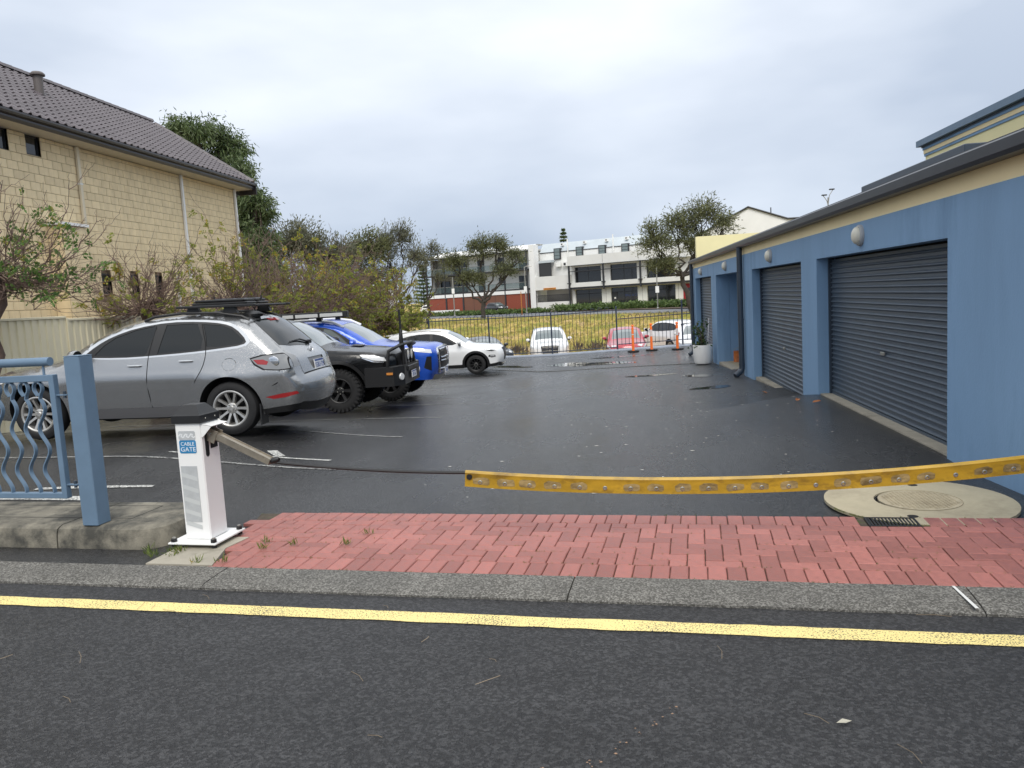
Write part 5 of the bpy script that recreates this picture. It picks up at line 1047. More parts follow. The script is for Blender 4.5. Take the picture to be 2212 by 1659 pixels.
# ---------------------------------------------------------------- blue utility with awning
b = Car('blue_utility', 'bright blue utility with big chrome grille, white roof rails and side awning', 5.3, 1.9,
    [(.12, .42), (.05, .55), (.0, .72), (0, 1.0), (.05, 1.12), (.3, 1.19), (.9, 1.23), (1.35, 1.26), (1.75, 1.50), (2.1, 1.71), (2.35, 1.80), (2.8, 1.84), (3.4, 1.83), (3.7, 1.79), (3.85, 1.3), (3.9, 1.22), (5.2, 1.22), (5.28, 1.18), (5.3, .8), (5.25, .5)], .44, (1.0, 4.15), .40, .48, 1.2, 1.83, .77, r=.09, bul=[(.05, .55, .1), (0, 1.0, .13), (.3, 1.19, .05), (1.3, 1.26, .05), (1.75, 1.5, .1), (2.3, 1.79, .06), (3.4, 1.83, .04), (3.85, 1.3, .02), (5.2, 1.22, 0), (5.3, .8, .03)], fr=(.9, .15), rr=(.4, .06), wz=.42)
b.seam([(3.5, 1.25), (3.46, .8), (3.40, .5)]); b.seam([(2.52, 1.7), (2.5, 1.2), (2.46, .8), (2.48, .46)]); b.seam([(1.66, 1.28), (1.62, .9), (1.6, .5)])
b.region('pillar_black', [(1.72, 1.29), (2.0, 1.50), (2.32, 1.70), (2.9, 1.755), (3.5, 1.745), (3.66, 1.66), (3.68, 1.36), (3.55, 1.28), (2.5, 1.26)], M['blackp'], .001, 1)
b.region('front_side_window', [(1.88, 1.30), (2.1, 1.51), (2.33, 1.665), (2.48, 1.69), (2.48, 1.30)], mat('light_side_glass', (.10, .12, .115), .05, spec=.7), -.006); b.region('rear_side_window', [(2.58, 1.30), (2.58, 1.70), (3.42, 1.69), (3.5, 1.32)], M['glassT'], -.006)
b.region('arch_flare', ring_poly(1.0, .42, .48, .53), M['blackp'], .02); b.region('arch_flare', ring_poly(4.15, .42, .48, .53), M['blackp'], .02)
b.region('headlight', [(.03, 1.02), (.06, 1.10), (.3, 1.15), (.62, 1.175), (.58, 1.135), (.3, 1.06)], M['clear_lens'], .003); b.region('bumper_vent', [(.06, .62), (.04, .95), (.14, .95), (.22, .7)], M['blackp'], .002)
b.tregion('windscreen', [(1.42, 1.30, -.86), (1.42, 1.30, .86), (2.12, 1.73, .88), (2.12, 1.73, -.88)], M['glassC'], -.004)
b.tregion('grille', [(.03, .60, -.70), (.03, .60, .70), (.0, 1.06, .74), (.0, 1.06, -.74)], M['blackp'], .003); b.tregion('bumper_trim', [(.12, .43, -.9), (.12, .43, .9), (.05, .54, .9), (.05, .54, -.9)], M['steel'], .012)
b.build(P_blue); b.wheels(.26, .23, 'y', 6, M['blackp'], True); b.mirror(1.76, 1.24, P_blue, l=.25, h=.19); b.handles([(2.3, 1.1), (3.25, 1.1)], M['chrome'])
X0 = b.X(0)
for i, z in enumerate((.68, .80, .92, 1.03)): 
    b.part('grille_bar', MB().tube([tail_pt(b, .01, z, t, -.02) for t in np.linspace(-.66, .66, 9)], .022, 8), M['chrome'])
for sd in (1, -1): b.part('grille_surround', MB().tube([tail_pt(b, .03, .56, sd * .62, -.015), tail_pt(b, .02, .7, sd * .74, -.015), tail_pt(b, .0, .95, sd * .80, -.015), tail_pt(b, .02, 1.08, sd * .72, -.015)], .028, 8), M['chrome'])
b.part('grille_surround', MB().tube([tail_pt(b, .02, 1.08, t, -.015) for t in np.linspace(-.72, .72, 9)], .022, 8), M['chrome'])
Mb = Matrix.Translation(tail_pt(b, .0, .99, 0, -.05)) @ Matrix.Rotation(math.pi / 2, 4, 'Z') @ Matrix.Rotation(math.pi / 2, 4, 'X'); k = MB(); k.tube([Mb @ Vector((.085 * math.cos(a), .085 * math.sin(a), 0)) for a in np.linspace(0, 2 * math.pi, 25)], .010, 6); k.tube([Mb @ Vector(p) for p in ((-.05, .05, 0), (0, -.05, .004), (.05, .05, 0))], .011, 6); b.part('badge', k, M['chrome'])
b.plate(tail_pt(b, .03, .60, 0, -.05), math.pi / 2, 0, '1LE·603')
WR = mat('white_roof_rail', (.74, .75, .76), .3)
for sd in (1, -1): b.part('roof_rail', MB().tube([(b.X(2.05), sd * .66, 1.70), (b.X(2.3), sd * .665, 1.82), (b.X(2.7), sd * .665, 1.885), (b.X(3.3), sd * .66, 1.885), (b.X(3.75), sd * .655, 1.79)], .032, 8), WR)
for x in (2.6, 3.4): b.part('roof_bar', MB().bbox(b.X(x) - .05, b.X(x) + .05, -.78, .78, 1.93, 1.965, .01), M['blackp'], False); b.part('roof_bar_foot', MB().box(b.X(x) - .06, b.X(x) + .06, -.72, -.6, 1.86, 1.93).box(b.X(x) - .06, b.X(x) + .06, .6, .72, 1.86, 1.93), M['blackp'], False)
aw = empty('awning', (0, 0, 0), 0, 'long rolled black and silver awning on the roof bars of the blue utility', 'awning')
MB().bbox(b.X(4.35), b.X(1.86), -.93, -.79, 1.93, 2.07, .012).build('case', M['blackp'], aw); 
for i in range(4): MB().box(b.X(4.2) + i * .57, b.X(4.2) + i * .57 + .52, -.934, -.929, 1.96, 2.035).build('silver_panel', mat('silver_panel', (.62, .62, .61), .35, .3) if i == 0 else bpy.data.materials['silver_panel'], aw)
put(b, -5.08, 17.35, -.585, R_(1.0), 0, 1.02); aw.location = b.e.location; aw.rotation_euler = b.e.rotation_euler; aw.scale = b.e.scale
# ---------------------------------------------------------------- white crossover farther back
w = Car('white_crossover', 'white crossover with black wheel-arch trim parked in the far bay', 4.48, 1.85,
    [(.12, .26), (.05, .42), (0, .58), (.03, .78), (.12, .90), (.45, .985), (.9, 1.04), (1.18, 1.08), (1.6, 1.34), (1.95, 1.54), (2.2, 1.61), (2.7, 1.655), (3.3, 1.62), (3.75, 1.56), (4.0, 1.53), (4.2, 1.34), (4.38, 1.08), (4.42, .95), (4.45, .8), (4.46, .5), (4.40, .3)], .26, (.88, 3.55), .355, .42, 1.06, 1.64, .75, r=.09, bul=[(.05, .42, .12), (.03, .78, .16), (.4, .98, .07), (1.1, 1.07, .05), (1.6, 1.34, .11), (2.1, 1.59, .06), (3.3, 1.62, .04), (4.0, 1.53, .05), (4.3, 1.2, .07), (4.45, .6, .09)], fr=(.95, .2), rr=(.8, .15))
glass_side(w, [(1.45, 1.10), (1.75, 1.29), (2.05, 1.46), (2.5, 1.545), (3.1, 1.53), (3.6, 1.42), (3.93, 1.285), (3.75, 1.16), (3.2, 1.11), (2.4, 1.09)], [('front_side_window', [(1.62, 1.115), (1.85, 1.29), (2.1, 1.44), (2.42, 1.51), (2.42, 1.115)]), ('rear_side_window', [(2.52, 1.115), (2.52, 1.515), (3.05, 1.505), (3.32, 1.44), (3.42, 1.16), (3.3, 1.135)]), ('quarter_window', [(3.46, 1.17), (3.38, 1.42), (3.6, 1.38), (3.86, 1.28), (3.72, 1.18)])])
w.region('arch_flare', ring_poly(.88, .355, .42, .50), M['blackp'], .008); w.region('arch_flare', ring_poly(3.55, .355, .42, .50), M['blackp'], .008); w.region('sill_cladding', [(1.32, .26), (1.34, .37), (3.1, .37), (3.12, .26)], M['blackp'], .006)
w.seam([(2.47, 1.5), (2.47, 1.05), (2.43, .7), (2.45, .38)], .01); w.seam([(1.36, 1.06), (1.32, .85), (1.36, .5), (1.36, .38)], .01); w.seam([(3.4, 1.15), (3.36, .95), (3.2, .75), (3.1, .5)], .01)
w.region('headlight', [(.12, .82), (.2, .89), (.5, .945), (.62, .945), (.5, .84), (.28, .80)], M['clear_lens'], .003); w.region('headlight_mask', [(.16, .83), (.3, .86), (.48, .865), (.4, .83), (.28, .81)], M['blackp'], .004); w.region('fog_light', [(.16, .60), (.17, .67), (.38, .68), (.42, .62), (.3, .58)], M['blackp'], .003); w.region('fog_lens', [(.2, .62), (.2, .655), (.34, .66), (.36, .625)], M['clear_lens'], .005); w.region('bumper_lower', [(.05, .30), (.05, .40), (.3, .36), (.44, .36), (.44, .26), (.1, .24)], M['blackp'], .002)
w.tregion('windscreen', [(1.24, 1.12, -.86), (1.24, 1.12, .86), (1.92, 1.52, .87), (1.92, 1.52, -.87)], M['glassC'], -.004); w.tregion('grille', [(.03, .50, -.45), (.03, .50, .45), (.05, .84, .58), (.05, .84, -.58)], M['blackp'], .003); w.tregion('bumper_lower', [(.12, .27, -1), (.12, .27, 1), (.06, .40, 1), (.06, .40, -1)], M['blackp'], .004)
w.build(P_white); w.wheels(.235, .235, 'thin', 10, M['blackp']); w.mirror(1.44, 1.09, P_white, l=.22, h=.15); w.handles([(2.28, .98), (3.1, 1.0)], P_white)
w.part('roof_spoiler', MB().add([(w.X(3.9), -.6, 1.585), (w.X(3.9), .6, 1.585), (w.X(4.2), .55, 1.545), (w.X(4.2), -.55, 1.545), (w.X(3.95), -.6, 1.52), (w.X(3.95), .6, 1.52), (w.X(4.2), .55, 1.525), (w.X(4.2), -.55, 1.525)], [(0, 1, 2, 3), (7, 6, 5, 4), (3, 2, 6, 7), (0, 3, 7, 4), (2, 1, 5, 6)]), P_white, False); w.part('shark_fin_aerial', MB().add([(w.X(3.7), -.03, 1.6), (w.X(3.7), .03, 1.6), (w.X(3.45), 0, 1.62), (w.X(3.68), 0, 1.70)], [(0, 1, 3), (0, 3, 2), (1, 2, 3)]), P_white, False)
w.part('skid_plate', MB().tube([tail_pt(w, .08, .36, t, -.03) for t in np.linspace(-.6, .6, 7)], .03, 8), M['steel']); w.part('roof_rail', MB().tube([(w.X(2.1), -.66, 1.60), (w.X(2.6), -.665, 1.66), (w.X(3.4), -.65, 1.63), (w.X(3.6), -.64, 1.59)], .016, 6), M['steel'])
put(w, -4.92, 27.85, -1.07, R_(2.0), 0, 1.0)
# ---------------------------------------------------------------- cars in the lower car park and across the road
def suv(name, label, P, L=4.7, Wd=1.9, H=1.7, rails=False, sedan=False, grp=None, drop=0.):
    h = H / 1.7
    if sedan: sil = [(.12, .24), (.03, .4), (0, .55), (.06, .70), (.4, .80), (1.0, .88), (1.3, .92), (1.75, 1.18), (2.1, 1.36), (2.6, 1.45), (3.1, 1.43), (3.6, 1.27), (3.95, 1.08), (4.2, 1.03), (L - .08, 1.0), (L - .02, .8), (L, .55), (L - .08, .28)]; rz = 1.44; belt = .93
    else: sil = [(.12, .3), (.04, .45), (0, .65), (.02, .85), (.12, .98), (.5, 1.06), (1.0, 1.10), (1.25, 1.13), (1.65, 1.42), (1.95, 1.60), (2.3, 1.67), (3.0, 1.70), (3.8, 1.67), (4.2, 1.60), (4.42, 1.25), (L - .1, 1.08), (L - .04, .85), (L, .6), (L - .06, .3)]; rz = 1.69; belt = 1.12
    c = Car(name, label, L, Wd, [(x, z * (h if not sedan else 1)) for x, z in sil], .26, (.92, L - .95 - .05), .36, .43, belt * (h if not sedan else 1), rz * (h if not sedan else 1), .76, grp, bul=[(.04, .45, .12), (.02, .8, .15), (.5, 1.0, .06), (1.2, 1.1, .05), (1.65, 1.4, .11), (2.1, 1.6, .06), (3.5, 1.65, .04), (4.2, 1.5, .05), (4.5, 1.1, .07), (L, .5, .09)])
    if sedan:
        glass_side(c, [(1.55, .95), (1.9, 1.2), (2.3, 1.36), (2.8, 1.385), (3.3, 1.27), (3.65, 1.06), (3.5, .98), (2.4, .95)], [('front_side_window', [(1.72, .97), (1.98, 1.18), (2.35, 1.335), (2.45, 1.34), (2.45, .975)]), ('rear_side_window', [(2.53, .975), (2.53, 1.35), (2.85, 1.35), (3.25, 1.24), (3.5, 1.05), (3.4, 1.0)])])
        ws = [(1.36, .96), (2.05, 1.34)]; hl = [(.1, .62), (.12, .70), (.5, .79), (.62, .77), (.4, .66)]; gr = [(.03, .42), (.03, .62)]; tlp = [(L - .35, .97), (L - .06, .97), (L - .03, .82), (L - .3, .86)]; rw_ = [(3.25, 1.385), (3.88, 1.11)]
    else:
        glass_side(c, [(1.5, 1.16), (1.8, 1.38), (2.1, 1.56), (2.8, 1.61), (3.7, 1.58), (4.1, 1.5), (4.22, 1.3), (4.1, 1.22), (2.6, 1.15)], [('front_side_window', [(1.66, 1.18), (1.9, 1.38), (2.15, 1.53), (2.5, 1.56), (2.5, 1.185)]), ('rear_side_window', [(2.58, 1.185), (2.58, 1.57), (3.4, 1.55), (3.48, 1.21)]), ('quarter_window', [(3.56, 1.215), (3.48, 1.545), (4.02, 1.48), (4.14, 1.31), (4.05, 1.25)])])
        ws = [(1.3, 1.17), (1.95, 1.59)]; hl = [(.06, .84), (.1, .94), (.45, 1.02), (.62, 1.02), (.45, .92)]; gr = [(.04, .5), (.02, .92)]; tlp = [(4.28, 1.10), (L - .14, 1.12), (L - .06, .95), (4.36, 1.0)]; rw_ = [(4.24, 1.54), (4.42, 1.2)]
    c.region('headlight', hl, M['clear_lens'], .003); c.region('tail_light', tlp, M['red_lens'], .004)
    c.tregion('windscreen', [(*ws[0], -.86), (*ws[0], .86), (*ws[1], .87), (*ws[1], -.87)], M['glassC'], -.003); c.tregion('grille', [(*gr[0], -.55), (*gr[0], .55), (*gr[1], .6), (*gr[1], -.6)], M['blackp'], .003); c.tregion('rear_window', [(*rw_[0], -.84), (*rw_[0], .84), (*rw_[1], .84), (*rw_[1], -.84)], M['glassT'], .002)
    for sg in (1, -1): c.tregion('headlight_inner', [(hl[0][0], hl[0][1], sg * .98), (hl[0][0], hl[0][1], sg * .68), (hl[1][0] + .08, hl[1][1] + .03, sg * .76), (hl[1][0] + .14, hl[1][1] + .05, sg * .98)], M['clear_lens'], .003); c.tregion('tail_light_inner', [(*tlp[1], sg * .99), (*tlp[1], sg * .66), (*tlp[2], sg * .66), (*tlp[2], sg * .99)], M['red_lens'], .003)
    c.seam([(2.54, belt + .05), (2.52, .7), (2.5, .4)], .012); c.seam([(1.45, belt), (1.42, .7), (1.42, .4)], .012)
    c.build(P); c.wheels(.23, .23, 'spoke', 7); c.mirror(ws[0][0] + .22, belt + .02, P, l=.22, h=.15)
    k = MB(); Mb = Matrix.Translation(tail_pt(c, gr[1][0], gr[1][1] - .1, 0, -.03)) @ Matrix.Rotation(math.pi / 2, 4, 'Z') @ Matrix.Rotation(math.pi / 2, 4, 'X'); k.tube([Mb @ Vector((.08 * math.cos(a), .055 * math.sin(a), 0)) for a in np.linspace(0, 2 * math.pi, 21)], .009, 6); k.tube([Mb @ Vector((.03 * math.cos(a), .055 * math.sin(a), 0)) for a in np.linspace(0, 2 * math.pi, 17)], .007, 6); c.part('badge', k, M['chrome'])
    for z in np.linspace(gr[0][1] + .06, gr[1][1] - .06, 4): c.part('grille_bar', MB().tube([tail_pt(c, gr[0][0], z, t, -.012) for t in np.linspace(-.52, .52, 5)], .010, 5), M['steel'])
    if rails:
        for sd in (1, -1): c.part('roof_rail', MB().tube([(c.X(2.1), sd * .67, 1.62 * h), (c.X(2.5), sd * .68, 1.74 * h), (c.X(3.8), sd * .67, 1.74 * h), (c.X(4.1), sd * .66, 1.62 * h)], .02, 6), M['steel'])
    return c
c = suv('white_suv', 'white sport utility facing the fence from the lower car park', P_white2, 4.95, 1.93, 1.74, True, grp='cars in the lower car park'); c.place(-3.35, 41.3, -1.87, R_(-84), 0, 1.02)
c = suv('red_sedan', 'red car behind the fence with its pale windscreen towards the yard', P_red, 4.5, 1.8, 1.46, sedan=True, grp='cars in the lower car park'); c.place(.62, 39.6, -1.72, R_(-89), 0, 1.04)
c = suv('black_wagon', 'dark car roof showing beyond the bonnet of the white crossover', P_dark, 4.6, 1.8, 1.5, sedan=True, grp='cars in the lower car park'); c.place(-7.0, 42.4, -1.98, R_(-60), 0, 1.05)
c = suv('white_wagon', 'white sport utility seen from behind near the garage corner, red tail light showing', P_white2, 4.7, 1.9, 1.68, grp='cars in the lower car park'); c.place(3.1, 43.0, -1.75, R_(118), 0, 1.0)
c = suv('white_hatch', 'white car nosing towards the yard beside the far garage corner', P_white2, 4.5, 1.8, 1.5, sedan=True, grp='cars in the lower car park'); c.place(4.1, 39.2, -1.62, R_(-97), 0, 1.0)
c = suv('white_four_wheel_drive', 'tall white four-wheel drive parked beyond the far road left of the flats', P_white2, 4.9, 1.9, 1.85, True, grp='cars across the road'); c.place(-40.4, 176, -.86, R_(-12), 0, 1.06)
c = suv('dark_twin_cab', 'dark twin-cab with roof bar parked under the spreading tree across the road', P_dark, 5.0, 1.9, 1.75, True, grp='cars across the road'); c.place(-19.8, 136.5, -.84, R_(-48), 0, 1.0)
# ================================================================ FENCE, BOLLARDS, RAILING, BELT, POT
ft = empty('loop_top_fence', (-7.5, 36, -1.08), 0, 'dark loop-top steel fence along the far end of the parking yard', 'fence'); M['fst'] = mat('dark_blue_fence_steel', (.022, .033, .06), .45)
def rel(e, x, y, z): return Vector((x, y, z)) - Vector(e.location)
def fence_run(e, x0, x1, zr, zb, pitch, zf=None):
    n = int(round((x1 - x0) / pitch)); 
    def P(x, h): y = fpt(x); return rel(e, x, y, (gz(x, y) + .05 if zf is None else zf) + h)
    pm = None
    for i in range(1, n):
        x = x0 + (x1 - x0) * i / n; a = P(x, zb - .05)
        if pm is None: pm = MB().tube([(0, 0, 0), (0, 0, zr - zb + .13)], .012, 6, False).mesh('picket', M['fst'], True); hx = (x1 - x0) / n; hm = MB().tube([(hx / 2 - hx / 2 * math.cos(q), 0, .075 * math.sin(q)) for q in np.linspace(0, math.pi, 9)], .013, 6, False).mesh('hoop', M['fst'], True)
        link('picket', pm, None, e, a)
        if i % 2 and i < n - 1: link('hoop', hm, None, e, P(x, zr + .08))
    for h in (zb, zr): 
        MB().tube([P(x0, h), P((x0 + x1) / 2, h), P(x1, h)], .02, 4).build('rail', M['fst'], e)
def fence_post(e, x, h, w=.032): y = fpt(x); p = rel(e, x, y, gz(x, y)); MB().bbox(p.x - w, p.x + w, p.y - w, p.y + w, p.z, p.z + h, .006).build('post', M['fst'], e); MB().lathe([(w * 1.1, 0), (w * 1.1, .03), (w * .6, .06), (.001, .075)], 10, Matrix.Translation((p.x, p.y, p.z + h)), True).build('post_cap', M['fst'], e, True)
pxs = [-14.1, -11.25, -8.43, -5.6, -2.72, .2]
for a, c in zip(pxs, pxs[1:]): fence_run(ft, a, c, 1.75, .10, .165)
for x in pxs: fence_post(ft, x, 1.90)
fg = empty('fence_gate', (1.6, 35.4, -1), 0, 'lower loop-top gate section of the fence behind the orange posts', 'gate')
fence_run(fg, .24, 3.0, 1.34, .22, .165); fence_run(fg, 3.08, 5.0, 1.34, .22, .165); fence_post(fg, 3.04, 1.95); 
# orange posts
M['orangep'] = mat('orange_plastic', (.95, .19, .03), .45, var=.06, vscale=5); M['reflw'] = mat('reflective_band', (.70, .62, .60), .4)
for (x, y, lb) in ((.85, 33.79, 'leftmost orange plastic post, deep orange with worn band, before the gate'), (1.62, 33.76, 'middle orange plastic post with wide pale band before the gate'), (2.65, 33.17, 'rightmost orange plastic post standing nearest the garage corner')):
    e = empty('traffic_post', (x, y, gz(x, y)), 0, lb, 'bollard', 'orange traffic posts'); k = MB().prism([(.26 * math.cos(a), .26 * math.sin(a)) for a in [math.pi / 4 * i + .4 for i in range(8)]], 0, .05); k.build('base', M['rubber'], e)
    MB().lathe([(.06, .05), (.056, .12), (.052, .5), (.05, 1.02), (.03, 1.04)], 16).build('post', M['orangep'], e, True); MB().lathe([(.03, 1.03), (.03, 1.06), (.055, 1.07), (.06, 1.11), (.045, 1.14), (.001, 1.15)], 16).build('top_grip', M['orangep'], e, True)
    if x < 1: MB().lathe([(.0545, .72), (.0535, .76)], 16).build('band', M['reflw'], e, True)
    else: MB().lathe([(.0555, .60), (.0535, .88)], 16).build('band', M['reflw'], e, True)
# white pot with a leafy plant
pt = empty('plant_pot', (2.57, 23.25, gz(2.57, 23.25)), 0, 'large round white pot standing at the foot of the garage wall', 'pot')
MB().lathe([(.001, 0), (.19, 0), (.235, .03), (.262, .12), (.285, .54), (.28, .56), (.262, .56), (.255, .48), (.001, .47)], 32).build('bowl', M['white'], pt, True); MB().lathe([(.25, .49), (.001, .50)], 24).build('soil', M['mulch'], pt)
# ---------------------------------------------------------------- railing on the island
rl = empty('blue_railing', (-4.4, 5.16, .145), SA, 'blue steel railing with looped wavy bars on the island at left', 'railing'); ry = 0.
def rx(x): return x + 4.4
MB().tube([(rx(-9), 0, 1.195), (rx(-3.955), 0, 1.195)], .031, 16).build('handrail', M['bluesteel'], rl, True)
for z0, z1 in ((1.055, 1.10), (.205, .245)): MB().bbox(rx(-9), rx(-3.93), -.022, .022, z0, z1, .003).build('rail', M['bluesteel'], rl)
MB().bbox(rx(-3.972), rx(-3.928), -.0235, .0235, .2035, 1.1015, .003).build('stile', M['bluesteel'], rl); MB().bbox(rx(-6.4), rx(-6.355), -.023, .023, .204, 1.101, .003).build('stile', M['bluesteel'], rl)
for x in (-4.0 + -.02, -4.6, -5.3, -6.4): MB().tube([(rx(x), 0, 1.10), (rx(x), 0, 1.17)], .009, 8).build('standoff', M['bluesteel'], rl)
for z in (.95, .30): MB().box(rx(-3.93), rx(-3.84), -.012, .012, z, z + .008).build('hinge_plate', M['bluesteel'], rl); MB().tube([(rx(-3.865), 0, z - .02), (rx(-3.865), 0, z + .03)], .011, 8).build('hinge_bolt', M['navy'], rl)
pts = []
for i in range(24):                                     # tear-drop loop, then waves down to the bottom rail
    a = -math.pi * .28 + (2 * math.pi * .78) * i / 23; pts.append((.0 - .036 * math.sin(a * 1.0 + math.pi) * 1.0, 0, 1.005 + .045 * math.cos(a + math.pi) * -1))
loop = [(.036 * math.cos(t), 0, 1.008 + .046 * math.sin(t)) for t in np.linspace(R_(-40), R_(220), 22)]
tail = [(.004 + .033 * math.sin((.935 - z) / .30 * 2 * math.pi), 0, z) for z in np.linspace(.93, .245, 44)]
path = [(-.008, 0, .952)] + [(x, 0, z) for x, _, z in loop[::-1]] + [(.016, 0, .962)] + tail
wb = MB(); wb.ribbon([(x, 0, z) for x, _, z in path], (0, 1, 0), .030, .008); wbm = wb.mesh('wavy_bar', M['bluesteel'], True)
for i in range(19): link('wavy_bar', wbm, None, rl, (rx(-4.085 - i * .122), 0, 0))
po = empty('blue_post', (-3.77, 5.15, .145), SA, 'square blue steel post at the end of the railing', 'post')
MB().bbox(-.066, .066, -.066, .066, 0, 1.222, .006).build('shaft', M['bluesteel'], po); MB().bbox(-.0665, .0665, -.0665, .0665, 1.2222, 1.227, .002).build('cap', M['bluesteel'], po)
# ---------------------------------------------------------------- cable gate bollard
cg = empty('cable_gate_bollard', (-2.90, 5.10, .022), SA, 'white square cable-gate bollard with black cap and blue sticker', 'bollard')
MB().bbox(-.185, .185, -.185, .185, .022, .034, .002).build('base_plate', M['white'], cg)
for a, c in ((-.155, -.155), (.155, -.155), (.155, .155), (-.155, .155)):
    MB().lathe([(.012, -.02), (.012, .066)], 10, Matrix.Translation((a, c, 0)), True, True).build('anchor_bolt', M['steel'], cg); MB().lathe([(.022, .036), (.022, .054), (.018, .058)], 6, Matrix.Translation((a, c, 0)), True, True).build('nut', M['blackp'], cg); MB().lathe([(.022, .0), (.022, .02)], 6, Matrix.Translation((a, c, 0)), True, True).build('levelling_nut', M['blackp'], cg)
MB().bbox(-.10, .10, -.10, .10, .0345, .875, .008).build('column', M['white'], cg)
k = MB(); rows = [(.112, .852), (.112, .905), (.104, .912), (.055, .972), (.05, .975)]; vs = []
for r_, z in rows: vs += [(-r_, -r_, z), (r_, -r_, z), (r_, r_, z), (-r_, r_, z)]
k.add(vs, [(i * 4 + j, i * 4 + (j + 1) % 4, i * 4 + 4 + (j + 1) % 4, i * 4 + 4 + j) for i in range(4) for j in range(4)] + [(16, 17, 18, 19), (3, 2, 1, 0)]); k.build('cap', M['blackp'], cg)
for z in (.88,): [MB().lathe([(.006, 0), (.004, .003), (.001, .003)], 8, Matrix.Translation((.113, y, z)) @ Matrix.Rotation(math.pi / 2, 4, 'Y')).build('cap_screw', M['steel'], cg) for y in (-.05, .06)]
M['stbl'] = mat('sticker_blue', (.025, .20, .42), .4, var=.12, vscale=20, dirt=((.45, .52, .58), 30, .66, .05)); M['sthat'] = mat('sticker_silver', (.55, .57, .58), .35, .3, var=.08, vscale=20); M['stwh'] = mat('sticker_white', (.74, .76, .77), .45)
fy = -.1012
st_ = MB().prismM(rrect(-.075, .055, .645, .735, .008), 0, .0012, Matrix.Translation((0, fy, 0)) @ Matrix.Rotation(math.pi / 2, 4, 'X')).build('sticker', M['stbl'], cg)
MB().prismM(rrect(-.075, .055, .737, .800, .008), 0, .0012, Matrix.Translation((0, fy, 0)) @ Matrix.Rotation(math.pi / 2, 4, 'X')).build('sticker_top', M['sthat'], cg)
TM = Matrix.Rotation(math.pi / 2, 4, 'X')
text_mesh('sticker_word', 'CABLE', .036, Matrix.Translation((-.010, fy - .0016, .709)) @ TM, M['stwh'], cg, .0004, sx=1.02); text_mesh('sticker_word', 'GATE', .044, Matrix.Translation((-.008, fy - .0016, .671)) @ TM, M['stwh'], cg, .0004, sx=1.08)
for i in range(3): 
    k = MB(); x = -.072 + i * .042
    k.ribbon([(x, fy - .0014, .765), (x + .012, fy - .0014, .779), (x + .024, fy - .0014, .777), (x + .018, fy - .0014, .763), (x + .03, fy - .0014, .755), (x + .042, fy - .0014, .762)], (0, 1, 0), .0008, .009); k.build('rope_mark', M['stwh'], cg)
MB().box(-.082, .045, fy - .001, fy, .16, .555).build('reflector_panel', M['sthat'], cg)
for i in range(5):
    z = .50 - i * .085; MB().add([(-.078, fy - .0016, z + .012), (.041, fy - .0016, z - .022), (.041, fy - .0016, z - .052), (-.078, fy - .0016, z - .018)], [(0, 3, 2, 1)]).build('reflector_stripe', mat('reflector_grey', (.62, .64, .64), .3, .2) if i == 0 else bpy.data.materials['reflector_grey'], cg)
# slot, hood, arm
MB().prismM([(.02 * math.cos(a), .02 * math.sin(a) + .63) for a in np.linspace(math.pi, 2 * math.pi, 9)] + [(.02, .80), (-.02, .80)], 0, .002, Matrix.Translation((.1002, -.045, 0)) @ Matrix.Rotation(math.pi / 2, 4, 'Z') @ TM).build('slot_plate', M['blackp'], cg)
MB().box(.100, .1025, -.005, .075, .66, .83).build('slot', M['dark'], cg)
hd = MB(); hd.add([(.10, -.095, .845), (.10, .095, .845), (.185, .095, .83), (.185, -.095, .83), (.10, -.095, .841), (.10, .095, .841), (.183, .095, .826), (.183, -.095, .826)], [(0, 3, 2, 1), (4, 5, 6, 7), (3, 7, 6, 2), (0, 4, 7, 3), (1, 2, 6, 5)])
hd.add([(.10, -.095, .845), (.185, -.095, .83), (.12, -.095, .765), (.10, -.095, .75), (.10, -.092, .845), (.185, -.092, .83), (.12, -.092, .765), (.10, -.092, .75)], [(3, 2, 1, 0), (4, 5, 6, 7), (1, 2, 6, 5), (2, 3, 7, 6)]); hd.build('hood', M['white'], cg)
a0, a1 = Vector((.085, -.01, .79)), Vector((.56, -.01, .565)); ad_ = (a1 - a0).normalized(); 
Ma = Matrix.Translation(a0) @ Vector((1, 0, 0)).rotation_difference(ad_).to_matrix().to_4x4(); al = (a1 - a0).length
am = MB(); am.prismM([(-.03, -.022), (.03, -.022), (.03, .022), (.026, .022), (.026, -.018), (-.026, -.018), (-.026, .022), (-.03, .022)], .03, al, Ma @ Matrix.Rotation(math.pi / 2, 4, 'Y') @ Matrix.Rotation(math.pi / 2, 4, 'Z')); am.build('arm', M['stain'], cg)
k = MB(); k.obox(Ma @ Matrix.Translation((al / 2 + .03, 0, .0)), al / 2 - .03, .024, .016); k.build('arm_core', M['stain'], cg)
k = MB(); k.obox(Ma @ Matrix.Translation((.03, .03, -.01)), .07, .004, .045); k.obox(Ma @ Matrix.Translation((.03, -.03, -.01)), .07, .004, .045); k.build('arm_bracket', M['stain'], cg)
MB().tube([Ma @ Vector((.05, -.045, 0)), Ma @ Vector((.05, .045, 0))], .012, 10).build('pivot_pin', M['steel'], cg)
tip = Matrix.Translation(Vector(cg.location)) @ Matrix.Rotation(SA, 4, 'Z') @ a1
bl = empty('barrier_belt', (.9, 5.0, 0), 0, 'sagging weathered yellow barrier belt on a black cable across the driveway', 'barrier'); bl.location = (tip.x, tip.y, 0); O_ = Vector(bl.location)
def bz(x): return .398 + .0295 * (x - .72) ** 2
def by(x): return tip.y + (4.98 - tip.y) * (x - tip.x) / (2.9 - tip.x)
c0 = Vector((tip.x - .03, tip.y, tip.z)); c1 = Vector((-.98, by(-.98), bz(-.98) - .012))
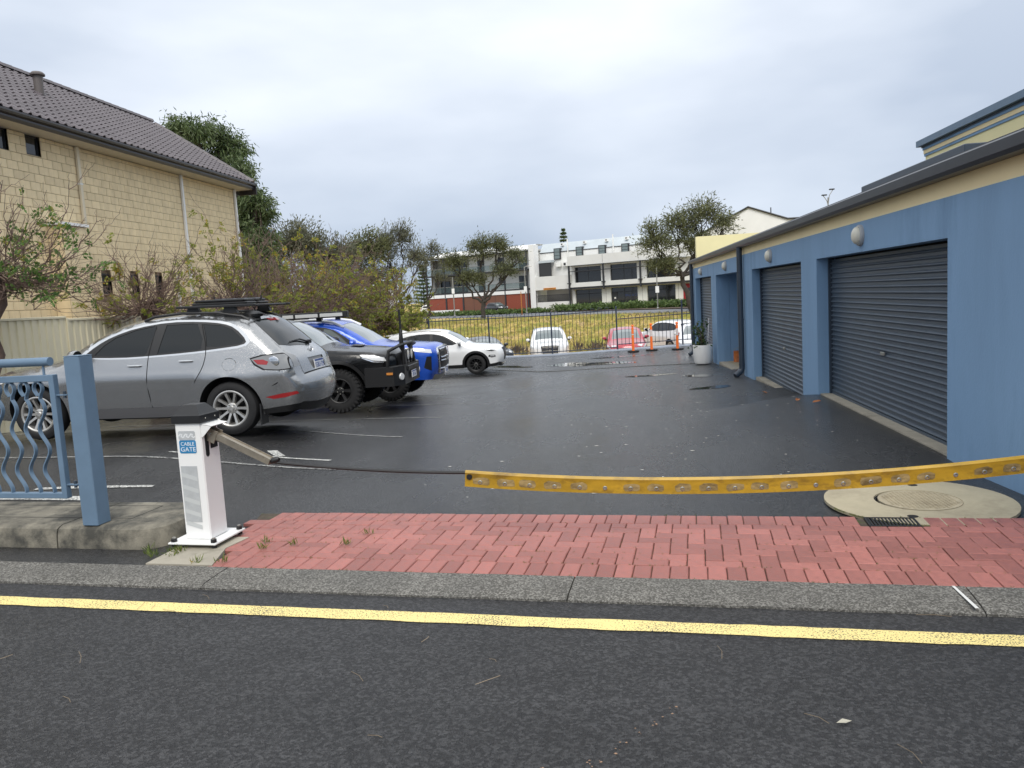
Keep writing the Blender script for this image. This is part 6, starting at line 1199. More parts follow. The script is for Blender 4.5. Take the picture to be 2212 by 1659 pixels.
MB().tube([c0 + (c1 - c0) * t - Vector((0, 0, .02 * 4 * t * (1 - t))) - O_ for t in np.linspace(0, 1, 12)] , .011, 8).build('cable', M['blackp'], bl, True)
MB().lathe([(.02, 0), (.022, .04), (.012, .06)], 10, Matrix.Translation(tip - O_) @ Matrix.Rotation(R_(75), 4, 'Y'), True).build('cable_end', M['blackp'], bl, True)
M['belt'] = mat('weathered_yellow_belt', (.46, .28, .022), .36, var=.25, vscale=5, dirt=((.17, .10, .02), 6, .52, .22), stretch=(1, 1, 2)); M['beltp'] = mat('worn_pale_patch', (.34, .245, .10), .55, var=.3, vscale=12, dirt=((.12, .08, .025), 8, .44, .22), stretch=(1, 1, 2.5))
k = MB(); nB = 66; prof = [(-.006, -.105), (-.008, -.03), (-.014, -.012), (-.008, .001), (.004, .003), (.012, -.01), (.008, -.03), (.006, -.105)]; vs = []
for i in range(nB + 1):
    x = -1.0 + 3.92 * i / nB
    for py, pz in prof: vs.append((x - O_.x + pz * -.059 * (x - .72), by(x) + py - O_.y, bz(x) + pz))
n = len(prof); k.add(vs, [(i * n + j, i * n + (j + 1) % n, (i + 1) * n + (j + 1) % n, (i + 1) * n + j) for i in range(nB) for j in range(n)] + [tuple(range(n - 1, -1, -1)), tuple(range(nB * n, nB * n + n))]); k.build('belt', M['belt'], bl, True)
riv = MB().lathe([(.014, 0), (.014, .003), (.009, .005), (.008, .001), (.001, .001)], 12, Matrix.Rotation(math.pi / 2, 4, 'X')).mesh('rivet', M['steel'], True)
for i in range(24):
    x = -.905 + i * .163
    if x > 2.85: break
    o = link('rivet', riv, None, bl, (x - O_.x, by(x) - .0065 - O_.y, bz(x) - .070))
    for dx in (-.066,):
        rj = random.Random(i * 7 + 1); xa, xb = x - rj.uniform(.045, .07), x + rj.uniform(.04, .066); q = []
        if i in (5, 13, 18): continue
        for (xx, dz) in ((xa + .012, -.086), (xb - .012, -.086), (xb, -.078), (xb, -.052), (xb - .008, -.043), (xb - .03, -.038), (xa + .03, -.037), (xa + .008, -.044), (xa, -.054), (xa, -.077)): q.append((xx - O_.x, by(xx) - (.0085 if dz > -.05 else .0078) - O_.y, bz(xx) + dz + rj.uniform(-.005, .004)))
        MB().add(q, [tuple(range(10))]).build('worn_patch', M['beltp'], bl)
MB().lathe([(.02, 0), (.018, .006), (.001, .006)], 16, Matrix.Translation((-.975 - O_.x, by(-.97) - .009 - O_.y, bz(-.97) - .038)) @ Matrix.Rotation(math.pi / 2, 4, 'X')).build('end_button', M['blackp'], bl, True)
# ---------------------------------------------------------------- poles and lamps far off
def pole(name, x, y, z0, z1, r, m, lb, cat, sign=None, grp=None):
    e = empty(name, (x, y, z0), 0, lb, cat, grp); MB().tube([(0, 0, -.5), (0, 0, z1 - z0)], r, 8).build('shaft', m, e, True)
    MB().lathe([(r * 2, 0), (r * 2, .12), (r, .2)], 8).build('foot', m, e)
    if sign: MB().box(-.22, .22, -r - .06, -r, sign, sign + .8).build('sign_box', M['wr'], e)
    return e
pole('street_pole', -25.0, 125, -.8, 5.4, .09, M['steel'], 'thin grey pole before the left end of the flats', 'pole', 3.6); pole('street_pole', 5.75, 100, -.8, 5.1, .07, M['steel'], 'thin grey pole before the office windows left of the right tree', 'pole', 2.0)
e = pole('street_pole', -12.6, 118, -.8, 6.1, .08, M['steel'], 'grey lamp pole standing between the flats and the office', 'pole', 3.2); MB().tube([(0, 0, 6.8), (.3, 0, 6.95), (1.1, 0, 6.9)], .05, 6).build('lamp_arm', M['steel'], e)
pole('marker_pole', -12.65, 112, -.85, 2.4, .06, M['orange'], 'slim orange marker pole by the road before the flats', 'pole')
e = empty('street_lamp', (21.0, 80, -.8), 0, 'double-armed street lamp showing above the garage roof', 'street lamp'); MB().tube([(0, 0, 0), (0, 0, 10.2)], [.1, .06], 8).build('mast', M['steel'], e, True)
for s_, z in ((1, 11.0), (-1, 10.5)): MB().tube([(0, 0, 9.4), (.12 * s_, 0, z - .6), (.45 * s_, 0, z - .1)], .035, 6).build('arm', M['steel'], e); MB().bbox(.35 * s_ - .25, .35 * s_ + .25, -.12, .12, z - .12, z, .03).build('lamp_head', M['frame'], e)
# ================================================================ TREES AND PLANTS
def leaf_mat(name, c0, c1, c2=None, trans=.25, ns=.75):
    m = bpy.data.materials.new(name); m.use_nodes = True; t = m.node_tree; N = t.nodes.new; L = t.links.new; b = t.nodes['Principled BSDF']; out = t.nodes['Material Output']; b.inputs['Roughness'].default_value = .5; b.inputs['Specular IOR Level'].default_value = .35
    g = N('ShaderNodeNewGeometry'); r = N('ShaderNodeValToRGB'); e = r.color_ramp.elements; e[0].color = (*c0, 1); e[1].color = (*c1, 1)
    if c2: e[1].position = .85; q = e.new(.97); q.color = (*c2, 1)
    tc = N('ShaderNodeTexCoord'); nz = N('ShaderNodeTexNoise'); nz.inputs['Scale'].default_value = ns; nz.inputs['Detail'].default_value = 2; L(tc.outputs['Object'], nz.inputs[0])
    a1 = N('ShaderNodeMath'); a1.operation = 'MULTIPLY_ADD'; a1.inputs[1].default_value = 1.5; a1.inputs[2].default_value = -.75; L(nz.outputs[0], a1.inputs[0]); a2 = N('ShaderNodeMath'); a2.operation = 'ADD'; a2.use_clamp = True; L(a1.outputs[0], a2.inputs[0]); L(g.outputs['Random Per Island'], a2.inputs[1]); L(a2.outputs[0], r.inputs[0]); L(r.outputs[0], b.inputs['Base Color'])
    tr = N('ShaderNodeBsdfTranslucent'); L(r.outputs[0], tr.inputs[0]); mx = N('ShaderNodeMixShader'); mx.inputs[0].default_value = trans + .1; L(b.outputs[0], mx.inputs[1]); L(tr.outputs[0], mx.inputs[2]); L(mx.outputs[0], out.inputs[0]); return m
def leaves(P, D, ln, wd, rng):                          # diamond leaves at P pointing along D
    n = len(P); D = D / (np.linalg.norm(D, axis=1)[:, None] + 1e-9); a = rng.normal(size=(n, 3)); S = np.cross(D, a); S /= np.linalg.norm(S, axis=1)[:, None] + 1e-9
    l = ln * rng.uniform(.7, 1.3, n)[:, None]; w = wd * rng.uniform(.7, 1.3, n)[:, None]
    V = np.stack([P, P + D * l * .45 + S * w / 2, P + D * l, P + D * l * .45 - S * w / 2], 1).reshape(-1, 3); return V, np.arange(4 * n).reshape(-1, 4)
class Wood:
    def __init__(s): s.V = []; s.F = []; s.n = 0
    def tube(s, pts, r0, r1, k=4):
        pts = np.asarray(pts, float); m = len(pts); t = np.gradient(pts, axis=0); t /= np.linalg.norm(t, axis=1)[:, None] + 1e-9
        ref = np.array([.31, .77, .56]); a = np.cross(t, ref); a /= np.linalg.norm(a, axis=1)[:, None] + 1e-9; b = np.cross(t, a)
        r = np.linspace(r0, r1, m)[:, None, None]; q = np.linspace(0, 2 * np.pi, k, endpoint=False)
        V = pts[:, None] + (a[:, None] * np.cos(q)[None, :, None] + b[:, None] * np.sin(q)[None, :, None]) * r
        i, j = np.meshgrid(np.arange(m - 1), np.arange(k), indexing='ij'); j2 = (j + 1) % k
        F = np.stack([i * k + j, i * k + j2, (i + 1) * k + j2, (i + 1) * k + j], -1).reshape(-1, 4) + s.n
        s.V.append(V.reshape(-1, 3)); s.F.append(F); s.n += m * k
    def mesh(s, name, m): return qmesh(name, np.concatenate(s.V), np.concatenate(s.F), m, True)
def arc(p, q, rng, n=6, sag=(0, 0, 0), jit=.04):
    p, q = np.asarray(p, float), np.asarray(q, float); L = np.linalg.norm(q - p); t = np.linspace(0, 1, n)[:, None]
    return p + (q - p) * t + np.asarray(sag) * (4 * t * (1 - t)) * L + rng.normal(size=(n, 3)) * jit * L * np.sin(np.pi * t)
M['bark'] = mat('grey_bark', (.075, .062, .052), .9, var=.3, vscale=3, bump=.4, bscale=20); M['bark2'] = mat('red_brown_bark', (.17, .115, .092), .85, var=.3, vscale=8, bump=.4, bscale=40); M['darkbark'] = mat('dark_bark', (.045, .038, .034), .9, var=.3, vscale=4)
def crown_tree(name, label, base, fork, ells, seed, ntip, lm, leaf, nl, bark='darkbark', r0=.3, droop=0., wind=(0, 0, 0), group=None, cat='tree', shell=.45, spread=.5, subs=7, tipr=.012):
    rng = np.random.default_rng(seed); B = np.array(base, float); e = empty(name, base, 0, label, cat, group); wd = Wood(); F_ = np.array(fork, float) - B
    wd.tube(arc((0, 0, -.6), F_, rng, 6, jit=.03), r0, r0 * .75, 8); LP = []; LD = []; tot = sum(max(x) ** 2 for _, x in ells)
    for c, rr in ells:
        c = np.array(c, float) - B; rr = np.array(rr, float); n = max(6, int(ntip * max(rr) ** 2 / tot))
        entry = c - np.array([0, 0, rr[2] * .5]) + (F_ - c) * .15; wd.tube(arc(F_ + rng.normal(size=3) * r0 * .4, entry, rng, 7, (0, 0, -.06), .04), r0 * .55, r0 * .22, 6)
        d = rng.normal(size=(subs, 3)); d /= np.linalg.norm(d, axis=1)[:, None]; H = c + d * rr * rng.uniform(.3, .55, subs)[:, None] + np.array([0, 0, -.05])
        for h in H: wd.tube(arc(entry, h, rng, 6, (0, 0, -.05), .06), r0 * .2, r0 * .09, 5)
        d = rng.normal(size=(n, 3)); d /= np.linalg.norm(d, axis=1)[:, None]; d[:, 2] = np.where(d[:, 2] < -.55, -d[:, 2] * .5, d[:, 2]); T = c + d * rr * (rng.uniform(0, 1, n) ** shell)[:, None] * rng.uniform(.85, 1.08, n)[:, None]
        for q in T:
            h = H[np.argmin(((H - q) ** 2).sum(1))]; pts = arc(h, q, rng, 5, (0, 0, -.04 - droop * .1), .05); wd.tube(pts, r0 * .07, tipr, 3)
            dirv = (q - h) / (np.linalg.norm(q - h) + 1e-6) + np.array(wind)
            p = pts[2:][rng.integers(0, 3, nl)] + rng.normal(size=(nl, 3)) * spread * np.array([1, 1, .7]); LP.append(p); LD.append(dirv[None] * (1 - droop) + rng.normal(size=(nl, 3)) * .55 + np.array([0, 0, -1.6 * droop]))
    link('trunk', wd.mesh('trunk', M[bark]), None, e); V, Fq = leaves(np.concatenate(LP), np.concatenate(LD), leaf[0], leaf[1], rng); link('crown', qmesh('crown', V, Fq, lm), None, e); return e
L_dark = leaf_mat('dark_green_leaf', (.045, .075, .026), (.14, .19, .075), (.22, .27, .15)); L_olive = leaf_mat('grey_olive_leaf', (.09, .095, .062), (.20, .205, .14)); L_olive2 = leaf_mat('olive_leaf', (.085, .095, .045), (.19, .205, .10)); L_yel = leaf_mat('yellow_green_leaf', (.17, .21, .035), (.38, .40, .085), (.50, .32, .05), .4); L_grn = leaf_mat('fresh_green_leaf', (.06, .13, .03), (.16, .27, .07), (.36, .34, .07), .35)
T1 = [[-24.7, 12.58, 1.69], [-26.05, 12.97, 1.27], [-23.4, 11.77, 1.47], [-22.66, 10.01, 1.47], [-24.23, 9.7, 1.98], [-21.61, 8.22, 1.13], [-22.32, 7.27, 1.69], [-21.45, 6.06, 1.19], [-22.26, 4.67, 1.69], [-21.18, 3.73, 1.19], [-23.33, 3.27, 1.98], [-20.94, 2.4, 1.02], [-24.16, 7.4, 2.26], [-23.78, 5.05, 2.26]]
yy = [48, 47.5, 48.6, 47.3, 49, 47.6, 48.3, 47.2, 47.6, 47.4, 48.4, 47.3, 49.3, 49.3]
crown_tree('willow_tree', 'tall dense dark green tree rising behind the brick house', (-24, 49, -1), (-24, 49, 3.2), [((x, y, z), (r, r, r * .95)) for (x, z, r), y in zip(T1, yy)], 3, 700, L_dark, (.36, .075), 60, 'bark', .34, .5, spread=.24, shell=.3)
crown_tree('wattle_tree', 'broad grey-green tree nearest the willow in the row behind the shrubs', (-30.5, 76, -1), (-30.5, 76, 3), [((-31.5, 76, 7.5), (2.6, 2.4, 3.2)), ((-29, 75, 7.6), (2.2, 2.2, 2.6)), ((-30.4, 76, 9.0), (1.7, 1.7, 1.8))], 11, 230, L_olive, (.34, .11), 26, 'bark', .22, group='windswept trees beyond the yard', wind=(.35, 0, .2), spread=.36)
crown_tree('wattle_tree', 'grey twiggy tree half hidden between the willow and the row behind the shrubs', (-33.5, 74, -1), (-33.5, 74, 3), [((-33.8, 74, 7.0), (2.2, 2.2, 3.0)), ((-32.4, 73, 5.0), (2.2, 2.2, 2.4))], 19, 200, L_olive, (.34, .11), 26, 'bark', .2, group='windswept trees beyond the yard', wind=(.35, 0, .2), spread=.36)
crown_tree('wattle_tree', 'low spreading grey-green tree in the middle of the row behind the shrubs', (-26.8, 75, -1), (-26.8, 75, 2.6), [((-27.8, 75, 6.2), (2.3, 2, 2.9)), ((-25.6, 75, 6.0), (2.2, 2, 2.9)), ((-26.6, 74, 3.6), (2.6, 2, 1.8))], 12, 300, L_olive, (.34, .11), 26, 'bark', .2, group='windswept trees beyond the yard', wind=(.35, 0, .2), spread=.36)
crown_tree('wattle_tree', 'bushy olive tree left of the tall sparse tree behind the shrubs', (-24.6, 79, -1), (-24.6, 79, 2.4), [((-25.2, 79, 6.8), (2.0, 1.8, 2.6)), ((-23.6, 78, 7.2), (1.7, 1.6, 2.3)), ((-24.2, 78, 4.0), (2.2, 1.6, 1.8))], 13, 270, L_olive2, (.34, .11), 26, 'darkbark', .2, group='windswept trees beyond the yard', wind=(.35, 0, .2), spread=.36)
crown_tree('sparse_tree', 'tall sparse tree with dark fanning branches left of the flats', (-21.3, 80, -1), (-21.6, 80, 2.2), [((-22.6, 80, 7.4), (1.6, 1.7, 2.8)), ((-20.9, 80, 8.2), (1.5, 1.6, 2.3)), ((-19.8, 80, 6.0), (1.2, 1.4, 2.2)), ((-22.4, 80, 4.6), (1.8, 1.6, 1.6))], 14, 420, L_olive, (.30, .075), 13, 'darkbark', .24, group='windswept trees beyond the yard', wind=(.3, 0, .5), spread=.25, tipr=.018)
crown_tree('sparse_tree', 'smaller sparse leaning tree beside the corner of the flats', (-20.3, 86, -1), (-20.1, 86, 1.8), [((-20.4, 86, 6.0), (1.3, 1.4, 2.4)), ((-19.1, 86, 7.0), (.9, 1.1, 1.9)), ((-18.6, 86, 4.3), (1.2, 1.0, 1.0))], 15, 210, L_olive, (.28, .07), 11, 'darkbark', .2, group='windswept trees beyond the yard', wind=(.3, 0, .5), spread=.25, tipr=.018)
crown_tree('spreading_tree', 'spreading street tree with forked dark trunk before the flats', (-17.2, 105, -.9), (-17.0, 105, 1.4), [((-20.6, 105, 6.6), (2.0, 1.8, 2.2)), ((-17.2, 105, 8.0), (2.6, 2.2, 2.7)), ((-14.6, 105, 8.2), (1.8, 1.8, 2.3)), ((-12.4, 105, 6.9), (1.5, 1.6, 1.8)), ((-18.4, 105, 4.4), (2.4, 1.8, 1.3)), ((-14.0, 105, 5.2), (2.0, 1.6, 1.4))], 16, 540, L_olive2, (.38, .10), 17, 'darkbark', .34, wind=(.5, 0, .2), spread=.34, tipr=.022)
crown_tree('leaning_tree', 'full olive street tree at the end of the garage block', (8.0, 78, -.9), (6.9, 78, 2.7), [((4.6, 78, 6.0), (2.2, 2, 1.9)), ((6.6, 78, 7.4), (2.4, 2.2, 2.0)), ((9.0, 78, 8.2), (2.3, 2.2, 2.4)), ((11.0, 78, 7.4), (1.3, 1.5, 1.6)), ((5.0, 78, 3.8), (2.0, 1.8, 1.4)), ((8.2, 78, 5.6), (2.4, 2.2, 1.8)), ((10.9, 78, 5.0), (1.2, 1.4, 1.2)), ((4.0, 78, 7.3), (.9, 1, 1.1))], 17, 560, L_olive2, (.34, .085), 22, 'darkbark', .30, wind=(.3, 0, .1), spread=.32, tipr=.016)
# Norfolk pines: whorls of level branches
def pine(base, h, r, lb, seed):
    rng = np.random.default_rng(seed); e = empty('norfolk_pine', base, 0, lb, 'tree', 'norfolk pines far behind'); wd = Wood(); wd.tube([(0, 0, 0), (0, 0, h)], .3, .04, 6); P = []; D = []
    for i in range(int(h / .9)):
        z = 1.5 + i * .9
        if z > h: break
        rr = r * (1 - z / h) ** .8 + .15
        for j in range(6):
            a = j * math.pi / 3 + i * .5; d = np.array([math.cos(a), math.sin(a), .18]); wd.tube([np.array([0, 0, z]), np.array([0, 0, z]) + d * rr], .05, .02, 3); t = rng.uniform(.1, 1, 60)[:, None]; P.append(np.array([0, 0, z]) + d * rr * t + rng.normal(size=(60, 3)) * .07); D.append(d + rng.normal(size=(60, 3)) * .7 + np.array([0, 0, .5]))
    link('trunk', wd.mesh('trunk', M['darkbark']), None, e); V, Fq = leaves(np.concatenate(P), np.concatenate(D), .5, .16, rng); link('crown', qmesh('crown', V, Fq, L_dark), None, e)
pine((-11.1, 200, -1), 18.6, 3.4, 'pointed pine top showing above the office roof', 1); pine((-45.4, 190, -1), 11.4, 3.2, 'tiered pine standing just left of the flats', 2); pine((-14.4, 205, -1), 15.0, 2.2, 'smaller pine tip left of the pointed pine above the roof', 3)
# pollarded shrubs along the fence: stubby trunk, long bare shoots, a few feathery leaves
def pollard(name, lb, base, head, R3, seed, nsh, leafy, lm, tr=.13, up=.3, lean=(0, 0), twig=5):
    tk = max(1, base[1] / 19)
    rng = np.random.default_rng(seed); B = np.array(base, float); e = empty(name, base, 0, lb, 'shrub', 'pollarded shrubs along the fence'); wd = Wood(); Hd = np.array(head, float) - B
    wd.tube(arc((0, 0, -.2), Hd, rng, 7, jit=.02), tr * 1.25, tr * .9, 8); knobs = [Hd]
    for _ in range(4):
        k = Hd + rng.normal(size=3) * np.array([.28, .28, .16]) + np.array([0, 0, .12]); wd.tube(arc(Hd - np.array([0, 0, .15]), k, rng, 4), tr * .75, tr * .5, 6); knobs.append(k)
    LP = []; LD = []
    for i in range(nsh):
        k = knobs[rng.integers(0, len(knobs))]; az = rng.uniform(0, 2 * np.pi); el = np.arcsin(rng.uniform(-.12, 1) ** 1.0) if rng.random() < .8 else rng.uniform(-.3, .2); d = np.array([np.cos(az) * np.cos(el), np.sin(az) * np.cos(el), np.sin(el)]); d[:2] += np.array(lean) * .3
        q = Hd + d * np.array(R3) * rng.uniform(.55, 1.08); pts = arc(k, q, rng, 9, (0, 0, -up * .3 * np.cos(el)), .035); r = rng.uniform(.011, .019); slf = rng.random() < leafy; wd.tube(pts, r, .005 * tk, 4); LL = np.linalg.norm(q - k); t_end = pts[-1] - pts[-3]; t_end /= np.linalg.norm(t_end)
        for j in range(rng.integers(twig - 2, twig + 4)):
            a = rng.integers(3, 9); dv = t_end * .8 + rng.normal(size=3) * .55 + np.array([0, 0, .35]); tw = arc(pts[a], pts[a] + dv * rng.uniform(.12, .34) * LL * .55, rng, 5, jit=.05); wd.tube(tw, r * .45, .003 * tk, 3)
            for jj in range(2): dv2 = dv + rng.normal(size=3) * .6; st2 = tw[rng.integers(1, 5)]; tw2 = arc(st2, st2 + dv2 * rng.uniform(.05, .14), rng, 3); wd.tube(tw2, .004 * tk, .0025 * tk, 3)
            if slf and rng.random() < .85:
                for _ in range(rng.integers(1, 4)):            # a feather leaf
                    s0 = tw[rng.integers(1, 5)]; dr = rng.normal(size=3) + dv * .6 + np.array([0, 0, -.15]); dr /= np.linalg.norm(dr); ll = rng.uniform(.12, .24); m = 7; ts = np.linspace(.25, 1, m)[:, None]; sd = np.cross(dr, rng.normal(size=3)); sd /= np.linalg.norm(sd); pp = s0 + dr * ll * ts + np.array([0, 0, -.05]) * ts ** 2
                    LP += [pp, pp]; LD += [np.tile(sd + dr * .3, (m, 1)), np.tile(-sd + dr * .3, (m, 1))]
    link('branches', wd.mesh('branches', M['bark2']), None, e)
    if LP: V, Fq = leaves(np.concatenate(LP), np.concatenate(LD), .068 * tk ** .5, .034 * tk ** .5, rng); link('leaves', qmesh('leaves', V, Fq, lm), None, e)
pollard('pollard_shrub', 'leafy pollarded shrub at the far left edge before the house wall', (-11.35, 12.9, -.1), (-10.8, 12.9, 2.45), (1.75, 1.5, 2.0), 21, 85, .5, L_grn, .12, .35, (.4, 0))
pollard('pollard_shrub', 'mostly bare pollarded shrub above the bonnet of the silver crossover', (-10.4, 16.8, -.3), (-10.4, 16.8, 1.75), (1.75, 1.5, 1.55), 22, 110, .16, L_yel, .19, .3)
pollard('pollard_shrub', 'tall twiggy shrub with yellow-green leaves behind the silver roof platform', (-10.0, 20.2, -.4), (-10.0, 20.2, 1.8), (2.1, 1.6, 2.5), 23, 110, .42, L_yel, .17, .3)
pollard('pollard_shrub', 'dense brown twiggy shrub behind the roof of the blue utility', (-10.2, 23.6, -.6), (-10.2, 23.6, 1.5), (2.3, 1.8, 2.3), 24, 170, .42, L_yel, .17, .35, twig=6)
pollard('pollard_shrub', 'wide brown twiggy shrub with green tips above the awning end', (-10.3, 27.4, -.8), (-10.3, 27.4, 1.5), (2.9, 2.0, 2.4), 25, 210, .42, L_yel, .18, .35, twig=6)
pollard('pollard_shrub', 'yellow-green feathery shrub drooping behind the tail of the white crossover', (-9.5, 31.0, -1.05), (-9.5, 31.0, .75), (2.3, 1.8, 2.6), 26, 200, .62, L_yel, .2, .5, twig=6)
pollard('pollard_shrub', 'twiggy shrub filling the gap beside the far left fence corner', (-12.6, 33.4, -1.0), (-12.6, 33.4, 1.4), (2.9, 1.8, 2.9), 27, 150, .5, L_yel, .2, .4, twig=6)
# hedge beyond the far road, pot plant, strappy plants, weeds
def hedge(pts, h, w, lb, seed, n):
    rng = np.random.default_rng(seed); pts = np.array(pts, float); e = empty('hedge', pts[0], 0, lb, 'hedge', 'low hedges beyond the far road'); t = rng.uniform(0, len(pts) - 1.001, n); i = t.astype(int); f = (t - i)[:, None]; P = pts[i] * (1 - f) + pts[i + 1] * f - pts[0]
    hh = h * (.65 + .35 * np.sin(t * 9 + 1) * np.sin(t * 23) + .2 * np.sin(t * 51)); P = P + rng.normal(size=(n, 3)) * np.array([w, w, 0]) * .5; P[:, 2] = P[:, 2] + rng.uniform(0, 1, n) ** .6 * hh
    V, Fq = leaves(P, rng.normal(size=(n, 3)) + np.array([0, 0, .5]), .34, .2, rng); link('foliage', qmesh('foliage', V, Fq, L_hedge), None, e)
    wd = Wood(); [wd.tube([pts[int(a)] * (1 - a % 1) + pts[int(a) + 1] * (a % 1) - pts[0], pts[int(a)] * (1 - a % 1) + pts[int(a) + 1] * (a % 1) - pts[0] + rng.normal(size=3) * .2 + np.array([0, 0, h * .6])], .04, .01, 3) for a in rng.uniform(0, len(pts) - 1.01, 60)]; link('stems', wd.mesh('stems', M['darkbark']), None, e)['kind'] = 'stuff'
L_hedge = leaf_mat('hedge_leaf', (.05, .09, .025), (.15, .21, .065))
hedge([(-37, 141, -.8), (-26, 131, -.8), (-19, 124, -.8), (-9.5, 117.5, -.8)], .6, 1.0, 'low green hedge before the brick base of the flats', 31, 7000)
hedge([(-8.0, 117, -.8), (-2, 113, -.8), (4.2, 107.5, -.8), (11, 101, -.8)], .95, 1.2, 'thicker green hedge before the office windows', 32, 8500)
pp = empty('pot_plant', (2.57, 23.25, gz(2.57, 23.25) + .5), 0, 'leafy green plant with a white stake growing in the white pot', 'plant'); rng = np.random.default_rng(41); wd = Wood(); LP = []; LD = []
for i in range(11):
    q = np.array([rng.normal() * .13 - .03, rng.normal() * .13, rng.uniform(.45, .85)]); p = arc((rng.normal() * .04, rng.normal() * .04, -.02), q, rng, 7, jit=.05); wd.tube(p, .012, .004, 4); n = 20; LP.append(p[rng.integers(1, 7, n)] + rng.normal(size=(n, 3)) * .045); LD.append(rng.normal(size=(n, 3)) + np.array([0, 0, .3]))
LP.append(rng.normal(size=(90, 3)) * np.array([.14, .14, .04]) + np.array([-.03, 0, .06])); LD.append(rng.normal(size=(90, 3)) + np.array([0, 0, .4]))
link('stems', wd.mesh('stems', M['bark2']), None, pp)['kind'] = 'stuff'; V, Fq = leaves(np.concatenate(LP), np.concatenate(LD), .10, .055, rng); link('leaves', qmesh('leaves', V, Fq, leaf_mat('pot_leaf', (.02, .05, .015), (.07, .12, .04), (.16, .2, .07))), None, pp); MB().tube([(.14, 0, -.02), (.20, .02, .82)], .009, 6).build('stake', M['white'], pp)
L_strap = leaf_mat('strap_leaf', (.02, .045, .02), (.06, .10, .04))
for i, (x, y, lb) in enumerate(((-10.6, 9.6, 'dark strappy plant at the fence foot before the silver bonnet'), (-10.7, 10.7, 'second dark strappy plant behind the silver front wheel'), (-10.5, 14.2, 'strappy plant by the fence beyond the silver crossover'))):
    e = empty('strap_plant', (x, y, gz(x, y)), 0, lb, 'plant'); rng = np.random.default_rng(50 + i); V = []; Fq = []
    for j in range(46):
        a = rng.uniform(0, 6.28); l = rng.uniform(.6, 1.1); d = np.array([math.cos(a), math.sin(a), 0]); s_ = np.array([-d[1], d[0], 0]) * .022; b0 = len(V)
        for q in np.linspace(0, 1, 5): c = d * l * .55 * q + np.array([0, 0, l * (q - .55 * q * q) * 1.3]); w_ = 1 - q * .95; V += [c - s_ * w_, c + s_ * w_]
        Fq += [(b0 + 2 * q, b0 + 2 * q + 1, b0 + 2 * q + 3, b0 + 2 * q + 2) for q in range(4)]
    link('leaves', qmesh('leaves', np.array(V), np.array(Fq), L_strap), None, e)
def tufts(name, lb, pts, h, seed, m, per=14, kind='stuff'):
    rng = np.random.default_rng(seed); P = np.repeat(np.array(pts, float), per, 0) + rng.normal(size=(len(pts) * per, 3)) * np.array([.018, .018, 0]) * (h / .06); V, Fq = leaves(P, rng.normal(size=(len(P), 3)) * .45 + np.array([0, 0, 1]), h, h * .13, rng); return tag(link(name, qmesh(name, V, Fq, m)), lb, 'weeds', kind=kind)
rg = random.Random(5)
L_weed = leaf_mat('weed_leaf', (.06, .10, .02), (.19, .23, .06), (.35, .27, .10))
wp = [st(-3.55 + rg.uniform(-.15, .1), 4.5 + rg.uniform(-.06, .06), 0) for _ in range(6)] + [st(-3.75, 4.58, 0), st(-3.62, 4.46, 0), st(-3.2, 4.33, .012), st(-3.02, 4.34, .012), st(-2.9, 4.62, .012), st(-2.72, 4.72, .012), st(-2.3, 4.98, .012), st(-2.35, 4.74, .012), st(-2.95, 4.75, .012)]
tufts('grass_weeds', 'small grass weeds sprouting round the bollard pad and paver joints', wp, .055, 61, L_weed, 18)
tufts('joint_moss', 'thin moss lining the paver joints and manhole edge', [st(rg.uniform(-3, 3.2), Q0 + U * rg.choice([0, 2, 2, 3, 4, 5, 6, 7, 8, 10, 12]) + rg.uniform(-.004, .004), .006) for _ in range(420)] + [(2.10 + .63 * math.cos(a), 5.78 + .63 * math.sin(a), 0) for a in [3.4 + rg.uniform(0, 1.6) for _ in range(120)]], .014, 62, L_weed, 7)
gp = []
for _ in range(3600):
    y = 47 + 48 * rg.random() ** 1.4; x = (rg.uniform(900, 1520) - 1319) / 1700 * y
    if (x + 20.4) * 30 + (y - 112) * 28.8 < -20: gp.append((x, y, tz(x, y)))
L_bank = leaf_mat('bank_grass', (.22, .25, .055), (.50, .40, .13), (.58, .45, .24)); tufts('bank_grass', 'rough dry grass tufts over the bank beyond the fence', gp, .26, 63, L_bank, 9)
L_dry = leaf_mat('dead_stalk', (.075, .06, .045), (.16, .12, .08)); tufts('dead_stalks', 'dark dead stalks at the foot of the bank', [(rg.gauss(-7.5, 1.2), 47 + rg.uniform(-1, 2), -1.8) for _ in range(60)] + [(rg.gauss(-.6, 1.0), 47.5 + rg.uniform(-1, 2), -1.8) for _ in range(30)] + [(rg.gauss(3.5, 1.2), 48 + rg.uniform(-1, 2), -1.8) for _ in range(12)], .5, 64, L_dry, 9)
# fallen leaves and crumbs on the asphalt
M['deadleaf'] = mat('dead_leaf', (.36, .14, .05), .7); M['crumb'] = mat('pale_crumb', (.62, .60, .55), .8)
for (x, y, a, lb) in ((2.70, 11.0, .3, 'curled brown leaf on the threshold of the widest roller door'), (2.52, 11.3, 1.2, 'orange-brown leaf on the asphalt before the widest roller door'), (2.62, 14.2, 2.0, 'brown leaf by the step of the middle roller door')):
    e = link('fallen_leaf', MB().add([(-.06, 0, .004), (-.02, .03, .022), (.05, .012, .03), (.075, 0, .012), (.05, -.03, .02), (-.02, -.028, .008), (0, 0, .006)], [(0, 6, 1), (1, 6, 2), (2, 6, 3), (3, 6, 4), (4, 6, 5), (5, 6, 0)]).mesh('fallen_leaf', M['deadleaf']), None, None, (x, y, gz(x, y) - .008), a); tag(e, lb, 'leaf')
k = MB(); r = random.Random(71)
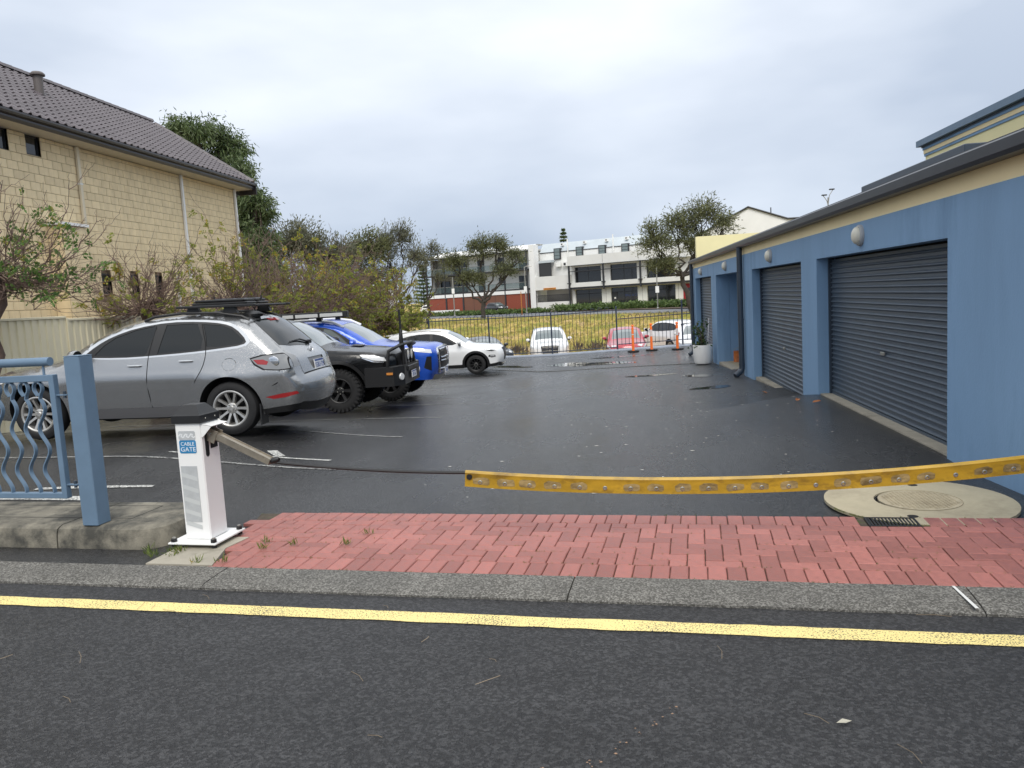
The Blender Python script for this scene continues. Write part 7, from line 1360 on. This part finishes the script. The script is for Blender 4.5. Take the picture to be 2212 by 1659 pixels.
for _ in range(170):
    x = r.gauss(.6, 1.3); y = r.uniform(6.3, 17)
    if x > 2.6: continue
    z = gz(x, y) - .008; s_ = r.uniform(.006, .014); a = r.uniform(0, 3); k.add([(x + s_ * math.cos(a + q) * (2.2 if q in (0, math.pi) else .7), y + s_ * math.sin(a + q), z + .002) for q in (0, math.pi / 2, math.pi, 4.712)], [(0, 1, 2, 3)])
tag(k.build('litter_crumbs', M['crumb']), 'pale crumbs and chips scattered on the wet asphalt', 'litter', kind='stuff')
k = MB(); r = random.Random(72)
for _ in range(60):
    p_, q_ = r.uniform(-4, 4), r.uniform(1.0, 4.2); L_ = r.uniform(.04, .16); a = r.uniform(0, 3.1); x, y, z = st(p_, q_, -.012); k.tube([(x, y, z), (x + L_ * .5 * math.cos(a) + .01, y + L_ * .5 * math.sin(a), z + .004), (x + L_ * math.cos(a), y + L_ * math.sin(a), z)], .0012, 3)
tag(k.build('twig_litter', mat('dry_twig', (.30, .23, .15), .8)), 'thin dry twigs and needles lying on the road', 'litter', kind='stuff')
e = link('pale_leaf', MB().add([(-.03, 0, 0), (0, .014, .006), (.03, 0, .002), (0, -.014, .004)], [(0, 1, 2, 3)]).mesh('pale_leaf', mat('pale_leaf', (.40, .38, .31), .7)), None, None, (.78, 2.85, -.012), .2); tag(e, 'single pale leaf lying alone on the road at right', 'leaf')

k = MB(); r = random.Random(81)
for (cx_, cy_, n_, dx_, dy_) in ((-.42, 2.38, 26, .10, .16), (-.50, 2.1, 9, .04, .10), (.02, 2.75, 22, .16, .2)):
    for i in range(n_):
        t_ = r.uniform(-1, 1); x = cx_ + dx_ * t_ + r.gauss(0, .012); y = cy_ + dy_ * t_ + r.gauss(0, .012); s_ = r.uniform(.003, .011) * (1 if cx_ < 0 else .5); a = r.uniform(0, 3)
        k.add([(x + s_ * math.cos(a + q) * (1.5 if j % 2 else .8), y + s_ * math.sin(a + q), -.016) for j, q in enumerate((0, 1.2, 2.5, 3.7, 5.0))], [tuple(range(5))])
tag(k.build('rust_flakes', mat('rust_flake', (.30, .19, .12), .85)), 'small rust-brown flakes trailing across the near road', 'litter', kind='stuff')
